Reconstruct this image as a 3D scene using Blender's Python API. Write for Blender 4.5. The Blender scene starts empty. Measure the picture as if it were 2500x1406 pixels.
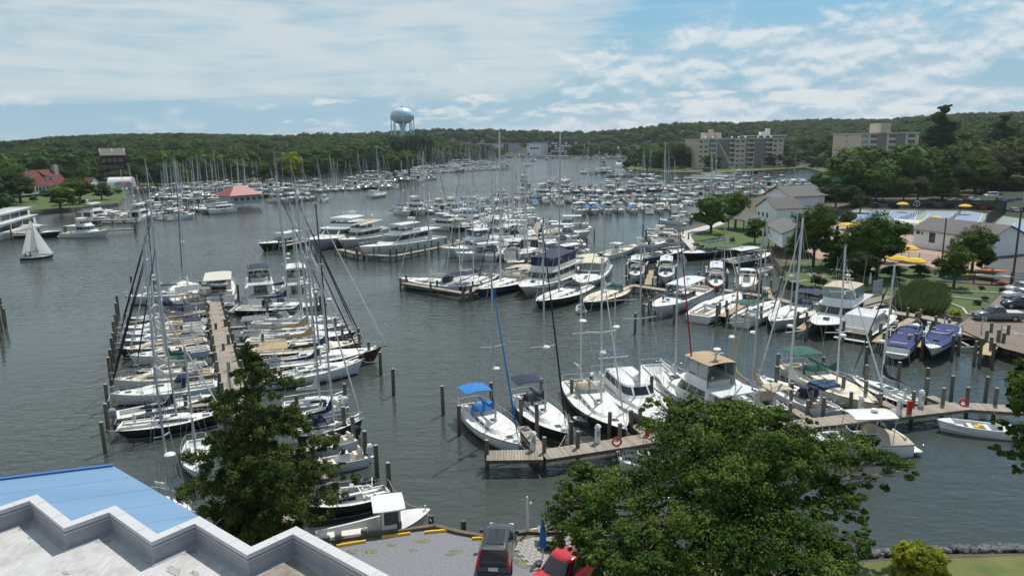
import bpy, math, random
import numpy as np
from mathutils import Vector, Matrix, Euler
R = math.radians
rnd = random.Random(7)
S = bpy.context.scene
COL = S.collection
# ------------------------------------------------------------------ camera
F = 1750.0; CX = 1250.0; CY = 703.0; CAMH = 24.0
PITCH = math.atan(358/1750); ROLL = R(0.85)
cp, sp, cr, sr = math.cos(PITCH), math.sin(PITCH), math.cos(ROLL), math.sin(ROLL)
cam = bpy.data.cameras.new('camera'); co = bpy.data.objects.new('camera', cam); COL.objects.link(co)
cam.sensor_fit = 'HORIZONTAL'; cam.sensor_width = 36; cam.lens = F/2500*36
cam.clip_start = 0.5; cam.clip_end = 12000
co.location = (0, 0, CAMH)
right = Vector((cr, -sr*sp*-1*-1 if 0 else 0, 0))
fw = Vector((0, cp, -sp)); up0 = Vector((0, sp, cp)); rt0 = Vector((1, 0, 0))
rt = rt0*cr - up0*sr; up = rt0*sr + up0*cr
# rolled so that the horizon climbs to the right
co.matrix_world = Matrix(((rt.x, up.x, -fw.x, 0), (rt.y, up.y, -fw.y, 0), (rt.z, up.z, -fw.z, CAMH), (0, 0, 0, 1)))
S.camera = co

def ray(px, py):
    u = (px-CX)/F; v = (CY-py)/F
    a = u*cr+v*sr; b = -u*sr+v*cr
    return a, cp+b*sp, -sp+b*cp
def P(px, py, z=0.0):
    "place on the level plane z that the photograph shows at this pixel"
    dx, dy, dz = ray(px, py); t = (z-CAMH)/dz
    return Vector((dx*t, dy*t, z))
def D(px, py, y):
    "point at forward distance y"
    dx, dy, dz = ray(px, py); t = y/dy
    return Vector((dx*t, y, CAMH+dz*t))
# ------------------------------------------------------------------ light
SUN_EL, SUN_AZ = 60.0, 32.0       # azimuth measured to the right of the view
S.view_settings.view_transform = 'Standard'; S.view_settings.look = 'None'
S.view_settings.exposure = 0.10; S.view_settings.gamma = 1.0; S.view_settings.use_curve_mapping = False
W = bpy.data.worlds.new('World'); S.world = W; W.use_nodes = True
def sky():
    nt = W.node_tree; nt.nodes.clear(); N = nt.nodes.new; L = nt.links.new
    out = N('ShaderNodeOutputWorld'); bg = N('ShaderNodeBackground'); L(bg.outputs[0], out.inputs[0])
    bg.inputs[1].default_value = 0.10
    sk = N('ShaderNodeTexSky'); sk.sky_type = 'NISHITA'; sk.sun_disc = False
    sk.sun_elevation = R(SUN_EL); sk.sun_rotation = R(SUN_AZ); sk.air_density = 1.0; sk.dust_density = 0.6; sk.ozone_density = 1.5
    tc = N('ShaderNodeTexCoord'); sep = N('ShaderNodeSeparateXYZ'); L(tc.outputs['Generated'], sep.inputs[0])
    def put(s, v):
        if isinstance(v, (int, float)): s.default_value = v
        else: L(v, s)
    def M(op, a, b=0.0, c=None, clamp=False):
        n = N('ShaderNodeMath'); n.operation = op; n.use_clamp = clamp; put(n.inputs[0], a)
        put(n.inputs[1], b)
        if c is not None: put(n.inputs[2], c)
        return n.outputs[0]
    def MR(v, a, b, c=0.0, d=1.0):
        n = N('ShaderNodeMapRange'); n.interpolation_type = 'SMOOTHSTEP'; put(n.inputs[0], v)
        for i, x in enumerate((a, b, c, d)): n.inputs[i+1].default_value = x
        return n.outputs[0]
    def NZ(vec, scale, detail=6, rough=0.55, dist=0.0):
        n = N('ShaderNodeTexNoise'); n.inputs['Scale'].default_value = scale; n.inputs['Detail'].default_value = detail
        n.inputs['Roughness'].default_value = rough; n.inputs['Distortion'].default_value = dist; L(vec, n.inputs['Vector']); return n.outputs['Fac']
    def XYZ(x, y, z=0.0):
        n = N('ShaderNodeCombineXYZ'); put(n.inputs[0], x); put(n.inputs[1], y); put(n.inputs[2], z); return n.outputs[0]
    def MIX(f, a, b):
        n = N('ShaderNodeMix'); n.data_type = 'RGBA'; put(n.inputs['Factor'], f)
        for s, v in ((n.inputs[6], a), (n.inputs[7], b)):
            if isinstance(v, tuple): s.default_value = v+(1,)
            else: L(v, s)
        return n.outputs[2]
    x, y, z = sep.outputs
    az = M('MULTIPLY', M('ARCTAN2', x, y), 57.3)      # degrees to the right of the view
    el = M('MULTIPLY', M('ARCSINE', z), 57.3)
    # thin veil, thick on the left, its lower edge about four degrees up
    p1 = XYZ(M('MULTIPLY', az, 0.045), M('MULTIPLY', el, 0.20), 0.0)
    p1b = XYZ(M('ADD', M('MULTIPLY', az, 0.05), M('MULTIPLY', el, -0.05)), M('MULTIPLY', el, 0.55), 3.0)
    n1 = NZ(p1, 2.2, 8, 0.6, 0.6); n2 = NZ(p1b, 2.0, 8, 0.62, 0.8)
    veil = M('ADD', M('MULTIPLY', n1, 0.75), M('MULTIPLY', n2, 0.55))
    edge = M('ADD', 3.6, M('MULTIPLY', M('MAXIMUM', az, -8.0), 0.06))
    lowcut = MR(M('SUBTRACT', el, edge), -1.6, 0.9, -0.40, 0.16)
    rightcut = MR(M('ADD', az, M('MULTIPLY', el, -0.6)), 0.0, 5.5, 0.08, -0.22)
    vf = M('MULTIPLY', MR(M('ADD', M('ADD', veil, lowcut), rightcut), 0.54, 1.02), 0.92)
    # right: broken cloud streets
    p3 = XYZ(M('MULTIPLY', az, 0.145), M('MULTIPLY', el, 0.29), 7.3)
    n3 = NZ(p3, 1.5, 9, 0.56, 0.1); n3b = NZ(XYZ(M('MULTIPLY', az, 0.145), M('MULTIPLY', M('ADD', el, -0.45), 0.29), 7.3), 1.5, 6, 0.56, 0.1)
    rb = M('ADD', MR(az, -6, 12, -0.12, 0.05), MR(M('SUBTRACT', el, M('ADD', 6.3, M('MULTIPLY', az, 0.085))), -1.2, 1.2, 0.06, -0.14))
    cf = MR(M('ADD', n3, rb), 0.45, 0.66)
    shade = MR(M('SUBTRACT', n3b, n3), -0.10, 0.10, 0.0, 1.0)
    # small fair-weather cumulus low over the trees
    p4 = XYZ(M('MULTIPLY', az, 0.16), M('MULTIPLY', el, 0.62), 1.7)
    n4 = NZ(p4, 1.5, 7, 0.55, 0.1)
    lowb = M('ADD', MR(el, 3.2, 4.4, 0.0, -0.4), MR(az, -28, 2, -0.12, 0.035))
    c4 = MR(M('ADD', n4, lowb), 0.53, 0.65)
    veil2 = M('MULTIPLY', MR(el, 10.0, 0.0), 0.40)     # milky air near the horizon
    skc = N('ShaderNodeMix'); skc.data_type = 'RGBA'; skc.blend_type = 'MULTIPLY'; skc.inputs['Factor'].default_value = 1
    L(sk.outputs[0], skc.inputs[6]); skc.inputs[7].default_value = (0.55, 0.84, 0.92, 1)
    clear = MIX(MR(el, 14.0, 2.0), skc.outputs[2], (2.5, 4.55, 5.9))
    base = MIX(veil2, clear, (4.2, 5.7, 6.5))
    base = MIX(vf, base, (5.9, 6.6, 6.9))
    cum = MIX(shade, (7.7, 8.0, 8.1), (4.2, 5.4, 6.5))
    base = MIX(M('MULTIPLY', cf, 0.74), base, cum)
    base = MIX(M('MULTIPLY', c4, 0.85), base, (7.0, 7.4, 7.5))
    L(base, bg.inputs[0])
sky()
sl = bpy.data.lights.new('sun', 'SUN'); sl.energy = 4.2; sl.angle = R(0.5); sl.color = (1.0, 0.95, 0.87)
so = bpy.data.objects.new('sun', sl); COL.objects.link(so)
sd = Vector((math.sin(R(SUN_AZ))*math.cos(R(SUN_EL)), math.cos(R(SUN_AZ))*math.cos(R(SUN_EL)), math.sin(R(SUN_EL))))
so.rotation_euler = sd.to_track_quat('Z', 'Y').to_euler()

# ------------------------------------------------------------------ materials
MATS = {}
def mat(name, col, rough=0.6, spec=0.5, noise=0.0, nscale=3.0, col2=None, bump=0.0, bscale=20.0, metal=0.0, rand=0.0, coat=0.0, trans=0.0, stretch=None, detail=5, coord='Object'):
    m = bpy.data.materials.new(name); m.use_nodes = True; nt = m.node_tree; N = nt.nodes.new; L = nt.links.new
    b = nt.nodes['Principled BSDF']; b.inputs['Roughness'].default_value = rough
    b.inputs['Specular IOR Level'].default_value = spec; b.inputs['Metallic'].default_value = metal; b.inputs['Coat Weight'].default_value = coat
    b.inputs['Base Color'].default_value = tuple(col)+(1,)
    tc = None
    def vec():
        nonlocal tc
        if tc is None:
            t = N('ShaderNodeTexCoord'); mp = N('ShaderNodeMapping'); L(t.outputs[coord], mp.inputs[0])
            if stretch: mp.inputs['Scale'].default_value = stretch
            tc = mp.outputs[0]
        return tc
    out = None
    if noise or col2:
        n = N('ShaderNodeTexNoise'); n.inputs['Scale'].default_value = nscale; n.inputs['Detail'].default_value = detail; n.inputs['Roughness'].default_value = 0.6
        L(vec(), n.inputs['Vector'])
        r = N('ShaderNodeMapRange'); L(n.outputs['Fac'], r.inputs[0]); r.inputs[1].default_value = 0.32; r.inputs[2].default_value = 0.68
        c2 = col2 or tuple(c*(1-noise) for c in col)
        mx = N('ShaderNodeMix'); mx.data_type = 'RGBA'; L(r.outputs[0], mx.inputs['Factor'])
        mx.inputs[6].default_value = tuple(c2)+(1,); mx.inputs[7].default_value = tuple(col)+(1,); out = mx.outputs[2]
    if rand:
        oi = N('ShaderNodeObjectInfo'); r = N('ShaderNodeMapRange'); L(oi.outputs['Random'], r.inputs[0])
        r.inputs[3].default_value = 1-rand; r.inputs[4].default_value = 1+rand
        hs = N('ShaderNodeHueSaturation'); L(r.outputs[0], hs.inputs['Value'])
        if out: L(out, hs.inputs['Color'])
        else: hs.inputs['Color'].default_value = tuple(col)+(1,)
        out = hs.outputs[0]
    if out: L(out, b.inputs['Base Color'])
    if bump:
        n = N('ShaderNodeTexNoise'); n.inputs['Scale'].default_value = bscale; n.inputs['Detail'].default_value = 4; L(vec(), n.inputs['Vector'])
        bp = N('ShaderNodeBump'); bp.inputs['Strength'].default_value = bump; bp.inputs['Distance'].default_value = 0.05; L(n.outputs['Fac'], bp.inputs['Height']); L(bp.outputs[0], b.inputs['Normal'])
    if trans:
        ms = N('ShaderNodeMixShader'); tr = N('ShaderNodeBsdfTranslucent'); ms.inputs[0].default_value = trans
        if out: L(out, tr.inputs[0])
        else: tr.inputs[0].default_value = tuple(col)+(1,)
        o = nt.nodes['Material Output']; L(b.outputs[0], ms.inputs[1]); L(tr.outputs[0], ms.inputs[2]); L(ms.outputs[0], o.inputs[0])
    MATS[name] = m; return m
# boats
for n_, c_ in dict(white=(.74,.75,.74), offwhite=(.66,.65,.60), cream=(.66,.62,.50), grey=(.30,.33,.35), pale=(.50,.56,.58), black=(.012,.012,.014),
                   navy=(.012,.020,.055), maroon=(.055,.012,.010), dkgreen=(.010,.045,.032), steelblue=(.10,.18,.24), red=(.40,.025,.02), blue=(.02,.07,.25), brown=(.10,.05,.025)).items():
    mat('gel_'+n_, c_, rough=.28, noise=.12, nscale=1.3, coat=.3)
mat('bottom', (.02,.022,.03), rough=.7); mat('bottom_red', (.09,.02,.015), rough=.7); mat('bottom_green', (.02,.09,.06), rough=.7)
mat('deck', (.70,.70,.67), rough=.6, noise=.16, nscale=2.5); mat('deck_cream', (.66,.60,.46), rough=.6, noise=.12, nscale=2.5); mat('deck_grey', (.42,.45,.46), rough=.6, noise=.12)
mat('teak', (.26,.16,.085), rough=.7, noise=.3, nscale=8, stretch=(1,12,1)); mat('glass', (.012,.016,.02), rough=.06, spec=.8); mat('tint', (.03,.045,.05), rough=.08, spec=.8)
mat('clear', (.24,.29,.30), rough=.12, spec=.7); mat('alu', (.47,.49,.51), rough=.35, metal=.3); mat('spar_white', (.62,.64,.65), rough=.4); mat('spar_black', (.015,.015,.017), rough=.4)
mat('spar_tan', (.42,.33,.24), rough=.6); mat('chrome', (.62,.64,.66), rough=.42, metal=.35); mat('wire', (.42,.44,.45), rough=.5, metal=.3); mat('rope', (.55,.52,.44), rough=.9)
for n_, c_ in dict(blue=(.02,.19,.52), navy=(.013,.022,.06), tan=(.42,.31,.18), beige=(.50,.43,.33), green=(.01,.10,.07), black=(.013,.013,.016), red=(.32,.015,.03), grey=(.17,.18,.19), white=(.70,.70,.68), teal=(.02,.25,.28), yellow=(.75,.50,.03), cream=(.60,.56,.45), royal=(.02,.035,.16)).items():
    mat('cloth_'+n_, c_, rough=.85, noise=.25, nscale=4, bump=.3, bscale=9)
mat('rubber', (.33,.34,.35), rough=.6); mat('rubber_dark', (.05,.055,.06), rough=.6); mat('plastic_black', (.015,.015,.018), rough=.35); mat('plastic_white', (.72,.72,.70), rough=.4)
mat('seat', (.62,.58,.50), rough=.7); mat('seat_dark', (.05,.06,.09), rough=.7); mat('solar', (.015,.025,.06), rough=.15, spec=.8)
mat('orange', (.65,.14,.02), rough=.5); mat('yellow_plastic', (.75,.45,.02), rough=.5); mat('red_plastic', (.50,.02,.02), rough=.4)
# docks and land
mat('plank', (.36,.31,.26), rough=.85, noise=.35, nscale=3, stretch=(6,1,6), rand=.22, bump=.4, bscale=12)
mat('plank_new', (.46,.36,.22), rough=.85, noise=.25, nscale=3, rand=.15); mat('beam', (.16,.135,.10), rough=.9, noise=.4, nscale=3)
mat('piling', (.085,.085,.062), rough=.9, noise=.5, nscale=2.2, rand=.25, stretch=(1,1,.3), col2=(.14,.13,.10)); mat('piling_top', (.30,.29,.26), rough=.8); mat('piling_cap', (.72,.72,.70), rough=.5)
mat('grass', (.042,.088,.014), rough=.95, col2=(.075,.105,.025), nscale=.35, bump=.6, bscale=6); mat('grass_dry', (.15,.15,.05), rough=.95, col2=(.075,.115,.025), nscale=.5, bump=.6, bscale=7, detail=9)
mat('reeds', (.075,.125,.03), rough=.9, col2=(.14,.16,.06), nscale=.5, trans=.2, rand=.1)
mat('soil', (.10,.085,.055), rough=.95, noise=.4, nscale=.5); mat('asphalt', (.085,.083,.085), rough=.9, noise=.25, nscale=.4); mat('asphalt_warm', (.20,.16,.13), rough=.95, noise=.2, nscale=.6)
mat('concrete', (.36,.35,.33), rough=.85, noise=.2, nscale=1.2); mat('walk', (.48,.47,.44), rough=.85, noise=.15, nscale=1.5); mat('brickdeck', (.36,.25,.19), rough=.85, noise=.2, nscale=4)
mat('court_green', (.20,.25,.235), rough=.85, noise=.06, nscale=.6); mat('court_blue', (.19,.26,.40), rough=.85, noise=.06, nscale=.6); mat('line', (.75,.75,.73), rough=.7)
mat('rock_pale', (.36,.33,.27), rough=.9, noise=.35, nscale=2, rand=.25, bump=.5, bscale=5); mat('rock_grey', (.15,.155,.17), rough=.9, noise=.4, nscale=3, rand=.35, bump=.5, bscale=5)
mat('bark', (.14,.11,.085), rough=.95, noise=.5, nscale=3, stretch=(1,1,.3), bump=.6, bscale=14); mat('bark_pale', (.28,.24,.19), rough=.95, noise=.4, nscale=3, stretch=(1,1,.3), bump=.5, bscale=14)
mat('forest_floor', (.025,.038,.015), rough=1, noise=.4, nscale=.05)
# houses
mat('siding', (.80,.81,.82), rough=.7, noise=.06, nscale=2); mat('siding_grey', (.42,.45,.48), rough=.7, noise=.1); mat('shingle_grey', (.155,.15,.145), rough=.95, noise=.3, nscale=2.5)
mat('shingle_red', (.125,.028,.028), rough=.9, noise=.25, nscale=1.5); mat('roof_metal_red', (.27,.055,.058), rough=.55); mat('brick_tan', (.62,.51,.39), rough=.9, noise=.12, nscale=.8); mat('bay_glass', (.10,.12,.13), rough=.3, noise=.4, nscale=.4); mat('sailcloth', (.78,.78,.76), rough=.8, trans=.55); mat('brick_grey', (.25,.235,.22), rough=.9, noise=.3, nscale=.9)
mat('brick_brown', (.06,.03,.022), rough=.9, noise=.3); mat('window', (.05,.065,.08), rough=.1, spec=.7); mat('window_light', (.22,.28,.30), rough=.15); mat('white_trim', (.72,.72,.70), rough=.6); mat('roof_flat', (.55,.55,.53), rough=.8, noise=.15)
mat('tower_blue', (.50,.66,.77), rough=.45, noise=.08, nscale=.15); mat('wood_fence', (.16,.085,.05), rough=.9, noise=.3, nscale=3, rand=.2); mat('fence_dark', (.012,.016,.016), rough=.9)
mat('steel', (.45,.46,.47), rough=.45, metal=.5); mat('steel_dark', (.05,.05,.055), rough=.5); mat('pole_wood', (.10,.07,.05), rough=.9, noise=.3)
for n_, c_ in dict(grey=(.14,.145,.155), silver=(.42,.44,.46), white=(.72,.73,.74), navy=(.012,.018,.04), black=(.012,.012,.013), red=(.48,.010,.022), slate=(.035,.048,.062), dred=(.20,.015,.02)).items():
    mat('car_'+n_, c_, rough=.25, coat=.6, noise=.05)
mat('tyre', (.012,.012,.012), rough=.8); mat('rim', (.35,.36,.37), rough=.35, metal=.7); mat('lamp_red', (.45,.008,.02), rough=.2); mat('lamp_white', (.6,.62,.64), rough=.15)

# foliage
def leafmat(name, c1, c2, c3, scale=.5, trans=.22, rand=.18):
    m = bpy.data.materials.new(name); m.use_nodes = True; nt = m.node_tree; N = nt.nodes.new; L = nt.links.new
    b = nt.nodes['Principled BSDF']; b.inputs['Roughness'].default_value = .75; b.inputs['Specular IOR Level'].default_value = .12
    tc = N('ShaderNodeTexCoord'); n = N('ShaderNodeTexNoise'); n.inputs['Scale'].default_value = scale; n.inputs['Detail'].default_value = 3; L(tc.outputs['Object'], n.inputs['Vector'])
    geo = N('ShaderNodeNewGeometry'); ad = N('ShaderNodeMath'); ad.operation = 'MULTIPLY_ADD'; L(geo.outputs['Random Per Island'], ad.inputs[0]); ad.inputs[1].default_value = .45; L(n.outputs['Fac'], ad.inputs[2])
    cr_ = N('ShaderNodeValToRGB'); e = cr_.color_ramp.elements; e[0].position = .42; e[0].color = c1+(1,); e[1].position = .98; e[1].color = c3+(1,); x = cr_.color_ramp.elements.new(.72); x.color = c2+(1,)
    L(ad.outputs[0], cr_.inputs[0])
    oi = N('ShaderNodeObjectInfo'); hs = N('ShaderNodeHueSaturation'); L(cr_.outputs[0], hs.inputs['Color'])
    r = N('ShaderNodeMapRange'); L(oi.outputs['Random'], r.inputs[0]); r.inputs[3].default_value = 1-rand; r.inputs[4].default_value = 1+rand; L(r.outputs[0], hs.inputs['Value'])
    wn = N('ShaderNodeTexWhiteNoise'); wn.noise_dimensions = '1D'; L(oi.outputs['Random'], wn.inputs['W'])
    r2 = N('ShaderNodeMapRange'); L(wn.outputs['Value'], r2.inputs[0]); r2.inputs[3].default_value = .5-rand*.10; r2.inputs[4].default_value = .5+rand*.08; L(r2.outputs[0], hs.inputs['Hue'])
    L(hs.outputs[0], b.inputs['Base Color'])
    ms = N('ShaderNodeMixShader'); tr = N('ShaderNodeBsdfTranslucent'); ms.inputs[0].default_value = trans; L(hs.outputs[0], tr.inputs[0])
    L(b.outputs[0], ms.inputs[1]); L(tr.outputs[0], ms.inputs[2]); L(ms.outputs[0], nt.nodes['Material Output'].inputs[0])
    MATS[name] = m
leafmat('leaf', (.024,.052,.009), (.048,.102,.013), (.105,.175,.022), .35)
leafmat('leaf_far', (.026,.055,.012), (.046,.092,.017), (.088,.145,.026), .22, .2, .42)
leafmat('leaf_near', (.018,.040,.009), (.050,.096,.014), (.140,.190,.028), .5)
leafmat('leaf_dark', (.014,.032,.009), (.024,.052,.013), (.045,.082,.018), .4)
leafmat('leaf_conifer', (.015,.034,.009), (.040,.070,.014), (.120,.145,.028), .55)
leafmat('leaf_yellow', (.09,.14,.012), (.20,.26,.02), (.38,.42,.03), .6)
leafmat('leaf_olive', (.04,.052,.022), (.065,.080,.030), (.10,.115,.045), .4)
leafmat('leaf_blue', (.016,.040,.016), (.026,.068,.026), (.05,.11,.045), .5)

# ------------------------------------------------------------------ mesh helper
def link(o, parent=None):
    COL.objects.link(o)
    if parent is not None: o.parent = parent
    return o
class MB:
    def __init__(s): s.v = []; s.f = []; s.m = []
    def add(s, vs, fs, m=0):
        k = len(s.v); s.v += [tuple(v) for v in vs]; s.f += [tuple(i+k for i in f) for f in fs]; s.m += [m]*len(fs); return s
    def box(s, x0, x1, y0, y1, z0, z1, m=0):
        return s.add([(x0,y0,z0),(x1,y0,z0),(x1,y1,z0),(x0,y1,z0),(x0,y0,z1),(x1,y0,z1),(x1,y1,z1),(x0,y1,z1)],
                     [(3,2,1,0),(4,5,6,7),(0,1,5,4),(1,2,6,5),(2,3,7,6),(3,0,4,7)], m)
    def bar(s, a, b, w, h=None, m=0):
        "rectangular bar between two points"
        a, b = Vector(a), Vector(b); d = (b-a)
        if d.length < 1e-6: return s
        d.normalize(); u = d.cross(Vector((0,0,1)))
        if u.length < 1e-3: u = Vector((1,0,0))
        u.normalize(); n = u.cross(d); h = h or w; vs = []
        for p in (a, b):
            for i, j in ((-1,-1),(1,-1),(1,1),(-1,1)): vs.append(p+u*(w/2*i)+n*(h/2*j))
        return s.add(vs, [(3,2,1,0),(4,5,6,7),(0,1,5,4),(1,2,6,5),(2,3,7,6),(3,0,4,7)], m)
    def tube(s, pts, r, n=6, m=0, cap=True):
        pts = [Vector(p) for p in pts]; rs = r if isinstance(r, (list, tuple)) else [r]*len(pts); vs = []
        for i, p in enumerate(pts):
            d = (pts[min(i+1, len(pts)-1)]-pts[max(i-1, 0)])
            d = d.normalized() if d.length > 1e-6 else Vector((0,0,1))
            u = d.cross(Vector((0,0,1)) if abs(d.z) < .9 else Vector((0,1,0))).normalized(); w = u.cross(d)
            for k in range(n):
                a = 2*math.pi*k/n; vs.append(p+(u*math.cos(a)+w*math.sin(a))*rs[i])
        fs = [(i*n+k, i*n+(k+1)%n, (i+1)*n+(k+1)%n, (i+1)*n+k) for i in range(len(pts)-1) for k in range(n)]
        if cap: fs += [tuple(range(n))[::-1], tuple((len(pts)-1)*n+k for k in range(n))]
        return s.add(vs, fs, m)
    def lathe(s, prof, n=12, c=(0,0,0), m=0):
        vs = [(c[0]+r*math.cos(2*math.pi*k/n), c[1]+r*math.sin(2*math.pi*k/n), c[2]+z) for r, z in prof for k in range(n)]
        fs = [(i*n+k, i*n+(k+1)%n, (i+1)*n+(k+1)%n, (i+1)*n+k) for i in range(len(prof)-1) for k in range(n)]
        fs += [tuple(range(n))[::-1], tuple((len(prof)-1)*n+k for k in range(n))]
        return s.add(vs, fs, m)
    def rings(s, rings, closed=True, cap0=True, cap1=True, m=0):
        n = len(rings[0]); vs = [p for r in rings for p in r]; K = n if closed else n-1
        fs = [(i*n+k, i*n+(k+1)%n, (i+1)*n+(k+1)%n, (i+1)*n+k) for i in range(len(rings)-1) for k in range(K)]
        if cap0: fs.append(tuple(range(n))[::-1])
        if cap1: fs.append(tuple((len(rings)-1)*n+k for k in range(n)))
        return s.add(vs, fs, m)
    def prism(s, poly, z0, z1, m=0):
        return s.rings([[(x, y, z0) for x, y in poly], [(x, y, z1) for x, y in poly]], m=m)
    def mesh(s, name, smooth=False):
        me = bpy.data.meshes.new(name); me.from_pydata(s.v, [], s.f)
        if s.m and max(s.m) > 0: me.polygons.foreach_set('material_index', s.m)
        if smooth: me.polygons.foreach_set('use_smooth', [True]*len(s.f))
        me.update(); return me
def G(m): return MATS[m]
def obj(name, mb, mats, parent=None, smooth=False):
    me = mb.mesh(name, smooth) if isinstance(mb, MB) else mb
    if not isinstance(mats, (list, tuple)): mats = [mats]
    while len(me.materials) < len(mats): me.materials.append(None)
    o = bpy.data.objects.new(name, me)
    for i, k in enumerate(mats):
        o.material_slots[i].link = 'OBJECT'; o.material_slots[i].material = G(k)
    if smooth and isinstance(mb, MB):
        try: me.set_sharp_from_angle(angle=R(38))
        except Exception: pass
    return link(o, parent)
def share(name, o0, parent, loc=(0,0,0), rot=(0,0,0), scale=(1,1,1)):
    o = o0.copy(); o.name = name; o.location = loc; o.rotation_euler = rot; o.scale = scale; return link(o, parent)
def tag(o, label, cat, group=None, kind=None):
    if label: o['label'] = label
    if cat: o['category'] = cat
    if group: o['group'] = group
    if kind: o['kind'] = kind
    return o
def thing(name, label, cat, loc=(0,0,0), rz=0.0, group=None):
    o = bpy.data.objects.new(name, None); o.location = loc; o.rotation_euler = (0,0,rz); o.empty_display_size = .3; link(o); return tag(o, label, cat, group)
def struct(name, mb, m, smooth=False):
    o = obj(name, mb, m, None, smooth); o['kind'] = 'structure'; return o
KIDS = {}
def kids(o):
    return [c for c in bpy.data.objects if c.parent is o]
def clone(root, loc, rz, label=None, group=None, scale=1.0, swap=None):
    "copy of a thing with copies of its parts and sub-parts; swap maps material keys"
    if root.name not in KIDS:
        KIDS[root.name] = [(c, kids(c)) for c in kids(root)]
    r = root.copy(); link(r); r.location = loc; r.rotation_euler = (0,0,rz); r.scale = (scale,)*3
    if label: r['label'] = label
    if group: r['group'] = group
    def cc(c, par):
        d = c.copy(); COL.objects.link(d); d.parent = par
        if swap:
            for s in d.material_slots:
                if s.material and s.material.name in swap: s.material = G(swap[s.material.name])
        return d
    for c, gs in KIDS[root.name]:
        d = cc(c, r)
        for g in gs: cc(g, d)
    return r
ORD = ['first','second','third','fourth','fifth','sixth','seventh','eighth','ninth','tenth','eleventh','twelfth','thirteenth','fourteenth','fifteenth','sixteenth','seventeenth','eighteenth','nineteenth','twentieth']
def nth(i):
    if i < 20: return ORD[i]
    t, u = divmod(i+1, 10); tn = {2:'twenty',3:'thirty',4:'forty',5:'fifty',6:'sixty',7:'seventy',8:'eighty',9:'ninety'}[t]
    return tn.replace('ty','tieth') if u == 0 else tn+'-'+ORD[u-1]
# ------------------------------------------------------------------ boats
def lerp(a, b, t): return a+(b-a)*t
class Hull:
    def __init__(s, L, B, zs, zb, kind='sail', oh=None, tr=.7, rake=.35):
        s.L, s.B, s.zs, s.zb, s.kind, s.tr, s.rake = L, B, zs, zb, kind, tr, rake
        s.oh = oh if oh is not None else (.07*L if kind == 'sail' else .10*L)
    def half(s, t):
        if t < .45: k = 1-(1-s.tr)*((.45-t)/.45)**2
        else:
            e = 2.0 if s.kind == 'sail' else 2.7
            k = (1-((t-.45)/.55)**e)**(.95 if s.kind == 'sail' else .8)
        return s.B/2*max(k, 0.0)
    def sheer(s, t):
        return s.zs+(s.zb-s.zs)*t**2.0 if s.kind != 'sail' else s.zs+(s.zb-s.zs)*t**1.6-.10*math.sin(math.pi*t)*.6
    def x(s, t): return -s.L/2+s.L*t
    def at(s, t, side, f=1.0, dz=0.0): return (s.x(t), s.half(t)*side*f, s.sheer(t)+dz)
    def hull(s):
        mb = MB(); T = [0,.08,.2,.35,.5,.62,.73,.82,.89,.945,.98,1.0]; rings = []
        for t in T:
            b, z = s.half(t), s.sheer(t); fr = s.kind != 'sail'
            lv = [(1.0, z), (.995, z*.93), (lerp(.985, .74, t**2) if fr else .99, z*.6), (lerp(.96, .50, t**2) if fr else lerp(.95, .80, t), z*.30), (lerp(.93, .30, t**2) if fr else lerp(.86, .62, t), .10), (lerp(.90, .22, t**2) if fr else lerp(.80, .5, t), .0), (.35, -.35)]
            pts = []
            for k, zz in lv:
                f = 1-max(zz, -.1)/z
                x = s.x(t)-s.oh*f*max(0, (t-.6)/.4)**1.4+(s.rake*f*max(0, (.15-t)/.15))
                pts.append((x, b*k, zz))
            ring = [(x, -y, z_) for x, y, z_ in pts]+[(x, y, z_) for x, y, z_ in reversed(pts)]
            rings.append(ring)
        n = len(rings[0])
        mb.v = [p for r in rings for p in r]
        for i in range(len(rings)-1):
            for k in range(n-1):
                lev = k if k < 7 else 12-k
                m = 1 if lev >= 5 or (k == 6) else (2 if lev == 0 else (3 if lev == 4 else 0))
                mb.f.append((i*n+k, i*n+k+1, (i+1)*n+k+1, (i+1)*n+k)); mb.m.append(m)
        mb.f.append(tuple(range(n))[::-1]); mb.m.append(0)
        return mb
    def deck(s, drop=.04, crown=.05, t0=0.0, t1=1.0, inset=.985):
        mb = MB(); T = [t0+(t1-t0)*k/14 for k in range(15)]; rings = []
        for t in T:
            b = s.half(t)*inset; z = s.sheer(t)-drop
            rings.append([(s.x(t)-.01, -b, z), (s.x(t)-.01, -b*.5, z+crown*.75*b/s.B*2), (s.x(t)-.01, 0, z+crown*b/s.B*2), (s.x(t)-.01, b*.5, z+crown*.75*b/s.B*2), (s.x(t)-.01, b, z)])
        return mb.rings(rings, closed=False, cap0=False, cap1=False)
def outline(xa, xb, w, rf, wb=1.0, n=8, p=.75):
    pts = [(xa, -w*wb), (lerp(xa, xb-rf, .5), -w*lerp(wb, 1, .6))]
    for k in range(n+1):
        a = math.pi*k/n; c = math.cos(a)
        pts.append((xb-rf+rf*math.sin(a)**.8 if 0 < k < n else xb-rf, -w*math.copysign(abs(c)**p, c)))
    pts += [(lerp(xa, xb-rf, .5), w*lerp(wb, 1, .6)), (xa, w*wb)]
    return pts
def block(mb, lv, crown=0.0, wb=1.0, m=0, n=8):
    "lofted house: lv = [(z, back x, front x, half width, front rounding)]"
    rings = [[(x, y, z) for x, y in outline(xa, xb, w, rf, wb, n)] for z, xa, xb, w, rf in lv]
    z, xa, xb, w, rf = lv[-1]
    if crown:
        cx = (xa+xb)/2
        for f, c in ((.8, .6), (.4, .95)):
            rings.append([(cx+(x-cx)*f, y*f, z+crown*c) for x, y, _ in rings[len(lv)-1]])
    mb.rings(rings, m=m)
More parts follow.
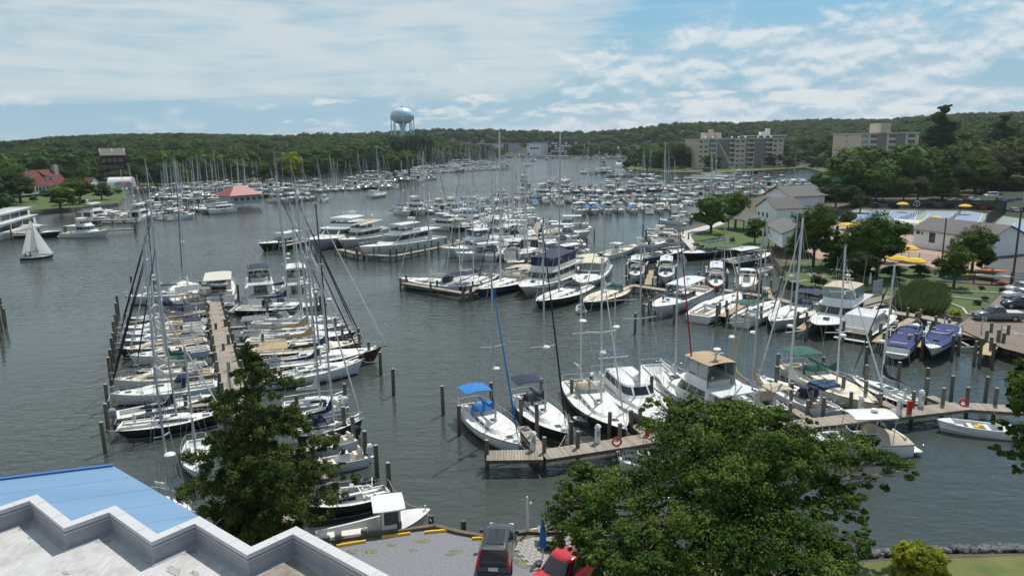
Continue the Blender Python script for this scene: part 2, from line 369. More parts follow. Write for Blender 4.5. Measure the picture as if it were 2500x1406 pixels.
def panes(l0, l1, f0, f1, n, s0=0.03, s1=0.97, gap=.10, e=.018, wb=1.0, th=.0, back=False):
    "window panes laid on a house side between two of its levels; returns one MB per pane"
    def lv(f):
        a = [lerp(u, v, f) for u, v in zip(l0, l1)]
        return a[0], [(x, y) for x, y in outline(a[1]-e, a[2]+e, a[3]+e, a[4], wb)]
    z0, r0 = lv(f0); z1, r1 = lv(f1)
    cum = [0]
    for a, b in zip(r0, r0[1:]): cum.append(cum[-1]+math.dist(a, b))
    tot = cum[-1]; cum = [c/tot for c in cum]
    def samp(r, s):
        for i in range(len(cum)-1):
            if s <= cum[i+1]+1e-9:
                t = (s-cum[i])/max(cum[i+1]-cum[i], 1e-9); return (lerp(r[i][0], r[i+1][0], t), lerp(r[i][1], r[i+1][1], t))
        return r[-1]
    out = []
    for k in range(n):
        a = s0+(s1-s0)*(k+gap/2)/n; b = s0+(s1-s0)*(k+1-gap/2)/n
        q = [a+(b-a)*j/4 for j in range(5)]; q += [c for c in cum if a < c < b]; q.sort(); mb = MB()
        A = [samp(r0, s)+(z0,) for s in q]; B = [samp(r1, s)+(z1,) for s in q]
        mb.rings([A, B], closed=False, cap0=False, cap1=False); out.append(mb)
    return out
def merge(l):
    m = MB()
    for b in l: m.add(b.v, b.f)
    return m
def add_panes(T, body, l0, l1, f0, f1, n, near, name='window', m='glass', **k):
    ps = panes(l0, l1, f0, f1, n, **k)
    if near:
        for p in ps: obj(name, p, m, body)
    else: obj(name, merge(ps), m, body)
def sheet(x0, x1, w, z, crown=.15, th=.04, sag=0.0, w2=None, z2=None, nx=4, ny=6):
    "cambered canvas or hardtop sheet with thickness"
    mb = MB(); w2 = w2 or w; z2 = z if z2 is None else z2; rings = []
    for i in range(nx+1):
        t = i/nx; x = lerp(x0, x1, t); ww = lerp(w, w2, t)*(1-.06*(abs(2*t-1))**4); zz = lerp(z, z2, t)-sag*(2*t-1)**2
        top = [(x, ww*(2*j/ny-1), zz+crown*(1-(2*j/ny-1)**2)) for j in range(ny+1)]
        rings.append(top+[(a, b, c-th) for a, b, c in reversed(top)])
    return mb.rings(rings)
def legs(mb, pts, r=.02, n=4):
    for a, b in pts: mb.tube([a, b], r, n, cap=False)
def posts(near, name, pts, r, m, par):
    if near < 2:
        mb = MB(); legs(mb, pts, r); obj(name, mb, m, par)['kind'] = 'stuff'
    else:
        for p in pts: mb = MB(); legs(mb, [p], r); obj(name, mb, m, par)
def rail(h, t0, t1, hgt=.6, n=8, r=.014, f=.94, both=True, mid=True, pul=True):
    mb = MB()
    for sd_ in (-1, 1):
        P_ = [h.at(t0+(t1-t0)*k/n, sd_, f) for k in range(n+1)]
        tp = [(x, y, z+hgt) for x, y, z in P_]
        mb.tube(tp, r, 3, cap=False)
        if mid: mb.tube([(x, y, z+hgt*.5) for x, y, z in P_], r*.7, 3, cap=False)
        for p, q in zip(P_, tp): mb.tube([p, q], r, 3, cap=False)
    if pul:
        a, b = h.at(t1, -1, f), h.at(t1, 1, f); mb.tube([(a[0], a[1], a[2]+hgt), (h.L/2+.1, 0, h.sheer(1)+hgt+.05), (b[0], b[1], b[2]+hgt)], r*1.3, 4)
        mb.tube([(h.L/2+.1, 0, h.sheer(1)+hgt+.05), (h.L/2-.05, 0, h.sheer(1))], r*1.3, 4)
    return mb
def radome(T, x, y, z, r=.28, name='radar_dome'):
    return obj(name, MB().lathe([(r*.6, 0), (r, .05), (r, .14), (r*.75, .22), (r*.15, .25)], 10, (x, y, z)), 'plastic_white', T, True)
def outboard(T, x, z, y=0.0, m='plastic_black', tilt=0.0, s=1.0):
    mb = MB(); mb.rings([[(x-.15*s+dx*s, y+dy*s, z+.15*s) for dx, dy in ((-.25,-.2),(.25,-.17),(.25,.17),(-.25,.2))], [(x-.2*s+dx*s, y+dy*s, z+.62*s) for dx, dy in ((-.3,-.22),(.24,-.19),(.24,.19),(-.3,.22))], [(x-.2*s+dx*s, y+dy*s, z+.78*s) for dx, dy in ((-.2,-.12),(.14,-.1),(.14,.1),(-.2,.12))]])
    mb.box(x-.3*s, x, y-.07*s, y+.07*s, z-.75*s, z+.2*s); mb.box(x-.55*s, x+.02*s, y-.12*s, y+.12*s, z-.30*s, z-.26*s)
    return obj('outboard_motor', mb, m, T)
def sail(T, L=10, B=None, hull='gel_white', stripe=None, bottom='bottom', deck='deck', trunk=None, mast=14.0, mx=.57, mm='spar_white', cover='cloth_navy', bimini=None, dodger=None,
         jib='cloth_white', jibtop=.9, radar=True, mizzen=0.0, spr=(.5,), near=2, sprit=0.0, solar=False, wheel=True, zs=.95, zb=1.35, tr=.66, rake=.3, boomz=1.5, arch=False, canoe=False, mw=.095, cabh=.42, teakdeck=False, fm=1.0, cockpit_m='deck_grey'):
    B = B or L*.30+.3; h = Hull(L, B, zs, zb, 'sail', tr=tr if not canoe else .25, rake=rake)
    obj('hull', h.hull(), [hull, bottom, stripe or hull, 'gel_white' if hull in ('gel_black','gel_navy','gel_dkgreen','gel_maroon') else 'gel_navy'], T, True)
    dk = obj('deck', h.deck(), 'teak' if teakdeck else deck, T)
    tk = trunk or deck
    xa, xb = h.x(.33), h.x(.80); w = B*.27; zd = h.sheer(.5)-.06
    l0, l1 = (zd, xa, xb, w+.06, 1.6), (zd+cabh, xa+.05, xb-.9, w-.06, 1.3)
    mb = MB(); block(mb, [l0, l1], .06); cab = obj('cabin', mb, tk, T)
    if near:
        for s_ in (-1, 1):
            for k in range(3 if near > 1 else 1):
                a = xa+.5+k*(xb-xa)*.20; ln = .75 if near > 1 else (xb-xa)*.5
                f = .35; yy = lerp(w+.06, w-.06, .5)
                q = MB().add([(a, s_*(lerp(w+.06, w-.06, .35)+.015), zd+cabh*.35), (a+ln, s_*(lerp(w+.06, w-.06, .35)+.015), zd+cabh*.35), (a+ln, s_*(lerp(w+.06, w-.06, .78)+.015), zd+cabh*.78), (a, s_*(lerp(w+.06, w-.06, .78)+.015), zd+cabh*.78)], [(0,1,2,3)])
                obj('window', q, 'glass', cab)
    if near > 1:
        for hx, hy, hs, hz in ((xa+.5, 0, .33, zd+cabh+.07), (xa+(xb-xa)*.42, .0, .28, zd+cabh+.07), (h.x(.83), 0, .28, h.sheer(.83)+.0)):
            obj('hatch', MB().box(hx-hs, hx+hs, hy-hs*.85, hy+hs*.85, hz-.04, hz+.03), 'tint', T)
    # cockpit
    c0, c1 = h.x(.04), h.x(.33); cw = B*.24; zc = h.sheer(.18)-.02
    mb = MB(); mb.box(c0, c1, -cw-.12, -cw, zc-.05, zc+.22); mb.box(c0, c1, cw, cw+.12, zc-.05, zc+.22); mb.box(c0-.12, c0, -cw-.12, cw+.12, zc-.05, zc+.2)
    obj('coaming', mb, tk, T)
    obj('cockpit_floor', MB().box(c0, c1, -cw, cw, zc-.02, zc+.035), 'teak' if near > 1 else cockpit_m, T)
    if near > 1:
        for s_ in (-1, 1): obj('seat', MB().box(c0+.1, c1-.1, s_*cw*.62-.18, s_*cw*.62+.18, zc+.03, zc+.14), 'deck_cream' if deck == 'deck_cream' else 'deck', T)
        if wheel:
            mb = MB(); cxw = c0+(c1-c0)*.38; mb.tube([(cxw, .42*math.cos(a*math.pi/8), zc+.75+.42*math.sin(a*math.pi/8)) for a in range(17)], .018, 4, cap=False)
            for a in range(3): mb.tube([(cxw, .42*math.cos(a*math.pi/3), zc+.75+.42*math.sin(a*math.pi/3)), (cxw, -.42*math.cos(a*math.pi/3), zc+.75-.42*math.sin(a*math.pi/3))], .01, 3)
            mb.box(cxw+.03, cxw+.2, -.09, .09, zc, zc+.95); obj('wheel', mb, 'chrome', T)
        for wx, wy in ((c0+.9, cw+.06), (c0+.9, -cw-.06), (c1-.2, cw+.06), (c1-.2, -cw-.06)):
            obj('winch', MB().lathe([(.09, 0), (.06, .05), (.08, .13), (.03, .15)], 8, (wx, wy, zc+.22)), 'chrome', T)
    # spars
    xm = h.x(mx); zm = zd+cabh
    mz = mast
    mo = obj('mast', MB().tube([(xm, 0, zm-.1), (xm-.02*mz, 0, mz)], [mw, mw*.78], 8 if near > 1 else 5), mm, T, True)
    for f in spr:
        z = lerp(zm, mz, f); sw = B*.36*(1.05-f*.35); mb = MB(); xx = xm-.02*mz*f
        mb.bar((xx, 0, z), (xx-.15, sw, z+.06), .09, .035); mb.bar((xx, 0, z), (xx-.15, -sw, z+.06), .09, .035); obj('spreader', mb, mm, mo)
    if near: obj('masthead', MB().tube([(xm-.02*mz, 0, mz), (xm-.02*mz, 0, mz+.5)], .015, 3).tube([(xm-.02*mz-.25, 0, mz+.2), (xm-.02*mz+.3, 0, mz+.2)], .015, 3).box(xm-.02*mz-.1, xm-.02*mz+.12, -.05, .05, mz, mz+.06), 'wire', mo)
    def boom(xm, zb_, ln, cov, r=.17, fold=.55):
        if ln < .5: return
        ob = obj('boom', MB().tube([(xm-.1, 0, zb_), (xm-ln, 0, zb_+.05)], .06, 6), mm, T)
        if cov:
            rings = []; nn = 9
            for k in range(nn):
                t = k/(nn-1); rr = r*(1-.55*t)*(1+.12*math.sin(k*2.1)); zz = zb_+rr*.75+.03+(fold*max(0, 1-t*3.2)**1.5)
                x = xm-.12-(ln-.1)*t; hh = rr*1.25+fold*.6*max(0, 1-t*3.2)**1.5
                rings.append([(x, rr*.62*math.cos(a*math.pi/4), zz+hh*math.sin(a*math.pi/4)*.9) for a in range(8)])
            obj('sail_cover', MB().rings(rings), cover, T, True)
    boom(xm, zm+boomz-.6, (xm-h.x(.22)) if not mizzen else (xm-h.x(.28)), True, r=.19*fm if near > 1 else .22)
    bow = (L/2+sprit-.1, 0, zb+.05)
    top = (xm-.02*mz*jibtop, 0, lerp(zm, mz, jibtop))
    mid = [tuple(lerp(bow[i], top[i], t) for i in range(3)) for t in (0, .06, .15, .5, .93, .97, 1)]
    if jib: obj('furled_jib', MB().tube(mid, [.015, .03, .075, .065, .04, .015, .012], 6), jib, T, True)
    if sprit: obj('bowsprit', MB().bar((L/2-.6, 0, zb-.02), (L/2+sprit, 0, zb+.08), .22, .12), 'teak', T)
    mb = MB(); q = .014 if near > 1 else .016
    if not jib: mb.tube([bow, top], q, 3, cap=False)
    mb.tube([(-L/2+.05, 0, zs+.1), (xm-.02*mz, 0, mz)], q, 3, cap=False)
    for s_ in (-1, 1):
        cb = (xm-.1, s_*h.half(mx)*.93, zd+.05); f = spr[0]; z = lerp(zm, mz, f); sw = B*.36*(1.05-f*.35); xx = xm-.02*mz*f-.15
        mb.tube([cb, (xx, s_*sw, z+.06), (xm-.02*mz, 0, mz-.05)], q, 3, cap=False); mb.tube([(cb[0]-.4, cb[1], cb[2]), (xm-.02*mz*f, 0, z-.1)], q*.8, 3, cap=False)
        if near > 1: mb.tube([(cb[0]+.4, cb[1], cb[2]), (xm-.02*mz*f, 0, z-.1)], q*.8, 3, cap=False)
    obj('rigging', mb, 'wire', T)
    if near: obj('lifeline', rail(h, .02, .95, .6, 9 if near > 1 else 5, .013 if near > 1 else .018, mid=near > 1), 'chrome', T)
    if near: # cleats, anchor, pushpit
        mb = MB(); mb.tube([h.at(.0, -1, .93, .6), (-L/2-.08, 0, zs+.62), h.at(.0, 1, .93, .6)], .018, 4)
        mb.bar((L/2-.5, .08, zb), (L/2+.25+sprit, .08, zb+.02), .05); mb.box(L/2-.9, L/2-.6, -.12, .12, zb-.1, zb+.12); obj('bow_fitting', mb, 'chrome', T)
    if radar and near:
        zr = lerp(zm, mz, .36); radome(mo, xm+.35, 0, zr, .3 if near > 1 else .35); obj('bracket', MB().box(xm, xm+.5, -.04, .04, zr-.05, zr), mm, mo)
    if bimini:
        bz = zc+1.95; b0, b1 = c0-.1, c0+(c1-c0)*.72; mb = sheet(b0, b1, B*.36, bz, .16, .05, .05)
        bo = obj('bimini', mb, bimini, T); fr = MB()
        for s_ in (-1, 1): legs(fr, [((b0+.1, s_*B*.36, bz-.02), (lerp(b0, b1, .5), s_*B*.40, zc+.1)), ((b1-.1, s_*B*.36, bz-.02), (lerp(b0, b1, .5), s_*B*.40, zc+.1)), ((lerp(b0, b1, .5), s_*B*.36, bz), (lerp(b0, b1, .5), s_*B*.40, zc+.1))], .018)
        obj('frame', fr, 'chrome', bo)['kind'] = 'stuff'
        if solar:
            for i in (-1, 1):
                for j in (0, 1): obj('solar_panel', MB().box(lerp(b0, b1, .08+j*.46), lerp(b0, b1, .48+j*.46), i*B*.17-B*.14, i*B*.17+B*.14, bz+.14-.02, bz+.17), 'solar', bo)
    if dodger:
        d0, d1 = c1-.35, c1+1.0; z0 = zd+.25; mb = MB(); ww = B*.30
        la, lb = (z0, d0, d1, ww, .7), (z0+.95, d0-.05, d1-.65, ww*.8, .5)
        block(mb, [la, (z0+.55, d0, d1-.3, ww*.96, .65), lb], .10); do = obj('dodger', mb, dodger, T, True)
        for p in panes(la, (z0+.55, d0, d1-.3, ww*.96, .65), .15, .98, 3, .1, .9, .14): obj('window', p, 'clear', do)
    if mizzen:
        xz = h.x(.13); obj('mizzen_mast', MB().tube([(xz, 0, zc), (xz-.1, 0, mizzen)], [.075, .06], 6), mm, T, True)
        boom(xz, zc+1.6, 2.2*1.0, cover, .13, .3)
        mb = MB().tube([(xz-.1, 0, mizzen), (xm, 0, zm+.2)], q, 3, cap=False)
        for s_ in (-1, 1): mb.tube([(xz-.1, 0, mizzen), (xz-.2, s_*h.half(.1)*.9, zs)], q, 3, cap=False)
        obj('mizzen_rigging', mb, 'wire', T); obj('mizzen_spreader', MB().bar((xz, -.9, lerp(zc, mizzen, .55)), (xz, .9, lerp(zc, mizzen, .55)), .05), mm, T)
    if arch:
        mb = MB()
        for s_ in (-1, 1): mb.tube([(-L/2+.5, s_*B*.3, zs), (-L/2, s_*B*.3, zs+1.9)], .03, 5)
        mb.tube([(-L/2, -B*.3, zs+1.9), (-L/2, B*.3, zs+1.9)], .03, 5); obj('stern_arch', mb, 'chrome', T)
    return h
def seatrow(T, x, y, z, n=1, m='seat', face=1):
    mb = MB(); mb.box(x-.25, x+.25, y-.28, y+.28, z+.35, z+.48); mb.box(x-.28*face-.05, x-.28*face+.05, y-.28, y+.28, z+.45, z+1.0); mb.box(x-.1, x+.1, y-.1, y+.1, z, z+.36); obj('helm_seat', mb, m, T)
def motor_hull(T, L, B, zs, zb, hull, stripe=None, bottom='bottom', deck='deck', tr=.92, cock=.36, floor='deck', z0=.35):
    h = Hull(L, B, zs, zb, 'motor', tr=tr, rake=-.05)
    obj('hull', h.hull(), [hull, bottom, stripe or 'gel_white', hull], T, True)
    tc = cock; obj('deck', h.deck(t0=tc, crown=.22), deck, T, True)
    c0, c1 = h.x(.02), h.x(tc); zf = zs-.45
    # side decks round an open well, seen from above
    mb = MB()
    for s_ in (-1, 1):
        A = [h.at(.0+tc*k/4, s_, .985, -.03) for k in range(5)]; Bp = [h.at(.0+tc*k/4, s_, .86, -.03) for k in range(5)]; C = [(p[0], p[1]*.99, zf) for p in Bp]
        mb.rings([A, Bp, C], closed=False, cap0=False, cap1=False)
    e = h.at(0, 1, .985, -.03); i_ = .22
    mb.box(e[0], e[0]+i_, -e[1], e[1], zf-.1, zs-.03)
    obj('gunwale', mb, deck, T); p = [h.at(tc*k/4, -1, .86) for k in range(5)]+[h.at(tc*k/4, 1, .86) for k in range(4, -1, -1)]
    obj('cockpit_floor', MB().add([(a, b, zf+.01) for a, b, c in p], [tuple(range(10))]).box(h.x(tc)-.03, h.x(tc)+.03, -B*.43, B*.43, zf, h.sheer(tc)), floor, T)
    return h, zf
def express(T, L=9, B=None, hull='gel_white', stripe=None, deck='deck', top=None, bimini=None, arch=True, near=1, cover=None, ob=0, obm='plastic_black', zs=1.0, zb=1.55, encl=None, glass='tint', bottom='bottom', rails=True, radar=True):
    B = B or L*.25+.85; h, zf = motor_hull(T, L, B, zs, zb, hull, stripe, bottom, deck, cock=.42)
    xw = h.x(.60); zd = h.sheer(.6)-.02; w = B*.40
    mb = MB(); block(mb, [(h.sheer(.6)-.10, h.x(.42), h.x(.90), B*.34, L*.22), (zd+.24, h.x(.42), h.x(.72), B*.27, L*.15)], .06); cab = obj('foredeck', mb, deck, T, True)
    l0, l1 = (zd-.05, h.x(.38), xw+.9, w, 1.3), (zd+.75, h.x(.36), xw-.15, w*.86, .9)
    body = obj('windshield_frame', merge(panes(l0, l1, .0, .10, 1, .0, 1, 0, .004)+panes(l0, l1, .93, 1.0, 1, .0, 1, 0, .02)), 'gel_white', T)
    add_panes(T, body, l0, l1, .08, .95, 6 if near else 5, near > 1, 'window', glass, gap=.07, e=.008)
    if near:
        for i in (.74, .82): obj('hatch', MB().box(h.x(i)-.28, h.x(i)+.28, -.28, .28, h.sheer(i)+.14+(.12 if i < .8 else .02), h.sheer(i)+.24+(.10 if i < .8 else -.02)), 'tint', T)
        for s_ in (-.5, .5): seatrow(T, h.x(.40), s_*B*.4, zf, m='seat')
        obj('bench', MB().box(h.x(.07), h.x(.07)+.55, -B*.3, B*.3, zf, zf+.45).box(h.x(.05), h.x(.05)+.14, -B*.3, B*.3, zf+.4, zf+.85), 'seat', T)
    if rails and near: obj('bow_rail', rail(h, .45, .96, .5, 6, .02, .93, mid=False), 'chrome', T)
    if not ob: obj('swim_platform', MB().box(-L/2-.8, -L/2+.05, -B*.42, B*.42, .30, .40), 'deck', T)
    for k in range(ob): outboard(T, -L/2-.1, .75, (k-(ob-1)/2)*.75, obm, s=1.1)
    if arch and not top:
        mb = MB(); xr = h.x(.27)
        for s_ in (-1, 1): mb.bar((xr+.5, s_*B*.45, zs), (xr-.1, s_*B*.36, zs+1.5), .35, .09)
        mb.bar((xr-.15, -B*.36, zs+1.5), (xr-.15, B*.36, zs+1.5), .4, .10); a = obj('radar_arch', mb, 'gel_white', T)
        if radar: radome(a, xr-.1, 0, zs+1.55)
    if top:
        zt = zs+2.05; mb = sheet(h.x(.16), h.x(.60), B*.38, zt, .14, .10); a = obj('hardtop', mb, top, T, True); 
        for s_ in (-1, 1): posts(near, 'support', [((h.x(.18), s_*B*.34, zt), (h.x(.22), s_*B*.44, zs)), ((h.x(.56), s_*B*.34, zt), (h.x(.60), s_*B*.36, zd+.6))], .035, 'alu', a)
        if radar: radome(a, h.x(.34), 0, zt+.18); obj('antenna', MB().tube([(h.x(.25), B*.3, zt+.1), (h.x(.20), B*.3, zt+2.6)], .014, 3), 'plastic_white', a)
    if bimini:
        zt = zs+1.75; mb = sheet(h.x(.14), h.x(.48), B*.38, zt, .18, .05, .08); a = obj('bimini', mb, bimini, T, True); mb = MB()
        for s_ in (-1, 1): legs(mb, [((h.x(.16), s_*B*.36, zt), (h.x(.3), s_*B*.44, zs)), ((h.x(.46), s_*B*.36, zt), (h.x(.3), s_*B*.44, zs))], .02)
        obj('frame', mb, 'chrome', a)['kind'] = 'stuff'
    if encl:
        mb = MB(); l0, l1 = (zs-.05, h.x(.06), h.x(.46), B*.43, .4), (zs+1.7, h.x(.14), h.x(.44), B*.36, .3); block(mb, [l0, l1], .1); a = obj('enclosure', mb, encl, T)
        add_panes(T, a, l0, l1, .45, .85, 5, False, 'window', 'clear', gap=.12)
    if cover:
        rings = []
        for k in range(11):
            t = k/10*.86; b = h.half(t)*1.01; z = h.sheer(t); hh = .12+.75*math.exp(-((t-.5)/.16)**2)+.15*math.exp(-((t-.1)/.1)**2)
            rings.append([(h.x(t), -b, z-.16), (h.x(t), -b, z+.02), (h.x(t), -b*.6, z+hh*.8), (h.x(t), 0, z+hh), (h.x(t), b*.6, z+hh*.8), (h.x(t), b, z+.02), (h.x(t), b, z-.16)])
        mb = MB().rings(rings, closed=False, cap0=True, cap1=True); obj('boat_cover', mb, cover, T, True)
    return h
def cuddy_cc(T, L=7, B=None, hull='gel_white', deck='deck', top='gel_white', ob=1, obm='plastic_black', near=1, zs=.8, zb=1.2, cov=None):
    "open centre console boat"
    B = B or L*.22+.85; h, zf = motor_hull(T, L, B, zs, zb, hull, None, 'bottom', deck, cock=.88)
    cx = h.x(.45); mb = MB(); l0, l1 = (zf, cx-.5, cx+.6, .42, .3), (zf+1.0, cx-.35, cx+.35, .38, .25); block(mb, [l0, l1], .03); c = obj('console', mb, deck, T)
    add_panes(T, c, (zf+1.0, cx-.35, cx+.35, .38, .25), (zf+1.4, cx-.35, cx+.15, .36, .25), .0, 1, 3, False, 'window', 'tint', s0=.15, s1=.85)
    obj('bench', MB().box(cx-1.3, cx-.8, -.5, .5, zf, zf+.7).box(cx-1.35, cx-1.25, -.5, .5, zf+.6, zf+1.1), cov or 'seat', T)
    obj('bow_cushion', MB().prism([(h.x(.62), -B*.3), (h.x(.84), -B*.16), (h.x(.84), B*.16), (h.x(.62), B*.3)], zf, zf+.42), 'seat', T)
    if top:
        zt = zf+2.1; a = obj('t_top', sheet(cx-1.3, cx+1.0, B*.32, zt, .08, .08), top, T, True); mb = MB()
        for s_ in (-1, 1): legs(mb, [((cx-.7, s_*.6, zt), (cx-.4, s_*.5, zf)), ((cx+.7, s_*.6, zt), (cx+.4, s_*.5, zf))], .028)
        obj('frame', mb, 'chrome', a)['kind'] = 'stuff'
    for k in range(ob): outboard(T, -L/2-.1, .7, (k-(ob-1)/2)*.7, obm, s=1.0)
    return h
def yacht(T, L=14, B=None, hull='gel_white', deck='deck', house='gel_white', fly='hard', top='gel_white', near=1, zs=1.3, zb=2.2, cock=.2, bim=None, stripe=None, wind='glass', hh=1.15, x0=.18, x1=.72, dome=2, bottom='bottom', railon=True, encl=None, rake=1.6, panesn=9, flyx=None):
    "motor yacht with saloon and flybridge"
    B = B or L*.22+1.5; h, zf = motor_hull(T, L, B, zs, zb, hull, stripe, bottom, deck, cock=cock)
    zd = lerp(zs, zb, .25)-.15; w = B*.39
    mb = MB(); block(mb, [(zd, h.x(.5), h.x(.90), B*.33, L*.16), (zd+.62, h.x(.5), h.x(.80), B*.29, L*.13)], .08); obj('foredeck', mb, deck, T, True)
    l0, l1 = (zd, h.x(x0), h.x(x1)+rake*.45, w, 1.6), (zd+hh+.65, h.x(x0), h.x(x1)-rake*.55, w*.93, 1.2)
    mb = MB(); block(mb, [l0, l1], .0); s = obj('saloon', mb, house, T)
    add_panes(T, s, l0, l1, .48, .90, panesn, near > 1, 'window', wind, s0=.04, s1=.96, gap=.08)
    obj('saloon_door', MB().box(h.x(x0)-.025, h.x(x0), -w*.55, w*.55, zd+.05, zd+hh+.3), wind, T)
    z2 = l1[0]
    ov = MB(); block(ov, [(z2, h.x(max(cock*.35, .06)), l1[2]+.35, w*1.06, 1.3), (z2+.12, h.x(max(cock*.35, .06)), l1[2]+.35, w*1.06, 1.3)], .0); obj('flybridge_deck', ov, house, T)
    fx0, fx1 = flyx or (h.x(x0)+.3, l1[2]-.3)
    if fly:
        a0, a1 = (z2+.12, fx0, fx1+.2, w*.92, 1.0), (z2+.80, fx0+.1, fx1-.35, w*.90, .9)
        ring0 = panes(a0, a1, 0, 1, 1, 0, 1, 0, 0); ringi = panes(a0, a1, 0, 1, 1, 0, 1, 0, -.08); m_ = merge(ring0+ringi)
        fb_ = obj('flybridge_coaming', m_, house, T)
        add_panes(T, fb_, (a1[0], a1[1], a1[2], a1[3], a1[4]), (a1[0]+.4, a1[1], a1[2]-.3, a1[3]*.97, .8), 0, 1, 5, False, 'windscreen', 'tint', s0=.18, s1=.82)
        seatrow(T, lerp(fx0, fx1, .62), 0, z2+.12); obj('bench', MB().box(fx0+.3, fx0+.9, -w*.7, w*.7, z2+.12, z2+.55), 'seat', T)
        if fly == 'hard' or bim:
            zt = z2+2.15; m_ = top if fly == 'hard' else bim
            a = obj('hardtop' if fly == 'hard' else 'bimini', sheet(fx0-.1, fx1-.3, w*.9, zt, .13, .09 if fly == 'hard' else .05), m_, T, True); 
            for s_ in (-1, 1): posts(near, 'support', [((fx0+.2, s_*w*.85, zt), (fx0+.1, s_*w*.9, z2+.7)), ((fx1-.6, s_*w*.85, zt), (fx1-.3, s_*w*.85, z2+.8))], .035, 'alu', a)
            if encl:
                e0, e1 = (z2+.8, fx0+.05, fx1-.35, w*.9, .8), (zt, fx0, fx1-.4, w*.88, .6); obj('enclosure', merge(panes(e0, e1, 0, 1, 7, .0, 1, .04, .0)), encl, T)
            zt += .16
        else: zt = z2+.9
        if dome:
            mb = MB(); mb.bar((fx0+1.0, 0, zt-.05), (fx0+.8, 0, zt+.75), .16, .12); mb.bar((fx0+.8, -.7, zt+.5), (fx0+.8, .7, zt+.5), .12, .06); ms = obj('radar_mast', mb, 'gel_white', T)
            radome(ms, fx0+.8, 0, zt+.78, .34)
            if dome > 1:
                for s_ in (-1, 1): obj('satellite_dome', MB().lathe([(.1, 0), (.26, .08), (.27, .3), (.18, .46), (.02, .52)], 8, (fx0+.8, s_*.75, zt+.53)), 'plastic_white', ms, True)
        [obj('antenna', MB().tube([(fx0, s_*w*.8, zt), (fx0-.4, s_*w*.85, zt+3)], .014, 3), 'plastic_white', T) for s_ in (-1, 1)]
    if railon and near: obj('bow_rail', rail(h, .42, .97, .75, 8, .02, .94, mid=near > 1), 'chrome', T)
    if near:
        obj('hatch', MB().box(h.x(.8)-.35, h.x(.8)+.35, -.35, .35, zd+.70, zd+.82), 'tint', T)
        for s_ in (-1, 1):
            for k in range(3):
                t = .55+k*.08; y = h.half(t); mb = MB().box(h.x(t)-.25, h.x(t)+.25, s_*y*.955-.02, s_*y*.955+.02, h.sheer(t)*.66, h.sheer(t)*.66+.16); obj('porthole', mb, 'glass', T)
    obj('swim_platform', MB().box(-L/2-.9, -L/2+.05, -B*.43, B*.43, .32, .42), 'deck', T)
    return h
def dinghy(T, L=3.0, m='rubber', floor='rubber_dark', ob=True, r=.21):
    mb = MB(); w = .62; pts = [(-L/2, -w, .2)]+[(L/2-1.0+(1.0)*math.sin(a*math.pi/10), -w*math.cos(a*math.pi/10), .2+.12*math.sin(a*math.pi/10)) for a in range(11)]+[(-L/2, w, .2)]
    mb.tube(pts, r, 8); obj('tube', mb, m, T, True)
    obj('floor', MB().prism([(-L/2+.15, -w), (L/2-.7, -w), (L/2-.35, 0), (L/2-.7, w), (-L/2+.15, w)], .08, .14), floor, T); obj('transom', MB().box(-L/2+.1, -L/2+.16, -w, w, .1, .5), 'plastic_white', T); obj('thwart', MB().box(-.3, 0, -w, w, .28, .33), 'deck_grey', T)
    if ob: outboard(T, -L/2+.05, .35, s=.55)
def tagb(nm, lab, cat, loc, yaw, group=None): return thing(nm, lab, cat, loc, yaw, group)
def place2(nm, lab, cat, bow, stern, zb=1.3, zs=1.0, group=None, z=0.0):
    "a boat given by its bow tip and the middle of its transom, both at deck height"
    b = P(*bow, zb); s = P(*stern, zs); c = (b+s)/2
    T = thing(nm, lab, cat, (c.x, c.y, z), math.atan2(b.y-s.y, b.x-s.x), group); return T, math.hypot(b.x-s.x, b.y-s.y)
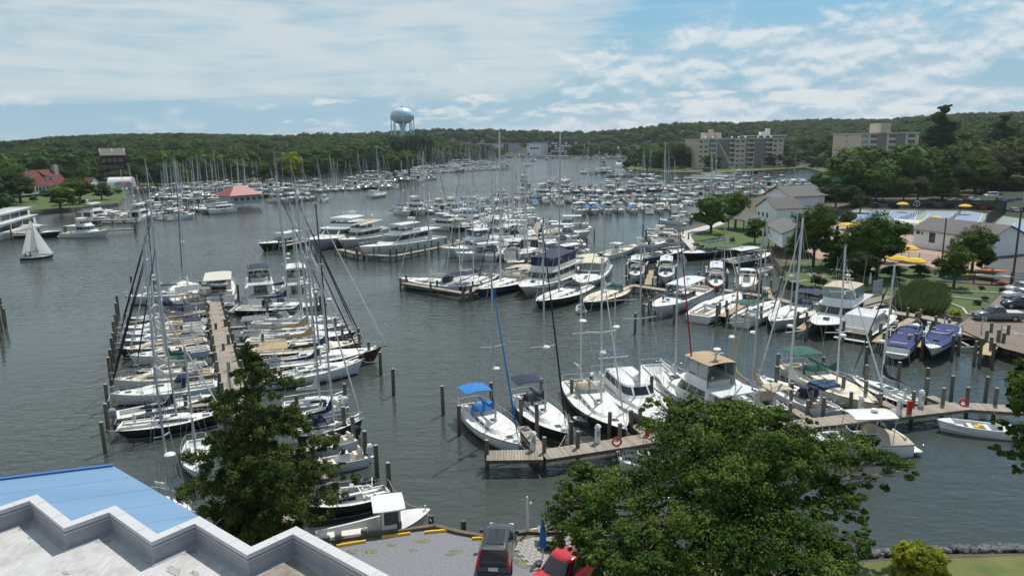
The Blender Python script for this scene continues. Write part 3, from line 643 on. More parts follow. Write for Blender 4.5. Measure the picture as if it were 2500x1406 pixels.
# ------------------------------------------------------------------ water
def water():
    m = bpy.data.materials.new('water'); m.use_nodes = True; nt = m.node_tree; N = nt.nodes.new; L = nt.links.new
    b = nt.nodes['Principled BSDF']; b.inputs['Roughness'].default_value = .07; b.inputs['IOR'].default_value = 1.333
    tc = N('ShaderNodeTexCoord')
    n0 = N('ShaderNodeTexNoise'); n0.inputs['Scale'].default_value = .03; L(tc.outputs['Object'], n0.inputs['Vector'])
    mx = N('ShaderNodeMix'); mx.data_type = 'RGBA'; L(n0.outputs['Fac'], mx.inputs['Factor']); mx.inputs[6].default_value = (.036, .048, .044, 1); mx.inputs[7].default_value = (.062, .070, .062, 1)
    L(mx.outputs[2], b.inputs['Base Color'])
    def nz(scale, rot, st, det=3):
        mp = N('ShaderNodeMapping'); mp.inputs['Rotation'].default_value = (0, 0, R(rot)); mp.inputs['Scale'].default_value = (st, 1, 1); L(tc.outputs['Object'], mp.inputs[0])
        n = N('ShaderNodeTexNoise'); n.inputs['Scale'].default_value = scale; n.inputs['Detail'].default_value = det; n.inputs['Distortion'].default_value = .4; n.inputs['Roughness'].default_value = .55; L(mp.outputs[0], n.inputs['Vector']); return n.outputs['Fac']
    # wind patches calm the ripples here and there
    pat = N('ShaderNodeTexNoise'); pat.inputs['Scale'].default_value = .018; pat.inputs['Detail'].default_value = 3; L(tc.outputs['Object'], pat.inputs['Vector'])
    pr = N('ShaderNodeMapRange'); L(pat.outputs['Fac'], pr.inputs[0]); pr.inputs[1].default_value = .35; pr.inputs[2].default_value = .65; pr.inputs[3].default_value = .30; pr.inputs[4].default_value = 1.3
    h1 = nz(1.7, 12, .45); h2 = nz(.55, -20, .5); a = N('ShaderNodeMath'); a.operation = 'MULTIPLY_ADD'; L(h2, a.inputs[0]); a.inputs[1].default_value = 1.5; L(h1, a.inputs[2])
    bp = N('ShaderNodeBump'); bp.inputs['Distance'].default_value = .125; L(pr.outputs[0], bp.inputs['Strength']); L(a.outputs[0], bp.inputs['Height']); L(bp.outputs[0], b.inputs['Normal'])
    MATS['water'] = m
    mb = MB(); mb.add([(-6000, -400, 0), (6000, -400, 0), (6000, 9000, 0), (-6000, 9000, 0)], [(0, 1, 2, 3)]); struct('water', mb, 'water')
water()
# ------------------------------------------------------------------ shore line of the creek, water outline clockwise from the lower left
LEFT = [(-900, 660), (-300, 590), (-60, 545), (70, 527), (290, 503), (312, 476), (335, 460), (620, 444), (760, 430), (930, 418), (1100, 400), (1180, 391), (1232, 384)]
FAR = [(1260, 381), (1400, 384), (1600, 384), (1640, 383)]
PEN = [(1625, 386), (1562, 394), (1520, 406), (1530, 417), (1640, 424), (1760, 426), (1966, 413), (2010, 424), (2128, 428)]
CLUB = [(2140, 447), (2130, 455), (1990, 466), (1880, 482), (1800, 503), (1757, 547), (1658, 570), (1692, 614), (1790, 614), (1880, 632), (1915, 682), (2000, 712), (2112, 736), (2172, 765), (2335, 800), (2452, 853), (2700, 940)]
NEAR = [(3300, 1300), (2800, 1338), (2500, 1350), (2300, 1352), (2088, 1368), (1900, 1362), (1700, 1345), (1440, 1300), (1290, 1296), (1185, 1308), (1062, 1282), (800, 1318), (690, 1345)]
def W2(l): return [tuple(P(x, y)[:2]) for x, y in l]
wl, wf, wp, wc, wn = map(W2, (LEFT, FAR, PEN, CLUB, NEAR)); wn = [tuple(P(x, y, 1.1)[:2]) for x, y in NEAR]
lastn = wn[-1]
creek = [(-900, 20), (-900, 160)]+wl+wf+wp+wc+[(150, 40)]+wn+[(lastn[0]-4, lastn[1]-6), (-16, 24), (-30, 30), (-60, 24), (-300, 10)]
CR = np.array(creek)
def inside(X, Y, poly):
    c = np.zeros(X.shape, bool); n = len(poly)
    for i in range(n):
        x0, y0 = poly[i]; x1, y1 = poly[(i+1) % n]
        if y0 == y1: continue
        m = ((y0 > Y) != (y1 > Y)) & (X < (x1-x0)*(Y-y0)/(y1-y0)+x0); c ^= m
    return c
def dist(X, Y, poly, closed=True):
    d = np.full(X.shape, 1e9); n = len(poly)
    for i in range(n if closed else n-1):
        x0, y0 = poly[i]; x1, y1 = poly[(i+1) % n]; dx, dy = x1-x0, y1-y0; l = dx*dx+dy*dy+1e-9
        t = np.clip(((X-x0)*dx+(Y-y0)*dy)/l, 0, 1); d = np.minimum(d, np.hypot(X-x0-t*dx, Y-y0-t*dy))
    return d
def vnoise(X, Y, s, seed):
    r = np.random.RandomState(seed); g = r.rand(64, 64); x = X/s; y = Y/s; i = np.floor(x).astype(int); j = np.floor(y).astype(int); fx = x-i; fy = y-j
    fx = fx*fx*(3-2*fx); fy = fy*fy*(3-2*fy); a = g[i % 64, j % 64]; b = g[(i+1) % 64, j % 64]; c = g[i % 64, (j+1) % 64]; d = g[(i+1) % 64, (j+1) % 64]
    return (a*(1-fx)+b*fx)*(1-fy)+(c*(1-fx)+d*fx)*fy
def sstep(v, a, b):
    t = np.clip((v-a)/(b-a), 0, 1); return t*t*(3-2*t)
def ground(X, Y):
    X = np.asarray(X, float); Y = np.asarray(Y, float)
    ins = inside(X, Y, creek); d = dist(X, Y, creek)
    az = np.degrees(np.arctan2(X, Y)); r = np.hypot(X, Y)
    h = -1.0+2.2*sstep(d, 12, 45)+3.0*sstep(d, 60, 330)
    hill = 16+14*(vnoise(X, Y, 320, 3)-.5)+9*np.exp(-((az+6)/7)**2)
    hill = hill+20*sstep(az, 4, 22)*sstep(r, 900, 1900)-7*sstep(-az, 30, 38)+11*np.exp(-((az+26)/8)**2)+7*np.exp(-((az-13)/4)**2)-5*np.exp(-((az-27)/2.5)**2)
    h = h+hill*sstep(r, 650, 1500)*sstep(d, 40, 300)
    h = h+9*sstep(r, 200, 520)*sstep(az, 20, 31)*sstep(d, 40, 160)
    h = np.where(ins, -3.0, h)
    h = np.where(Y < 60, np.minimum(h, -1.5), h)
    return h
def terrain():
    xs = np.concatenate([np.arange(-2600, -700, 40), np.arange(-700, 1000, 12), np.arange(1000, 2700, 40)]); ys = np.concatenate([np.arange(60, 1000, 12), np.arange(1000, 3600, 36)])
    X, Y = np.meshgrid(xs, ys); Z = ground(X, Y); nx, ny = len(xs), len(ys)
    co_ = np.stack([X, Y, Z], -1).reshape(-1, 3); i = np.arange(nx*ny).reshape(ny, nx)
    q = np.stack([i[:-1, :-1], i[:-1, 1:], i[1:, 1:], i[1:, :-1]], -1).reshape(-1, 4)
    me = bpy.data.meshes.new('hills'); me.vertices.add(len(co_)); me.vertices.foreach_set('co', co_.ravel()); me.loops.add(q.size); me.loops.foreach_set('vertex_index', q.ravel().astype(np.int32))
    me.polygons.add(len(q)); me.polygons.foreach_set('loop_start', np.arange(0, q.size, 4, dtype=np.int32)); me.polygons.foreach_set('use_smooth', np.ones(len(q), bool)); me.update()
    o = obj('hills', me, 'forest_floor'); o['kind'] = 'structure'
terrain()
def land(name, poly, z, m, side='beam', z0=-1.5, thick=True):
    mb = MB(); n = len(poly); mb.add([(x, y, z) for x, y in poly], [tuple(range(n))], 0)
    if thick: mb.add([(x, y, z0) for x, y in poly]+[(x, y, z) for x, y in poly], [(i, (i+1) % n, n+(i+1) % n, n+i) for i in range(n)], 1)
    o = struct(name, mb, [m, side]); return o
def ccw(p):
    a = sum(p[i][0]*p[(i+1) % len(p)][1]-p[(i+1) % len(p)][0]*p[i][1] for i in range(len(p))); return p if a > 0 else p[::-1]
GZ = 1.3
land('lawn_ground', ccw(wl[:8]+W2([(640, 432), (300, 420), (0, 430), (-900, 470)])), 1.2, 'grass')
land('peninsula_ground', ccw(wp+W2([(2128, 405), (1700, 388)])), 1.1, 'grass')
land('club_ground', ccw(wc+[(150, 40), (260, 60), (420, 400)]+W2([(2140, 430)])), GZ, 'soil', 'rock_pale')
land('quay_ground', ccw([(150, 40)]+wn+[(lastn[0]-4, lastn[1]-6), (-16, 24), (-30, 30), (-60, 24), (-300, 10), (-300, -200), (300, -200)]), 1.1, 'soil', 'beam')
land('far_shore_ground', ccw(wf+W2([(1640, 372), (1230, 371)])), 1.0, 'asphalt')
def patch(name, px, z, m, base=None):
    p = [tuple(P(x, y, z)[:2]) for x, y in px]; mb = MB(); mb.add([(x, y, z) for x, y in ccw(p)], [tuple(range(len(p)))]); return struct(name, mb, m)
# ------------------------------------------------------------------ foliage
def crown_mesh(name, lobes, n, leaf, seed, fill=.35, flat=.8, drop=0.0, per=60, solid=0.0, cz=.23):
    "leaf sprays spread over lobes [(x,y,z,rx,ry,rz)] as thousands of small leaf faces, clumped"
    r = np.random.RandomState(seed); lo = np.array(lobes, float); w = (lo[:, 3]*lo[:, 4]+lo[:, 3]*lo[:, 5])**.9; w /= w.sum()
    nc = max(40, n//per); li = r.choice(len(lo), nc, p=w); u = r.normal(size=(nc, 3)); u /= np.linalg.norm(u, axis=1)[:, None]; u[:, 2] = np.where(u[:, 2] < -.35, -u[:, 2]*.6, u[:, 2])
    rad = 1-fill*r.rand(nc)**1.6; c = lo[li, :3]+u*lo[li, 3:]*rad[:, None]
    cr_ = (lo[li, 3]*cz*(.55+r.rand(nc)*.9))
    k = r.randint(0, nc, n); d = r.normal(size=(n, 3)); d /= np.linalg.norm(d, axis=1)[:, None]; d *= (r.rand(n)**.5)[:, None]
    p = c[k]+d*cr_[k][:, None]*np.array([1, 1, .62]); p[:, 2] -= drop*np.abs(r.normal(size=n))*cr_[k]
    nrm = u[k]*.75+d*1.0+r.normal(size=(n, 3))*.38; nrm[:, 2] += flat*.75; nrm /= np.linalg.norm(nrm, axis=1)[:, None]
    t = np.cross(nrm, r.normal(size=(n, 3))); t /= np.linalg.norm(t, axis=1)[:, None]; b = np.cross(nrm, t)
    s = leaf*(.6+.8*r.rand(n))[:, None]
    V = np.stack([p-t*s, p-b*s*.5+t*s*.1, p+t*s, p+b*s*.5+t*s*.1], 1).reshape(-1, 3)
    if solid:
        Q = []
        for x, y, z, a, b_, c_ in lo:
            nu, nv = 9, 6; g = 1-.22*r.rand(nv+1, nu)
            def pt(i, j):
                th = math.pi*i/nv; ph = 2*math.pi*(j % nu)/nu; k_ = g[i, j % nu]*solid; return (x+a*k_*math.sin(th)*math.cos(ph), y+b_*k_*math.sin(th)*math.sin(ph), z+c_*k_*math.cos(th))
            for i in range(nv):
                for j in range(nu): Q += [pt(i, j), pt(i, j+1), pt(i+1, j+1), pt(i+1, j)]
        V = np.concatenate([V, np.array(Q)])
    return quads(name, V)
def quads(name, V):
    n = len(V)//4; me = bpy.data.meshes.new(name); me.vertices.add(len(V)); me.vertices.foreach_set('co', V.astype(np.float32).ravel()); me.loops.add(n*4); me.loops.foreach_set('vertex_index', np.arange(n*4, dtype=np.int32))
    me.polygons.add(n); me.polygons.foreach_set('loop_start', np.arange(0, n*4, 4, dtype=np.int32)); me.update(); return me
def lobes_round(R_, H, seed, n=9, base=.32):
    r = random.Random(seed); L_ = [(0, 0, H*.62, R_*.72, R_*.72, H*.34)]
    for i in range(n):
        a = i*2.4+r.random(); q = R_*r.uniform(.35, .66); z = H*r.uniform(base+.08, .80); k = R_*r.uniform(.28, .46); L_.append((q*math.cos(a), q*math.sin(a), z, k, k, k*.8))
    return L_
def trunk_mb(H, r0, lobes, seed, lean=0.0):
    r = random.Random(seed); mb = MB(); top = (lean, 0, H*.6); mb.tube([(0, 0, -.5), (lean*.2, .05, H*.2), (lean*.6, 0, H*.42), top], [r0*1.25, r0, r0*.72, r0*.35], 7)
    for l in lobes[:9]: 
        z = H*r.uniform(.22, .45); t = (z/H)/.6; mb.tube([(lean*t, 0, z), (lerp(lean*t, l[0], .55), l[1]*.5, lerp(z, l[2], .45)), (l[0], l[1], l[2])], [r0*.42, r0*.28, r0*.08], 5, cap=False)
    return mb
TREES = {}
def tree_proto(key, R_, H, n, leaf, m, seed, bark='bark', lob=None, fill=.35, bz=.32, per=40, solid=.80):
    lob = lob or lobes_round(R_, H, seed, base=bz); TREES[key] = (crown_mesh('crown', lob, n, leaf, seed, fill, per=per, solid=solid, cz=.30), trunk_mb(H, .02*H+.05, lob, seed).mesh('trunk', True), m, bark)
for i in range(4): tree_proto('far%d' % i, 5.6+.6*(i % 3), 15, 3600, .34, 'leaf_far', 20+i, fill=.18, bz=.12, per=30, solid=.86)
tree_proto('tall', 5.2, 25, 5200, .38, 'leaf_far', 31, lob=[(0,0,9,4.5,4.5,4),(1,0,14,4.6,4.2,4),(-1.4,.5,18,3.6,3.6,3.4),(1.2,0,21,2.7,2.7,2.8),(-.6,0,23.8,1.9,1.9,2.0),(2.8,0,16.5,2,2,1.6),(-3.2,0,13,2,2,1.8)])
tree_proto('cone', 4.2, 15, 5000, .30, 'leaf_blue', 33, lob=[(0,0,1.8+k*1.55,4.3-.46*k,4.3-.46*k,1.15) for k in range(9)], fill=.3)
tree_proto('round0', 3.4, 8, 8000, .16, 'leaf', 41, bz=.2); tree_proto('round1', 3.4, 8, 8000, .16, 'leaf', 42, bz=.2)
tree_proto('round2', 4.6, 10.5, 15000, .18, 'leaf', 43, bz=.16, solid=.72); tree_proto('near2', 3.6, 9, 12000, .15, 'leaf_near', 45, bz=.2, solid=.6)
BARKI = {}
def tree(key, x, y, h, label, group=None, z=None, m=None, rz=None, sx=1.0, name='tree', cat='tree', H0=None):
    cm, tm, lm, bk = TREES[key]; H0 = {'far': 15, 'tal': 25.5, 'con': 15.5, 'rou': 8.2, 'nea': 9}[key[:3]] if H0 is None else H0
    if key == 'round2': H0 = 10.5
    z = float(ground([x], [y])[0]) if z is None else z
    t = thing(name, label, cat, (x, y, z), rnd.uniform(0, 6.28) if rz is None else rz, group); s = h/H0; t.scale = (s*sx, s*sx, s)
    obj('crown', cm, m or lm, t); obj('trunk', tm, bk, t); return t
# bank trees one by one
ti = 0
def bank(x0, x1, n, y0, y1, hmin, hmax, where, spread=1.0, mats=('leaf_far','leaf_far','leaf_far','leaf_blue','leaf_olive')):
    global ti
    for i in range(n):
        px = lerp(x0, x1, (i+rnd.random()*.8)/n); py = rnd.uniform(min(y0, y1), max(y0, y1)) if y0 != y1 else y0
        p = P(px, py); z = float(ground([p.x], [p.y])[0])
        if z < .0 and abs(z+3) < .01: continue
        if 236 < px < 322 and py > 425: continue
        m = mats[rnd.randrange(len(mats))]; h = rnd.uniform(hmin, hmax)
        sh = {'leaf_far': 'broad green', 'leaf_blue': 'deep green', 'leaf_olive': 'dull olive', 'leaf': 'fresh green', 'leaf_dark': 'very dark', 'leaf_near': 'bright green'}[m]
        tree('far%d' % rnd.randrange(4), p.x, p.y, h, '%s leafy tree, %s from the left %s' % (sh, nth(i), where), 'trees '+where, z=max(z, .8), m=m, sx=rnd.uniform(.95, 1.3)*spread)
bank(-30, 300, 19, 447, 436, 18, 25, 'behind the red-roofed house')
bank(240, 640, 22, 437, 428, 15, 20, 'behind the left marina')
bank(640, 960, 18, 416, 408, 18, 24, 'left of the water tower')
bank(905, 1130, 15, 398, 390, 21, 27, 'on the bank below the water tower')
bank(-20, 700, 28, 424, 412, 21, 27, 'on the slope over the left marina')
bank(700, 1130, 22, 402, 388, 22, 28, 'further up the tower slope')
bank(1530, 1690, 13, 408, 400, 9, 14, 'on the point left of the apartments', mats=('leaf', 'leaf_far', 'leaf_far', 'leaf_dark'))
bank(1600, 1690, 8, 416, 412, 10, 15, 'along the shady point shore', mats=('leaf_far', 'leaf_dark'))
bank(1915, 2030, 7, 404, 398, 8, 12, 'between the two apartment blocks')
bank(1960, 2140, 13, 418, 412, 6, 10, 'along the head of the creek', mats=('leaf_far', 'leaf_olive', 'leaf_dark'))
bank(2190, 2500, 14, 432, 415, 14, 20, 'on the right bank behind the club', mats=('leaf', 'leaf_far', 'leaf_olive', 'leaf_dark', 'leaf_blue'))
bank(2170, 2520, 12, 452, 440, 11, 15, 'in front of the right bank wood', mats=('leaf', 'leaf_far', 'leaf_near', 'leaf_dark'))
bank(2190, 2520, 12, 405, 396, 15, 21, 'on the right bank crest')
bank(-60, 60, 6, 462, 452, 17, 22, 'over the tour boat', mats=('leaf', 'leaf_far')); bank(160, 330, 11, 458, 446, 15, 20, 'behind the lawn on the left', mats=('leaf', 'leaf_far', 'leaf_dark'))
bank(300, 720, 20, 448, 438, 11, 16, 'along the left marina shore', mats=('leaf', 'leaf_far', 'leaf_near', 'leaf_dark', 'leaf_olive')); bank(740, 1170, 18, 424, 396, 12, 17, 'along the tower-side shore', mats=('leaf', 'leaf_far', 'leaf_dark'))
# distant forest as one mass
def forest():
    r = np.random.RandomState(5); pts = []
    for (x0, x1, y0, y1, sp_) in ((-700, 900, 260, 1100, 11.0), (-2000, 2300, 1100, 2300, 17.0)):
        X, Y = np.meshgrid(np.arange(x0, x1, sp_), np.arange(y0, y1, sp_)); X = X+r.uniform(-.45, .45, X.shape)*sp_; Y = Y+r.uniform(-.45, .45, X.shape)*sp_
        X, Y = X.ravel(), Y.ravel(); a = np.abs(np.degrees(np.arctan2(X, Y))) < 40; X, Y = X[a], Y[a]
        d = dist(X, Y, creek); ins = inside(X, Y, creek); ok = (~ins) & (d > 16)
        # keep the far boatyard, the clubs and the apartments clear
        for (cx_, cy_, rr) in CLEAR: ok &= np.hypot(X-cx_, Y-cy_) > rr
        Xc, Yc = X[ok], Y[ok]; pts.append(np.stack([Xc, Yc, ground(Xc, Yc)-.5-(.0 if sp_ < 12 else 1)], 1))
    p = np.concatenate(pts); me = bpy.data.meshes.new('forest'); me.vertices.add(len(p)); me.vertices.foreach_set('co', p.ravel()); me.update()
    o = bpy.data.objects.new('forest', me); link(o); o['kind'] = 'stuff'; o['label'] = 'green woods covering the hills behind the creek'
    ng = bpy.data.node_groups.new('scatter', 'GeometryNodeTree'); ng.interface.new_socket('Geometry', in_out='INPUT', socket_type='NodeSocketGeometry'); ng.interface.new_socket('Geometry', in_out='OUTPUT', socket_type='NodeSocketGeometry')
    N = ng.nodes.new; L = ng.links.new; gi = N('NodeGroupInput'); go = N('NodeGroupOutput'); j = N('GeometryNodeJoinGeometry')
    src = [c for c in bpy.data.objects if c.name.startswith('crown')]; seen = {}
    for c in src:
        if c.data.name not in seen and c.data == TREES['far%d' % (len(seen) if len(seen) < 4 else 3)][0]: seen[c.data.name] = c
    protos = []
    for k in range(4):
        c = next(c for c in src if c.data == TREES['far%d' % k][0] and c.material_slots[0].material.name == 'leaf_far'); protos.append(c)
    gm = N('GeometryNodeGeometryToInstance')
    for c in protos:
        oi = N('GeometryNodeObjectInfo'); oi.inputs[0].default_value = c; oi.transform_space = 'ORIGINAL'; L(oi.outputs['Geometry'], gm.inputs[0])
    ip = N('GeometryNodeInstanceOnPoints'); L(gi.outputs[0], ip.inputs['Points']); L(gm.outputs[0], ip.inputs['Instance']); ip.inputs['Pick Instance'].default_value = True
    # pick one of the separate instances: join would merge, so gather instances instead
    ng.nodes.remove(gm); ji = N('GeometryNodeJoinGeometry')
    for nd in [n for n in ng.nodes if n.bl_idname == 'GeometryNodeObjectInfo']:
        gti = N('GeometryNodeGeometryToInstance'); L(nd.outputs['Geometry'], gti.inputs[0]); L(gti.outputs[0], ji.inputs[0])
    L(ji.outputs[0], ip.inputs['Instance'])
    rv = N('FunctionNodeRandomValue'); rv.data_type = 'FLOAT_VECTOR'; rv.inputs[0].default_value = (0, 0, 0); rv.inputs[1].default_value = (.15, .15, 6.28); L(rv.outputs[0], ip.inputs['Rotation'])
    rs = N('FunctionNodeRandomValue'); rs.data_type = 'FLOAT_VECTOR'; rs.inputs[0].default_value = (1.0, 1.0, .7); rs.inputs[1].default_value = (2.0, 2.0, 1.5); rs.inputs['Seed'].default_value = 4; L(rs.outputs[0], ip.inputs['Scale'])
    L(ip.outputs[0], go.inputs[0]); ng.nodes.remove(j)
    md = o.modifiers.new('scatter', 'NODES'); md.node_group = ng
    ng.nodes; o.data.materials.append(G('leaf_far')); return o
CLEAR = []
for px, py, rr in ((1690, 395, 40), (1750, 395, 45), (1800, 400, 45), (1860, 405, 45), (1905, 405, 30), (2060, 405, 34), (2110, 405, 40)):
    c = P(px, py); CLEAR.append((c.x, c.y, rr))
for px, py in ((2120, 428), (2150, 432), (2150, 440), (2180, 436), (2200, 444), (2185, 425), (2210, 432), (2165, 418), (2195, 412)): c = P(px, py); CLEAR.append((c.x, c.y, 26))
for k in range(9):
    for y_ in (398, 408, 418): c = P(2005+k*22, y_); CLEAR.append((c.x, c.y, 20))
for k in range(9): c = P(1690+k*30, 417); CLEAR.append((c.x, c.y, 30))
for k in range(12): c = P(1160+k*40, 380); CLEAR.append((c.x, c.y+30, 75))
# club grounds and tennis
for px, py, rr in ((2000, 520, 40), (2100, 540, 45), (2250, 560, 60), (2400, 560, 60), (2450, 640, 60), (2300, 500, 30), (2400, 480, 30), (2480, 500, 40), (1900, 500, 25)):
    c = P(px, py); CLEAR.append((c.x, c.y, rr*.8))
for px, py, rr in ((150, 470, 34), (60, 462, 34), (20, 505, 34), (80, 495, 34), (150, 495, 34), (220, 488, 30), (285, 480, 20), (-20, 480, 30), (110, 475, 34)): c = P(px, py); CLEAR += [(c.x, c.y, rr)]
for px, py in ((268, 440), (285, 436), (300, 440), (285, 448), (270, 452), (300, 455)): c = P(px, py); CLEAR += [(c.x, c.y, 16)]
forest()
for k in range(4):
    TREES['far%d' % k][0].materials[0] = G('leaf_far')
# ------------------------------------------------------------------ the roof in the foreground
def membrane():
    m = mat('membrane', (.60,.60,.59), rough=.75); nt = m.node_tree; N = nt.nodes.new; L = nt.links.new; b = nt.nodes['Principled BSDF']
    tc = N('ShaderNodeTexCoord'); n1 = N('ShaderNodeTexNoise'); n1.inputs['Scale'].default_value = .9; n1.inputs['Detail'].default_value = 8; n1.inputs['Roughness'].default_value = .7; L(tc.outputs['Object'], n1.inputs['Vector'])
    mp = N('ShaderNodeMapping'); mp.inputs['Rotation'].default_value = (0,0,R(-48)); mp.inputs['Scale'].default_value = (7, .6, 1); L(tc.outputs['Object'], mp.inputs[0])
    n2 = N('ShaderNodeTexNoise'); n2.inputs['Scale'].default_value = 1.3; n2.inputs['Detail'].default_value = 6; L(mp.outputs[0], n2.inputs['Vector'])
    r1 = N('ShaderNodeMapRange'); L(n1.outputs['Fac'], r1.inputs[0]); r1.inputs[1].default_value = .34; r1.inputs[2].default_value = .56
    r2 = N('ShaderNodeMapRange'); L(n2.outputs['Fac'], r2.inputs[0]); r2.inputs[1].default_value = .30; r2.inputs[2].default_value = .60; r2.inputs[3].default_value = .86
    mx = N('ShaderNodeMix'); mx.data_type = 'RGBA'; L(r1.outputs[0], mx.inputs['Factor']); mx.inputs[6].default_value = (.36,.35,.335,1); mx.inputs[7].default_value = (.50,.50,.50,1)
    m2 = N('ShaderNodeMix'); m2.data_type = 'RGBA'; m2.blend_type = 'MULTIPLY'; m2.inputs['Factor'].default_value = 1; L(mx.outputs[2], m2.inputs[6]); L(r2.outputs[0], m2.inputs[7]); L(m2.outputs[2], b.inputs['Base Color'])
    bp = N('ShaderNodeBump'); bp.inputs['Strength'].default_value = .5; bp.inputs['Distance'].default_value = .04; L(n2.outputs['Fac'], bp.inputs['Height']); L(bp.outputs[0], b.inputs['Normal'])
membrane()
mat('stain_dark', (.19,.18,.155), rough=.95, col2=(.47,.46,.44), nscale=2.2, detail=8, bump=.2)
mat('membrane_brown', (.36,.33,.29), rough=.85, col2=(.16,.13,.11), nscale=1.1, detail=8, bump=.3)
mat('stucco', (.33,.335,.36), rough=.85, noise=.16, nscale=1.6, stretch=(1.5,1.5,.3), bump=.25, bscale=30); mat('cap_metal', (.52,.52,.53), rough=.55, noise=.08, nscale=2)
mat('roof_blue', (.135,.255,.41), rough=.6, col2=(.165,.29,.44), nscale=.5, stretch=(.12,1.6,1), detail=2); mat('roof_blue_dark', (.05,.16,.40), rough=.5)
def foreground_building():
    T = thing('harbour_building', 'flat white roof with zigzag parapet and a bright blue lower roof', 'building', (-16, 22, 0))
    zt = 10.0; O = Vector((-16, 22, 0))
    outer = [(-300, 1345), (-200, 1303), (-110, 1340)][:0]+[(-420, 1330), (-330, 1268), (-215, 1345), (-98, 1268), (-20, 1248)]
    # regular saw-tooth: long side a, short side b, as measured on the roof
    la, sb = Vector((2.77, -2.22, 0)), Vector((1.04, 1.20, 0)); p = Vector((-19.76, 27.32, zt)); zz = [p.copy()]
    for k in range(4): p = p+la; zz.append(p.copy()); p = p+sb; zz.append(p.copy())
    zz = zz[:-1]; zz.append(zz[-1]+la*0.5); q = Vector((-19.76, 27.32, zt))-sb; pre = [q.copy()]
    q = q-la; pre.append(q.copy())
    # real corners, photographed ones first
    pts = pre[::-1]+zz[:1]+[P(172,1273,zt), P(280,1235,zt), P(382,1305,zt), P(485,1261,zt), P(612,1336,zt), P(722,1286,zt), P(722,1286,zt)+la*2.6]
    def offs(pl, d):
        out = []
        for i, p in enumerate(pl):
            n = []
            for a, b in ((pl[i-1], p) if i else (pl[0], pl[1]), (p, pl[i+1]) if i < len(pl)-1 else (pl[-2], pl[-1])):
                v = (b-a).normalized(); n.append(Vector((-v.y, v.x, 0)))
            m = (n[0]+n[1]); m = m/max(m.length_squared/2, .3); out.append(p-m*d)
        return out
    inn = offs(pts, .30); foot = offs(pts, .42); W_ = offs(pts, -.02)
    def L_(p, z): return (p.x-O.x, p.y-O.y, z)
    def strip(rows, nm, m, closed=False):
        mb = MB()
        for k in range(len(rows)-1):
            A, B_ = rows[k], rows[k+1]; n = len(A)
            mb.add(A+B_, [(i, i+1, n+i+1, n+i) for i in range(n-1)])
        return obj(nm, mb, m, T)
    def tri(p): return [L_(a, z) for a, z in p]
    o1 = offs(pts, -.05); i1 = offs(pts, .35)
    strip([[L_(p, zt-.16) for p in o1], [L_(p, zt) for p in o1], [L_(p, zt) for p in i1], [L_(p, zt-.16) for p in i1]], 'parapet_cap', 'cap_metal')
    strip([[L_(p, zt-.165) for p in offs(pts, .34)], [L_(p, zt-.165) for p in inn], [L_(p, zt-.80) for p in inn], [L_(p, zt-.93) for p in offs(pts, .55)]], 'parapet_wall', 'stucco')
    strip([[L_(p, zt-.26) for p in offs(pts, .315)], [L_(p, zt-.24) for p in offs(pts, .335)], [L_(p, zt-.29) for p in offs(pts, .335)]], 'flashing_strip', 'cap_metal')
    strip([[L_(p, zt-.01) for p in pts], [L_(p, 6.5) for p in pts]], 'outer_wall', 'stucco')
    back = [Vector((x, y, 0)) for x, y in ((pts[-1].x+1.5, pts[-1].y-8), (-2, -6), (-45, -6), (-45, pts[0].y))]
    fl = [L_(p, zt-.90) for p in foot]+[L_(p, zt-.90) for p in back]
    mb = MB().add(fl, [tuple(range(len(fl)))[::-1]]); obj('roof_membrane', mb, 'membrane', T)
    mb = MB(); bl = [L_(p, 0) for p in back]; mb.add([(x, y, 1) for x, y, z in bl]+[(x, y, zt-.9) for x, y, z in bl], [(i, i+1, 5+i-1, 4+i) for i in range(3)])
    mb.add([L_(pts[-1], 1), L_(back[0], 1), L_(back[0], zt), L_(pts[-1], zt)], [(0,1,2,3)]); obj('wall', mb, 'stucco', T)
    # grime where water stands in the inner corners and brown worn roof at the right
    i = 0
    for p in foot:
        pass
    for px, py, s in ((60, 1280, .55), (256, 1308, .6), (464, 1337, .6), (712, 1358, .55), (78, 1308, .16), (165, 1393, .20), (430, 1389, .42), (480, 1394, .22)):
        c = P(px, py, zt-.9); r = random.Random(px); mb = MB(); n = 22; ring = []
        for k in range(n):
            a = 2*math.pi*k/n; q = s*(.55+.5*r.random()); d = la.normalized()*math.cos(a)*q*1.1+sb.normalized()*math.sin(a)*q*.5; ring.append((c.x+d.x-O.x, c.y+d.y-O.y-.12, zt-.895+.002*i))
        mb.add(ring, [tuple(range(n))]); obj('water_stain', mb, 'stain_dark', T); i += 1
    c = P(800, 1440, zt-.9); e = [P(712, 1356, zt-.9), P(870, 1470, zt-.9), P(700, 1500, zt-.9), P(560, 1420, zt-.9)]
    mb = MB().add([L_(p, zt-.885) for p in e], [(0,1,2,3)]); obj('worn_patch', mb, 'membrane_brown', T)
    # blue roof
    zb = zt-.13; e1_, e2_ = P(0, 1171, zb), P(277, 1137, zb); e = [e1_+(e1_-e2_).normalized()*1.45, P(0, 1171, zb), P(277, 1137, zb), P(612, 1333, zb)]
    d = (e[3]-e[2]); far = e[3]+d.normalized()*7
    kk = pts.index(P(612,1336,zt)); poly = [L_(p, zb) for p in e]+[L_(p, zb) for p in reversed(offs(pts, .05)[:kk+1])]
    mb = MB().add(poly, [tuple(range(len(poly)))[::-1]]); obj('blue_roof', mb, 'roof_blue', T)
    u_ = (e[1]-e[2]).normalized(); seg = offs(pts, -.05)
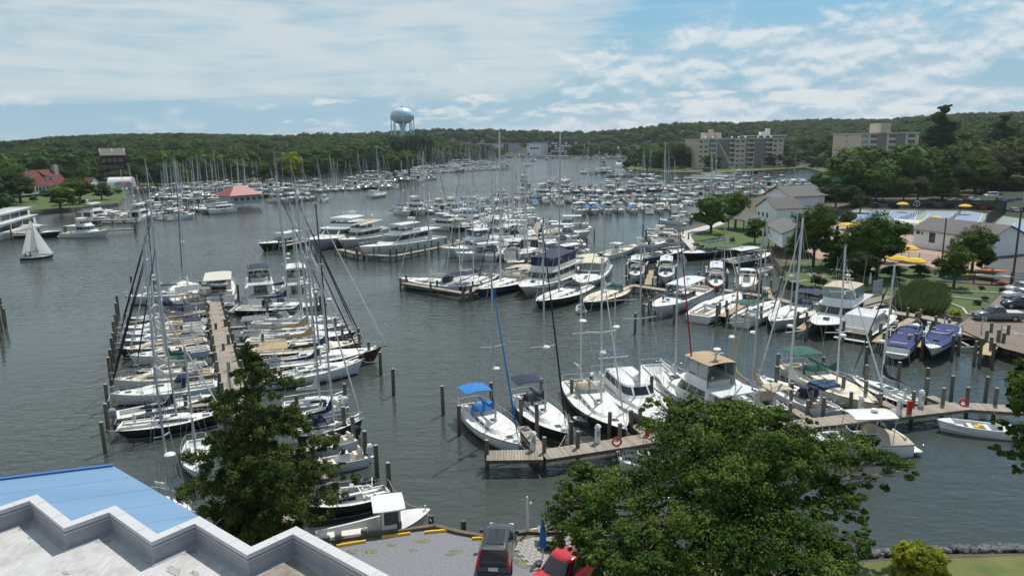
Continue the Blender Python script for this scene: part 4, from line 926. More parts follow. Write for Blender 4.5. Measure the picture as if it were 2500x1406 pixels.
    for i_ in range(1, 6):
        S_ = e[2].lerp(e[3], i_/6); best = 12.0
        for A_, B2_ in zip(seg, seg[1:]):
            w_ = B2_-A_; dn = u_.x*w_.y-u_.y*w_.x
            if abs(dn) < 1e-6: continue
            t_ = ((A_.x-S_.x)*w_.y-(A_.y-S_.y)*w_.x)/dn; q_ = ((A_.x-S_.x)*u_.y-(A_.y-S_.y)*u_.x)/dn
            if t_ > .05 and 0 <= q_ <= 1: best = min(best, t_)
        obj('roof_seam', MB().bar(L_(S_, zb+.002), L_(S_+u_*best, zb+.002), .05, .008), 'roof_blue', T)
    for a_, b_ in zip(pts, pts[1:]):
        k_ = max(1, int((b_-a_).length/1.2)); dd = (b_-a_).normalized(); nn = Vector((-dd.y, dd.x, 0))
        for j_ in range(k_):
            c_ = a_.lerp(b_, (j_+.5)/k_); obj('cap_joint', MB().bar(L_(c_+nn*.06, zt+.004), L_(c_-nn*.36, zt+.004), .05, .012), 'cap_metal', T)
    mb = MB(); lip = [e[0], e[1], e[2]]
    for a, b in zip(lip, lip[1:]): mb.bar(L_(a, zb+.03), L_(b, zb+.03), .14, .12)
    obj('gutter_lip', mb, 'roof_blue_dark', T)
    mb = MB(); A = [L_(p, zb-.02) for p in e]; B_ = [(x, y, 1) for x, y, z in A]; n = len(A)
    mb.add(A+B_, [(i, i+1, n+i+1, n+i) for i in range(n-1)]); obj('wall', mb, 'siding_grey', T)
foreground_building()
# ------------------------------------------------------------------ quay at the bottom
mat('gravel', (.27,.28,.31), rough=1, col2=(.16,.165,.18), nscale=9, bump=.8, bscale=30, detail=10)
mat('dirt', (.20,.17,.13), rough=1, col2=(.12,.10,.07), nscale=1.2, bump=.5, bscale=15)
patch('dirt', [(560, 1500), (690, 1352), (800, 1325), (1062, 1290), (1185, 1316), (1290, 1303), (1440, 1308), (1700, 1353), (1900, 1370), (2000, 1600), (560, 1600)], 1.105, 'dirt')
patch('gravel_lot', [(640, 1700), (700, 1358), (830, 1335), (960, 1306), (1060, 1292), (1150, 1312), (1275, 1345), (1345, 1372), (1420, 1420), (1400, 1700)], 1.11, 'gravel')
patch('lawn', [(1980, 1600), (2050, 1376), (2140, 1370), (2300, 1364), (2500, 1356), (2900, 1340), (3000, 1600)], 1.12, 'grass_dry')
def pave():
    a = P(1262, 1340, 1.12); b = P(1352, 1315, 1.12); u = (b-a).normalized(); v = Vector((u.y, -u.x, 0)); g = None; k = 0
    for i in range(9):
        for j in range(11):
            p = a+u*(i*.42+(j % 2)*.2)+v*(j*.27-.5)
            if g is None:
                mb = MB().box(-.195, .195, -.125, .125, 0, .05); g = obj('paving_stone', mb, 'concrete'); o = g
                base = thing('paved_terrace', 'small grey block paving terrace beside the quay bench', 'paving', (a.x, a.y, 1.11), math.atan2(u.y, u.x)); g.parent = base; g.location = (0,0,0)
            loc = ((p-a).dot(u), (p-a).dot(Vector((-u.y, u.x, 0))), rnd.uniform(0, .012))
            if k == 0: g.location = loc
            else: share('paving_stone', g, base, loc, (0,0,rnd.uniform(-.02,.02)))
            k += 1
pave()
mat('weeds', (.24,.23,.18), rough=1, col2=(.13,.15,.06), nscale=5, bump=.8, bscale=20)
for i_, (px, py, s_) in enumerate(((905, 1345, .5), (1030, 1320, .55), (1010, 1342, .3), (1112, 1345, .4), (1185, 1325, .5), (1100, 1352, .3), (1280, 1372, .9), (1265, 1352, .5), (860, 1345, .4), (955, 1330, .3))):
    c_ = P(px, py, 1.11); r_ = random.Random(px); mb_ = MB(); ring_ = [(c_.x+math.cos(k*.3)*s_*(.4+.8*r_.random()), c_.y+math.sin(k*.3)*s_*.6*(.4+.8*r_.random()), 1.115+.0015*i_) for k in range(21)]; mb_.add(ring_, [tuple(range(21))]); o_ = obj('weeds', mb_, 'weeds'); o_['kind'] = 'stuff'
# bulkhead beam along the quay, and its short posts
def bulk():
    T = thing('quay_bulkhead', 'weathered timber bulkhead edging the gravel lot by the workboat', 'bulkhead', tuple(P(1000, 1295, 1.1)))
    q = [P(x, y, 1.2) for x, y in ((640, 1372), (690, 1346), (800, 1319), (930, 1301), (1062, 1283), (1120, 1298), (1185, 1309), (1290, 1297), (1440, 1302), (1700, 1346), (1900, 1364))]; o = Vector(T.location)
    for a, b in zip(q, q[1:]): obj('cap_beam', MB().bar(a-o, b-o, .30, .16), 'beam', T)
    g = None
    for px, py in ((715, 1348), (800, 1330), (890, 1312), (975, 1293), (1053, 1277), (1132, 1290), (1205, 1298), (1330, 1310), (1420, 1310)):
        p = P(px, py, 1.1)-o
        if g is None: g = obj('post', MB().lathe([(.17, -2), (.17, .55)], 9), 'piling', T); g.location = p; c = obj('post_cap', MB().lathe([(.165, .552), (.16, .56)], 9), 'steel_dark', g)
        else: share('post', g, T, p)
bulk()
def stop(x0, y0, x1, y1, lab):
    a, b = P(x0, y0, 1.15), P(x1, y1, 1.15); c = (a+b)/2; l = (b-a).length; T = thing('wheel_stop', lab, 'wheel stop', (c.x, c.y, 1.11), math.atan2(b.y-a.y, b.x-a.x), 'yellow wheel stops on the gravel lot')
    mb = MB(); mb.rings([[(-l/2, -.09, 0), (-l/2, .09, 0), (-l/2, .06, .14), (-l/2, -.06, .14)], [(l/2, -.09, 0), (l/2, .09, 0), (l/2, .06, .14), (l/2, -.06, .14)]]); obj('stop_block', mb, 'yellow_plastic', T)
    for s in (-1, 1): obj('bolt', MB().lathe([(.025, .14), (.02, .155)], 6, (s*l*.36, 0, 0)), 'steel', T)
stop(822, 1333, 894, 1321, 'yellow wheel stop nearest the white parapet'); stop(932, 1311, 1002, 1302, 'yellow wheel stop behind the workboat bow, second from the parapet')
stop(1037, 1300, 1107, 1293, 'yellow wheel stop third from the parapet, left of the dark car'); stop(1153, 1315, 1215, 1312, 'yellow wheel stop half hidden by the dark parked car')
# ------------------------------------------------------------------ vehicles
def wheels(T, L, W_, r=.34, fx=.30, rx=-.30):
    for x in (fx*L, rx*L):
        for s in (-1, 1):
            w = obj('wheel', MB().lathe([(.05, -.1), (r, -.1), (r, .1), (.05, .1)], 14), 'tyre', T); w.rotation_euler = (R(90), 0, 0); w.location = (x, s*(W_/2-.11), r)
            obj('rim', MB().lathe([(r*.62, -.115), (r*.60, .115)], 10), 'rim', w)
def car(kind, col, label, px=None, py=None, yaw=0.0, group=None, z=None, loc=None, near=False, name='parked_car', cat='car'):
    p = P(px, py, GZ if z is None else z) if loc is None else Vector(loc); T = thing(name, label, cat, (p.x, p.y, (GZ if z is None else z)+.02), yaw, group)
    Lc, Wc, H1, H2 = {'sedan': (4.7, 1.82, .90, 1.42), 'suv': (4.6, 1.90, 1.02, 1.68), 'van': (4.9, 1.90, 1.1, 1.95), 'pickup': (5.6, 1.95, 1.08, 1.80)}[kind]; a, b = -Lc/2, Lc/2
    mb = MB(); block(mb, [(.22, a+.12, b-.1, Wc/2-.1, .5), (.42, a, b, Wc/2, .6), (H1*.82, a+.02, b-.08, Wc/2, .8), (H1, a+.12, b-.35, Wc/2-.09, .9)], .03, wb=.93, n=8); body = obj('body', mb, 'car_'+col, T, True)
    cab = {'sedan': (a+.75, b-1.25, a+1.35, b-2.1), 'suv': (a+.10, b-1.15, a+.45, b-1.95), 'van': (a+.06, b-.75, a+.2, b-1.5), 'pickup': (a+2.05, b-1.3, a+2.3, b-2.1)}[kind]
    l0, l1 = (H1-.02, cab[0], cab[1], Wc/2-.10, .45), (H2-.06, cab[2], cab[3], Wc/2-.26, .35)
    mb = MB(); block(mb, [l0, l1, (H2, cab[2]+.1, cab[3]-.12, Wc/2-.36, .3)], .03, n=8); g = obj('cabin', mb, 'car_'+col, T, True)
    for q in panes(l0, l1, .10, .93, 3, .03, .97, .06, e=.008): obj('window', q, 'glass', g)
    mb = MB().add([(lerp(cab[0], cab[2], .15)-.012, -Wc/2+.24, lerp(H1, H2-.06, .15)), (lerp(cab[0], cab[2], .15)-.012, Wc/2-.24, lerp(H1, H2-.06, .15)), (lerp(cab[0], cab[2], .9)-.012, Wc/2-.32, lerp(H1, H2-.06, .9)), (lerp(cab[0], cab[2], .9)-.012, -Wc/2+.32, lerp(H1, H2-.06, .9))], [(0,1,2,3)]); obj('rear_window', mb, 'glass', g)
    if kind == 'pickup':
        obj('bed_liner', MB().box(a+.12, cab[0]-.12, -Wc/2+.18, Wc/2-.18, H1-.02, H1+.035), 'deck_grey' if col == 'grey' else 'steel_dark', T)
    wheels(T, Lc, Wc, .38 if kind in ('pickup', 'suv') else .33)
    for s in (-1, 1):
        obj('headlight', MB().box(b-.30, b-.05, s*(Wc/2-.42)-.17, s*(Wc/2-.42)+.17, H1*.66, H1*.80), 'lamp_white', T)
        if near and kind == 'suv':
            mb = MB().box(a-.01, a+.12, s*(Wc/2-.13)-.10, s*(Wc/2-.13)+.10, H1*.76, H1*.98); mb.bar((a+.05, s*(Wc/2-.16), H1*.95), (cab[2]-.08, s*(Wc/2-.25), H2-.14), .10, .10); obj('taillight', mb, 'lamp_red', T)
        else: obj('taillight', MB().box(a-.01, a+.10, s*(Wc/2-.16)-.12, s*(Wc/2-.16)+.12, H1*.62, H1*.85), 'lamp_red', T)
        m_ = obj('mirror', MB().box(cab[1]-.45, cab[1]-.25, s*(Wc/2+.06)-.10, s*(Wc/2+.06)+.10, H1, H1+.2), 'steel_dark' if near else 'car_'+col, T)
    if near:
        obj('number_plate', MB().box(a-.02, a+.02, -.26, .26, .62, .80), 'plastic_white', T); obj('bumper', MB().box(a-.03, a+.3, -Wc/2+.12, Wc/2-.12, .28, .50), 'steel_dark', T)
        if kind == 'suv':
            obj('sunroof', MB().box(cab[2]+.35, cab[3]-.3, -Wc/2+.46, Wc/2-.46, H2+.025, H2+.05), 'glass', T)
            for s in (-1, 1): obj('roof_rail', MB().tube([(cab[2]+.2, s*(Wc/2-.34), H2+.04), (cab[3]-.1, s*(Wc/2-.34), H2+.04)], .025, 5), 'steel_dark', T)
            obj('spoiler', MB().box(cab[2]-.2, cab[2]+.12, -Wc/2+.34, Wc/2-.34, H2-.03, H2+.02), 'steel_dark', T)
    return T
a = P(1213, 1385, 1.1); b = P(1228, 1306, 1.1); c = (a+b)/2
car('suv', 'slate', 'dark grey compact car seen from behind on the gravel lot', yaw=math.atan2(b.y-a.y, b.x-a.x), z=1.11, loc=P(1216, 1360, 1.1), near=True)
p1 = P(1345, 1425, 1.1); p2 = P(1440, 1350, 1.1); car('pickup', 'red', 'bright red pickup parked under the big tree by the quay', yaw=math.atan2(p1.y-p2.y, p1.x-p2.x), z=1.11, loc=P(1386, 1422, 1.1), near=True, name='pickup_truck', cat='pickup')
# ------------------------------------------------------------------ generic houses
def frame(a, b):
    u = (b-a); u.z = 0; l = u.length; u.normalize(); return u, l, math.atan2(u.y, u.x)
def wins(T, par, spec, m='window', proud=.03):
    for (x, y, z, w, h, face) in spec:
        if face == 'f': mb = MB().box(x-w/2, x+w/2, y-proud, y+.02, z, z+h); fr = MB().box(x-w/2-.08, x+w/2+.08, y-proud*.5, y+.02, z-.08, z+h+.08)
        else: s = -1 if face == 'l' else 1; mb = MB().box(min(x, x+s*proud), max(x, x+s*proud), y-w/2, y+w/2, z, z+h); fr = MB().box(min(x, x+s*proud*.5), max(x, x+s*proud*.5), y-w/2-.08, y+w/2+.08, z-.08, z+h+.08)
        o = obj('window', mb, m, par); obj('frame', fr, 'white_trim', o)
def gable(label, a, b, depth, h, rh, wm, rm, spec=(), ridge='x', over=.4, name='house', z=0.0, doors=(), base=0.0, group=None, cat='house'):
    "front wall from a to b (left to right as seen), house extends away by depth"
    u, l, yaw = frame(a, b); T = thing(name, label, cat, (a.x, a.y, z), yaw, group); mb = MB(); d = depth
    if ridge == 'x':
        mb.box(0, l, 0, d, base, h); mb.add([(0,0,h),(0,d,h),(0,d/2,h+rh)], [(0,1,2)]); mb.add([(l,0,h),(l,d,h),(l,d/2,h+rh)], [(0,2,1)])
    else:
        mb.box(0, l, 0, d, base, h); mb.add([(0,0,h),(l,0,h),(l/2,0,h+rh)], [(0,1,2)]); mb.add([(0,d,h),(l,d,h),(l/2,d,h+rh)], [(0,2,1)])
    wall = obj('wall', mb, wm, T); rf = MB(); o = over; t = .14
    if ridge == 'x':
        k = o*rh/(d/2)
        for s in (0, 1):
            y0, y1 = ((-o, d/2) if s == 0 else (d+o, d/2)); rf.add([(-o, y0, h-k+.05), (l+o, y0, h-k+.05), (l+o, y1, h+rh+.05), (-o, y1, h+rh+.05), (-o, y0, h-k+.05+t), (l+o, y0, h-k+.05+t), (l+o, y1, h+rh+.05+t), (-o, y1, h+rh+.05+t)], [(3,2,1,0),(4,5,6,7),(0,1,5,4),(1,2,6,5),(3,0,4,7)])
    else:
        k = o*rh/(l/2)
        for s in (0, 1):
            x0, x1 = ((-o, l/2) if s == 0 else (l+o, l/2)); rf.add([(x0, -o, h-k+.05), (x0, d+o, h-k+.05), (x1, d+o, h+rh+.05), (x1, -o, h+rh+.05), (x0, -o, h-k+.05+t), (x0, d+o, h-k+.05+t), (x1, d+o, h+rh+.05+t), (x1, -o, h+rh+.05+t)], [(3,2,1,0),(4,5,6,7),(0,1,5,4),(1,2,6,5),(3,0,4,7)])
    roof = obj('roof', rf, rm, T); wins(T, wall, spec)
    for (x, y, z_, w, hh, face) in doors: obj('door', MB().box(x-w/2, x+w/2, y-.04, y+.02, z_, z_+hh), 'white_trim', wall)
    return T, l, roof, wall
# red roofed house on the left shore
a, b = P(45, 474, 3), P(166, 463, 3)
T, l, roof, wall = gable('white house with steep red shingle roof, dormers and a chimney', a, b, 13, 4.4, 6.6, 'siding', 'shingle_red', [(2+k*2.3, 0, 1.0, 1.7, 2.2, 'f') for k in range(9)], z=2.2, over=.8)
for xd in (l*.34, l*.72):
    dm = obj('dormer', MB().box(xd-2.2, xd+2.2, 1.6, 6, 5.4, 7.6), 'siding', T); mb = MB().add([(xd-2.6, 1.2, 7.6), (xd+2.6, 1.2, 7.6), (xd+2.6, 6.3, 10.9), (xd-2.6, 6.3, 10.9), (xd-2.6, 1.2, 7.8), (xd+2.6, 1.2, 7.8), (xd+2.6, 6.3, 11.1), (xd-2.6, 6.3, 11.1)], [(3,2,1,0),(4,5,6,7),(0,1,5,4),(1,2,6,5),(3,0,4,7)]); obj('dormer_roof', mb, 'shingle_red', dm)
    for k in (-1, 0, 1): obj('window', MB().box(xd+k*1.1-.42, xd+k*1.1+.42, 1.56, 1.62, 6.1, 7.2), 'window', dm)
obj('chimney', MB().box(l-2.4, l+.2, 4, 6, 6, 13.0).box(l-2.0, l-.2, 4.4, 5.6, 13, 13.4), 'concrete', T)
for x in (l*.30, l*.62): obj('porch_post', MB().box(x, x+.3, -1.0, -.7, 0, 4.2), 'white_trim', T)
st = MB()
for k in range(8): st.box(l*.50, l*.50+2.2, -1.2-k*.35, -.85-k*.35, 0, 1.0-k*.12)
obj('steps', st, 'walk', T)
for s in (0, 2.2): obj('handrail', MB().bar((l*.5+s, -.8, 2.0), (l*.5+s, -4.0, 1.0), .08).bar((l*.5+s, -4, 0), (l*.5+s, -4, 1), .08), 'white_trim', T)
# brown block among the trees
a = P(252, 432, 6); b = P(312, 430, 6)
T, l, roof, wall = gable('dark brown three-storey block standing among the trees', a, b, 16, 13, 4, 'brick_brown', 'shingle_grey', [(1.6+k*3, 0, 1+j*4.1, 1.8, 1.6, 'f') for k in range(4) for j in range(3)], z=6, name='apartment_block', cat='building')
for x in (0, l*.5, l): obj('verge_board', MB().bar((x, -.42, 12.75), (x, 8, 17.25), .18, .12), 'white_trim', roof)
for j in (0, 1, 2): obj('balcony_slab', MB().box(0, l, -1.4, 0, 3.9+j*4.1, 4.15+j*4.1), 'brick_brown', wall)
gable('small white shed with brown roof behind the round-topped shelter', P(222, 458, 2), P(243, 456, 2), 5, 3, 2.4, 'siding', 'shingle_red', [(3, 0, 1, 1, 1, 'f')], ridge='y', z=2, name='shed', cat='shed')
def quonset(label, a, b, r, ln, z, m='gel_white', endm='siding_grey', name='storage_shelter'):
    u, l, yaw = frame(a, b); T = thing(name, label, 'shelter', (a.x, a.y, z), yaw); mb = MB(); n = 12
    R0 = [(0, r*(1-math.cos(math.pi*k/n)), r*1.05*math.sin(math.pi*k/n)) for k in range(n+1)]; R1 = [(ln, y, z_) for x, y, z_ in R0]; mb.rings([R0, R1], closed=False, cap0=False, cap1=False); obj('shell', mb, m, T, True)
    obj('end_wall', MB().add(R0, [tuple(range(n+1))[::-1]]).add(R1, [tuple(range(n+1))]), endm, T); return T
quonset('white round-topped storage shelter on the left bank', P(262, 458, 2.5), P(300, 457, 2.5), 5.0, 12, 2.5)
gable('low red-roofed shed beside the left marina lot', P(300, 462, 2), P(325, 460, 2), 5, 2.6, 1.0, 'siding_grey', 'shingle_red', [], z=2, name='shed', cat='shed')
# pavilion on the left marina dock
def hip(label, a, b, depth, h, rh, wm, rm, z, name, cat, posts=False, spec=(), over=1.2):
    u, l, yaw = frame(a, b); T = thing(name, label, cat, (a.x, a.y, z), yaw); d = depth; o = over
    if not posts: wall = obj('wall', MB().box(0, l, 0, d, 0, h), wm, T); wins(T, wall, spec)
    else:
        for x in np.linspace(0, l, posts):
            for y in (0, d): obj('post', MB().box(x-.1, x+.1, y-.1, y+.1, 0, h), wm, T)
    i = min(d/2+o, l/2+o)*.96; v = [(-o, -o, h), (l+o, -o, h), (l+o, d+o, h), (-o, d+o, h), (-o+i, d/2, h+rh), (l+o-i, d/2, h+rh)]
    mb = MB().add(v, [(0,1,5,4), (1,2,5), (2,3,4,5), (3,0,4), (3,2,1,0)]); mb.box(-o, l+o, -o-.05, -o, h-.18, h+.05); obj('roof', mb, rm, T); return T
hip('grey dock house with red metal hip roof in the left marina', P(566, 503, 1), P(636, 497, 1), 9, 3.4, 3.6, 'siding_grey', 'roof_metal_red', 1.4, 'dock_house', 'building', spec=[(2+k*2.6, 0, 1.2, 1.5, 1.3, 'f') for k in range(5)])
# water tower
def tower():
    c = D(984, 330, 900); T = thing('water_tower', 'pale blue water tower on eight legs above the trees', 'water tower', (c.x, c.y, 8)); k = 900*55/1750/2/1.0; top = D(984, 263, 900).z-8; bot = D(984, 303, 900).z-8
    h = top-bot; prof = []
    for i in range(15):
        a = -math.pi/2+math.pi*i/14; r = k*math.cos(a)**.82 if abs(math.cos(a)) > 1e-6 else 0; prof.append((max(r, .3), bot+h*.46+(h*.54 if a > 0 else h*.46)*math.sin(a)))
    obj('tank', MB().lathe(prof, 32), 'tower_blue', T, True)
    obj('riser', MB().lathe([(3.0, 0), (3.0, bot-5), (5.2, bot+.8)], 16), 'tower_blue', T, True)
    for i in range(8):
        a = math.pi*2*(i+.3)/8; x, y = k*.97*math.cos(a), k*.97*math.sin(a); obj('leg', MB().tube([(x, y, 0), (x, y, bot+h*.42)], .62, 6), 'tower_blue', T, True)
    obj('balcony', MB().lathe([(k*1.02, bot+h*.44), (k*1.05, bot+h*.44), (k*1.05, bot+h*.50), (k*1.02, bot+h*.50)], 32), 'tower_blue', T)
    obj('vent', MB().lathe([(.8, top-.3), (.8, top+1.0), (1.3, top+1.2), (.2, top+1.6)], 8), 'steel_dark', T); mb = MB()
    for i in range(8):
        a = math.pi*2*(i+.3)/8; b = math.pi*2*(i+1.3)/8
        mb.tube([(k*.97*math.cos(a), k*.97*math.sin(a), bot*.62), (0, 0, bot*.62)], .15, 3, cap=False)
    obj('tie_rod', mb, 'tower_blue', T)
tower()
# apartments
def apartments():
    a, b = P(1698, 413, 1.2), P(1910, 408, 1.2); u, l, yaw = frame(a, b); T = thing('apartment_block', 'seven-storey tan apartment block with grey brick panels on the point', 'building', (a.x, a.y, 1.2), yaw)
    H_ = D(1800, 340, (a.y+b.y)/2).z-1.2; n = 6; fh = H_/n; d = 20
    wall = obj('wall', MB().box(0, l, .0, d, 0, H_), 'brick_tan', T)
    px = lambda x: (x-1690)/(1911-1690)*l
    for x0, x1 in ((1740, 1770), (1835, 1862)): obj('brick_panel', MB().box(px(x0), px(x1), -.35, .05, 0, H_), 'brick_grey', wall)
    for x0, x1 in ((1722, 1740), (1770, 1786), (1815, 1834), (1862, 1882)):
        obj('balcony_bay', MB().box(px(x0), px(x1), -.05, -.02, .3, H_-.2), 'bay_glass', wall)
        for j in range(n):
            obj('balcony', MB().box(px(x0)+.1, px(x1)-.1, -1.5, -.05, j*fh+.02, j*fh+.25).box(px(x0)+.1, px(x1)-.1, -1.5, -1.42, j*fh+.25, j*fh+1.2), 'brick_tan', wall)
            obj('pane', MB().box(px(x0)+.4, px(x0)+(px(x1)-px(x0))*.5, -.09, -.05, j*fh+.4, j*fh+2.6), 'window_light', wall)
    for x0, x1 in ((1698, 1705), (1710, 1718), (1790, 1797), (1802, 1810), (1886, 1893), (1899, 1907)):
        for j in range(n):
            w = obj('window', MB().box(px(x0), px(x1), -.05, .02, j*fh+1.2, j*fh+2.5), 'window' if rnd.random() < .6 else 'window_light', wall); obj('sill', MB().box(px(x0)-.1, px(x1)+.1, -.15, .02, j*fh+.9, j*fh+1.07), 'white_trim', w)
    obj('roof', MB().box(-.5, l+.5, -.7, d+.5, H_, H_+.6), 'roof_flat', T)
    for k in range(9): obj('roof_vent', MB().lathe([(.5, 0), (.5, .9), (.9, 1.1), (.2, 1.5)], 8, (l*(.12+.1*k), 3+k % 3*3, H_+.6)), 'white_trim', T)
    pent = obj('penthouse', MB().box(px(1722), px(1738), 8, 15, H_+.6, H_+5.2).box(px(1738), px(1744), 8, 13, H_+.6, H_+7.6).box(px(1750), px(1764), 8, 15, H_+.6, H_+5.2), 'brick_tan', T)
    # second block, end wall towards the creek
    a, b = P(2030, 392, 8), P(2096, 400, 8); u, l, yaw = frame(a, b); z = 3.0; y = a.y; H_ = D(2060, 329, y).z-z; T = thing('apartment_block', 'tan apartment block with a blank side wall behind the trees', 'building', (a.x, a.y, z), yaw)
    v = Vector((math.cos(R(62)-0), math.sin(R(62)), 0)); c0 = a; c1 = b; ln = 30
    ux = (b-a).length; wl_ = MB(); sh = ln*.62; w = obj('wall', MB().rings([[(0,0,0), (ux,0,0), (ux+ln*.45, ln*.9, 0), (ln*.45, ln*.9, 0)], [(0,0,H_), (ux,0,H_), (ux+ln*.45, ln*.9, H_), (ln*.45, ln*.9, H_)]]), 'brick_tan', T)
    obj('roof', MB().rings([[(-.5,-.5,H_+.01), (ux+.5,-.5,H_+.01), (ux+ln*.45+.5, ln*.9+.5, H_+.01), (ln*.45-.5, ln*.9+.5, H_+.01)], [(-.5,-.5,H_+.6), (ux+.5,-.5,H_+.6), (ux+ln*.45+.5, ln*.9+.5, H_+.6), (ln*.45-.5, ln*.9+.5, H_+.6)]]), 'roof_flat', T)
    obj('penthouse', MB().box(ux*.75, ux*1.1, 9, 14, H_+.6, H_+6.0), 'brick_tan', T)
    nf = 7; fh = H_/nf
    for j in range(nf):
        obj('window', MB().box(ux*.52, ux*.52+1.7, -.06, .02, j*fh+1.1, j*fh+2.6), 'window', w)
        for k in range(6):
            t0 = .02+k*.16; A = (ux+ln*.45*t0, ln*.9*t0); B_ = (ux+ln*.45*(t0+.12), ln*.9*(t0+.12)); mb = MB().add([(A[0]+.06, A[1]-.06, j*fh+.9), (B_[0]+.06, B_[1]-.06, j*fh+.9), (B_[0]+.06, B_[1]-.06, j*fh+2.7), (A[0]+.06, A[1]-.06, j*fh+2.7)], [(0,1,2,3)]); obj('window', mb, 'window' if k % 2 else 'window_light', w)
    for k in (1, 3):
        t0 = .14+k*.16; A = (ux+ln*.45*t0, ln*.9*t0); B_ = (ux+ln*.45*(t0+.16), ln*.9*(t0+.16)); mb = MB().add([(A[0]+.1, A[1]-.1, 0), (B_[0]+.1, B_[1]-.1, 0), (B_[0]+.1, B_[1]-.1, H_), (A[0]+.1, A[1]-.1, H_)], [(0,1,2,3)]); obj('brick_panel', mb, 'brick_grey', w)
    # rooftops behind
    c = D(1875, 338, 640); T = thing('apartment_block', 'white rooftop penthouse showing above trees behind the tan apartments', 'building', (c.x-9, c.y, 8)); zt = D(1875, 327, 640).z-8
    obj('wall', MB().box(-8, 24, 0, 18, 0, zt-2), 'brick_grey', T); obj('roof', MB().box(-9, 25, -1, 19, zt-2, zt-1.2), 'white_trim', T); obj('penthouse', MB().box(4, 12, 4, 10, zt-1.2, zt+1.8).box(9, 12, 4, 8, zt+1.8, zt+4.6), 'white_trim', T)
apartments()
# far boatyard
def yardbox(label, x0, x1, ytop, ybase, depth, wm, rm, rh=.6, name='boat_shed', cat='building', floors=0):
    a, b = P(x0, ybase, 1), P(x1, ybase, 1); u, l, yaw = frame(a, b); T = thing(name, label, cat, (a.x, a.y, 1.05), yaw); H_ = D((x0+x1)/2, ytop, a.y).z-1; w = obj('wall', MB().box(0, l, 0, depth, 0, H_), wm, T)
    obj('roof', MB().box(-.5, l+.5, -1, depth+1, H_, H_+rh), rm, T)
    for j in range(floors):
        for k in range(max(2, int(l/6))): obj('bay', MB().box(1+k*(l-1)/max(2, int(l/6)), (k+1)*(l-1)/max(2, int(l/6))-.4, -.3, .02, .8+j*(H_/floors), (j+1)*(H_/floors)-.6), ['window', 'gel_white', 'gel_pale', 'window'][rnd.randrange(4)], w)
    return T, l, H_
yardbox('grey concrete block at the left end of the far boatyard', 1170, 1190, 352, 381, 20, 'siding_grey', 'roof_flat', floors=3)
yardbox('grey boat shed with long pink-red roof in the far yard', 1209, 1243, 351, 377, 30, 'siding_grey', 'roof_metal_red', 2.0, floors=1)
quonset('big white arched boat shed in the far yard', P(1240, 376, 1), P(1271, 376, 1), 12, 22, 1.05, name='boat_shed')
yardbox('open dry-stack rack with flat white roof in far yard', 1287, 1317, 352, 380, 24, 'siding', 'roof_flat', 1.4, floors=4)
yardbox('long low dry-stack boat rack left of the white far shed', 1322, 1420, 347, 379, 16, 'steel_dark', 'steel_dark', .8, floors=5)
yardbox('white boat shed with rounded roof right of the rack', 1423, 1452, 346, 374, 24, 'siding', 'gel_white', 2.4)
hip('grey waterside restaurant with red eight-sided roof, far shore', P(1480, 379, 1), P(1508, 379, 1), 16, 8, 6, 'siding_grey', 'roof_metal_red', 1.0, 'restaurant', 'building', spec=[(2+k*2.6, 0, 4, 1.6, 2, 'f') for k in range(6)])
for i, (x0, x1) in enumerate(((1536, 1573), (1574, 1603))):
    quonset(['white shrink-wrapped boat on the far shore, left one', 'white shrink-wrapped boat on the far shore, right one'][i], P(x0, 371, 2), P(x1, 371, 2), 4.5, 20, 4, endm='gel_white', name='wrapped_boat')['category'] = 'boat'
# ------------------------------------------------------------------ club grounds, right
patch('club_lawn', [(1684, 577), (1762, 550), (1905, 530), (1990, 560), (1900, 610), (1792, 611), (1700, 611)], 1.32, 'grass')
patch('boardwalk', [(1652, 570), (1757, 541), (1775, 544), (1685, 574), (1708, 611), (1690, 613)], 1.325, 'walk')
patch('shade_garden', [(1915, 682), (1925, 640), (2200, 640), (2330, 700), (2170, 705), (2170, 740), (2100, 730), (2000, 708)], 1.312, 'grass')
patch('pool_terrace', [(1960, 600), (2060, 540), (2230, 548), (2330, 590), (2420, 640), (2400, 660), (2190, 648), (2120, 660), (1990, 630)], 1.318, 'brickdeck')
patch('court_surround', [(2075, 512), (2428, 516), (2395, 545), (2340, 552), (2170, 558), (2060, 545)], 1.322, 'court_green')
patch('court_surround', [(2430, 545), (2458, 518), (2620, 522), (2800, 640), (2408, 608)], 1.324, 'court_green')
for q in ([(2108, 516), (2162, 517), (2140, 540), (2072, 538)], [(2178, 518), (2240, 519), (2232, 542), (2150, 541)], [(2270, 521), (2325, 522), (2322, 543), (2250, 542)], [(2340, 522), (2400, 523), (2388, 542), (2330, 543)]):
    patch('court', q, 1.328, 'court_blue')
    for a, b in zip(q, q[1:]+q[:1]): A, B_ = P(*a, 1.336), P(*b, 1.336); struct('court_line', MB().bar(A, B_, .10, .01), 'line')
q = [(2478, 545), (2640, 548), (2800, 610), (2442, 600)]; patch('court', q, 1.328, 'court_blue')
for a, b in zip(q, q[1:]+q[:1]): A, B_ = P(*a, 1.336), P(*b, 1.336); struct('court_line', MB().bar(A, B_, .10, .01), 'line')
patch('club_lot', [(2085, 500), (2130, 488), (2310, 486), (2440, 466), (2620, 470), (2620, 520), (2455, 515), (2085, 512)], 1.326, 'asphalt')
patch('service_road', [(2408, 612), (2700, 650), (2700, 760), (2490, 700), (2450, 672), (2400, 660)], 1.326, 'asphalt')
patch('brick_lot', [(2330, 798), (2378, 768), (2420, 742), (2452, 712), (2560, 690), (2760, 740), (2760, 930), (2450, 850)], 1.326, 'asphalt_warm')
patch('lawn', [(2170, 700), (2290, 690), (2440, 704), (2450, 712), (2370, 770), (2330, 772), (2250, 740)], 1.322, 'grass')
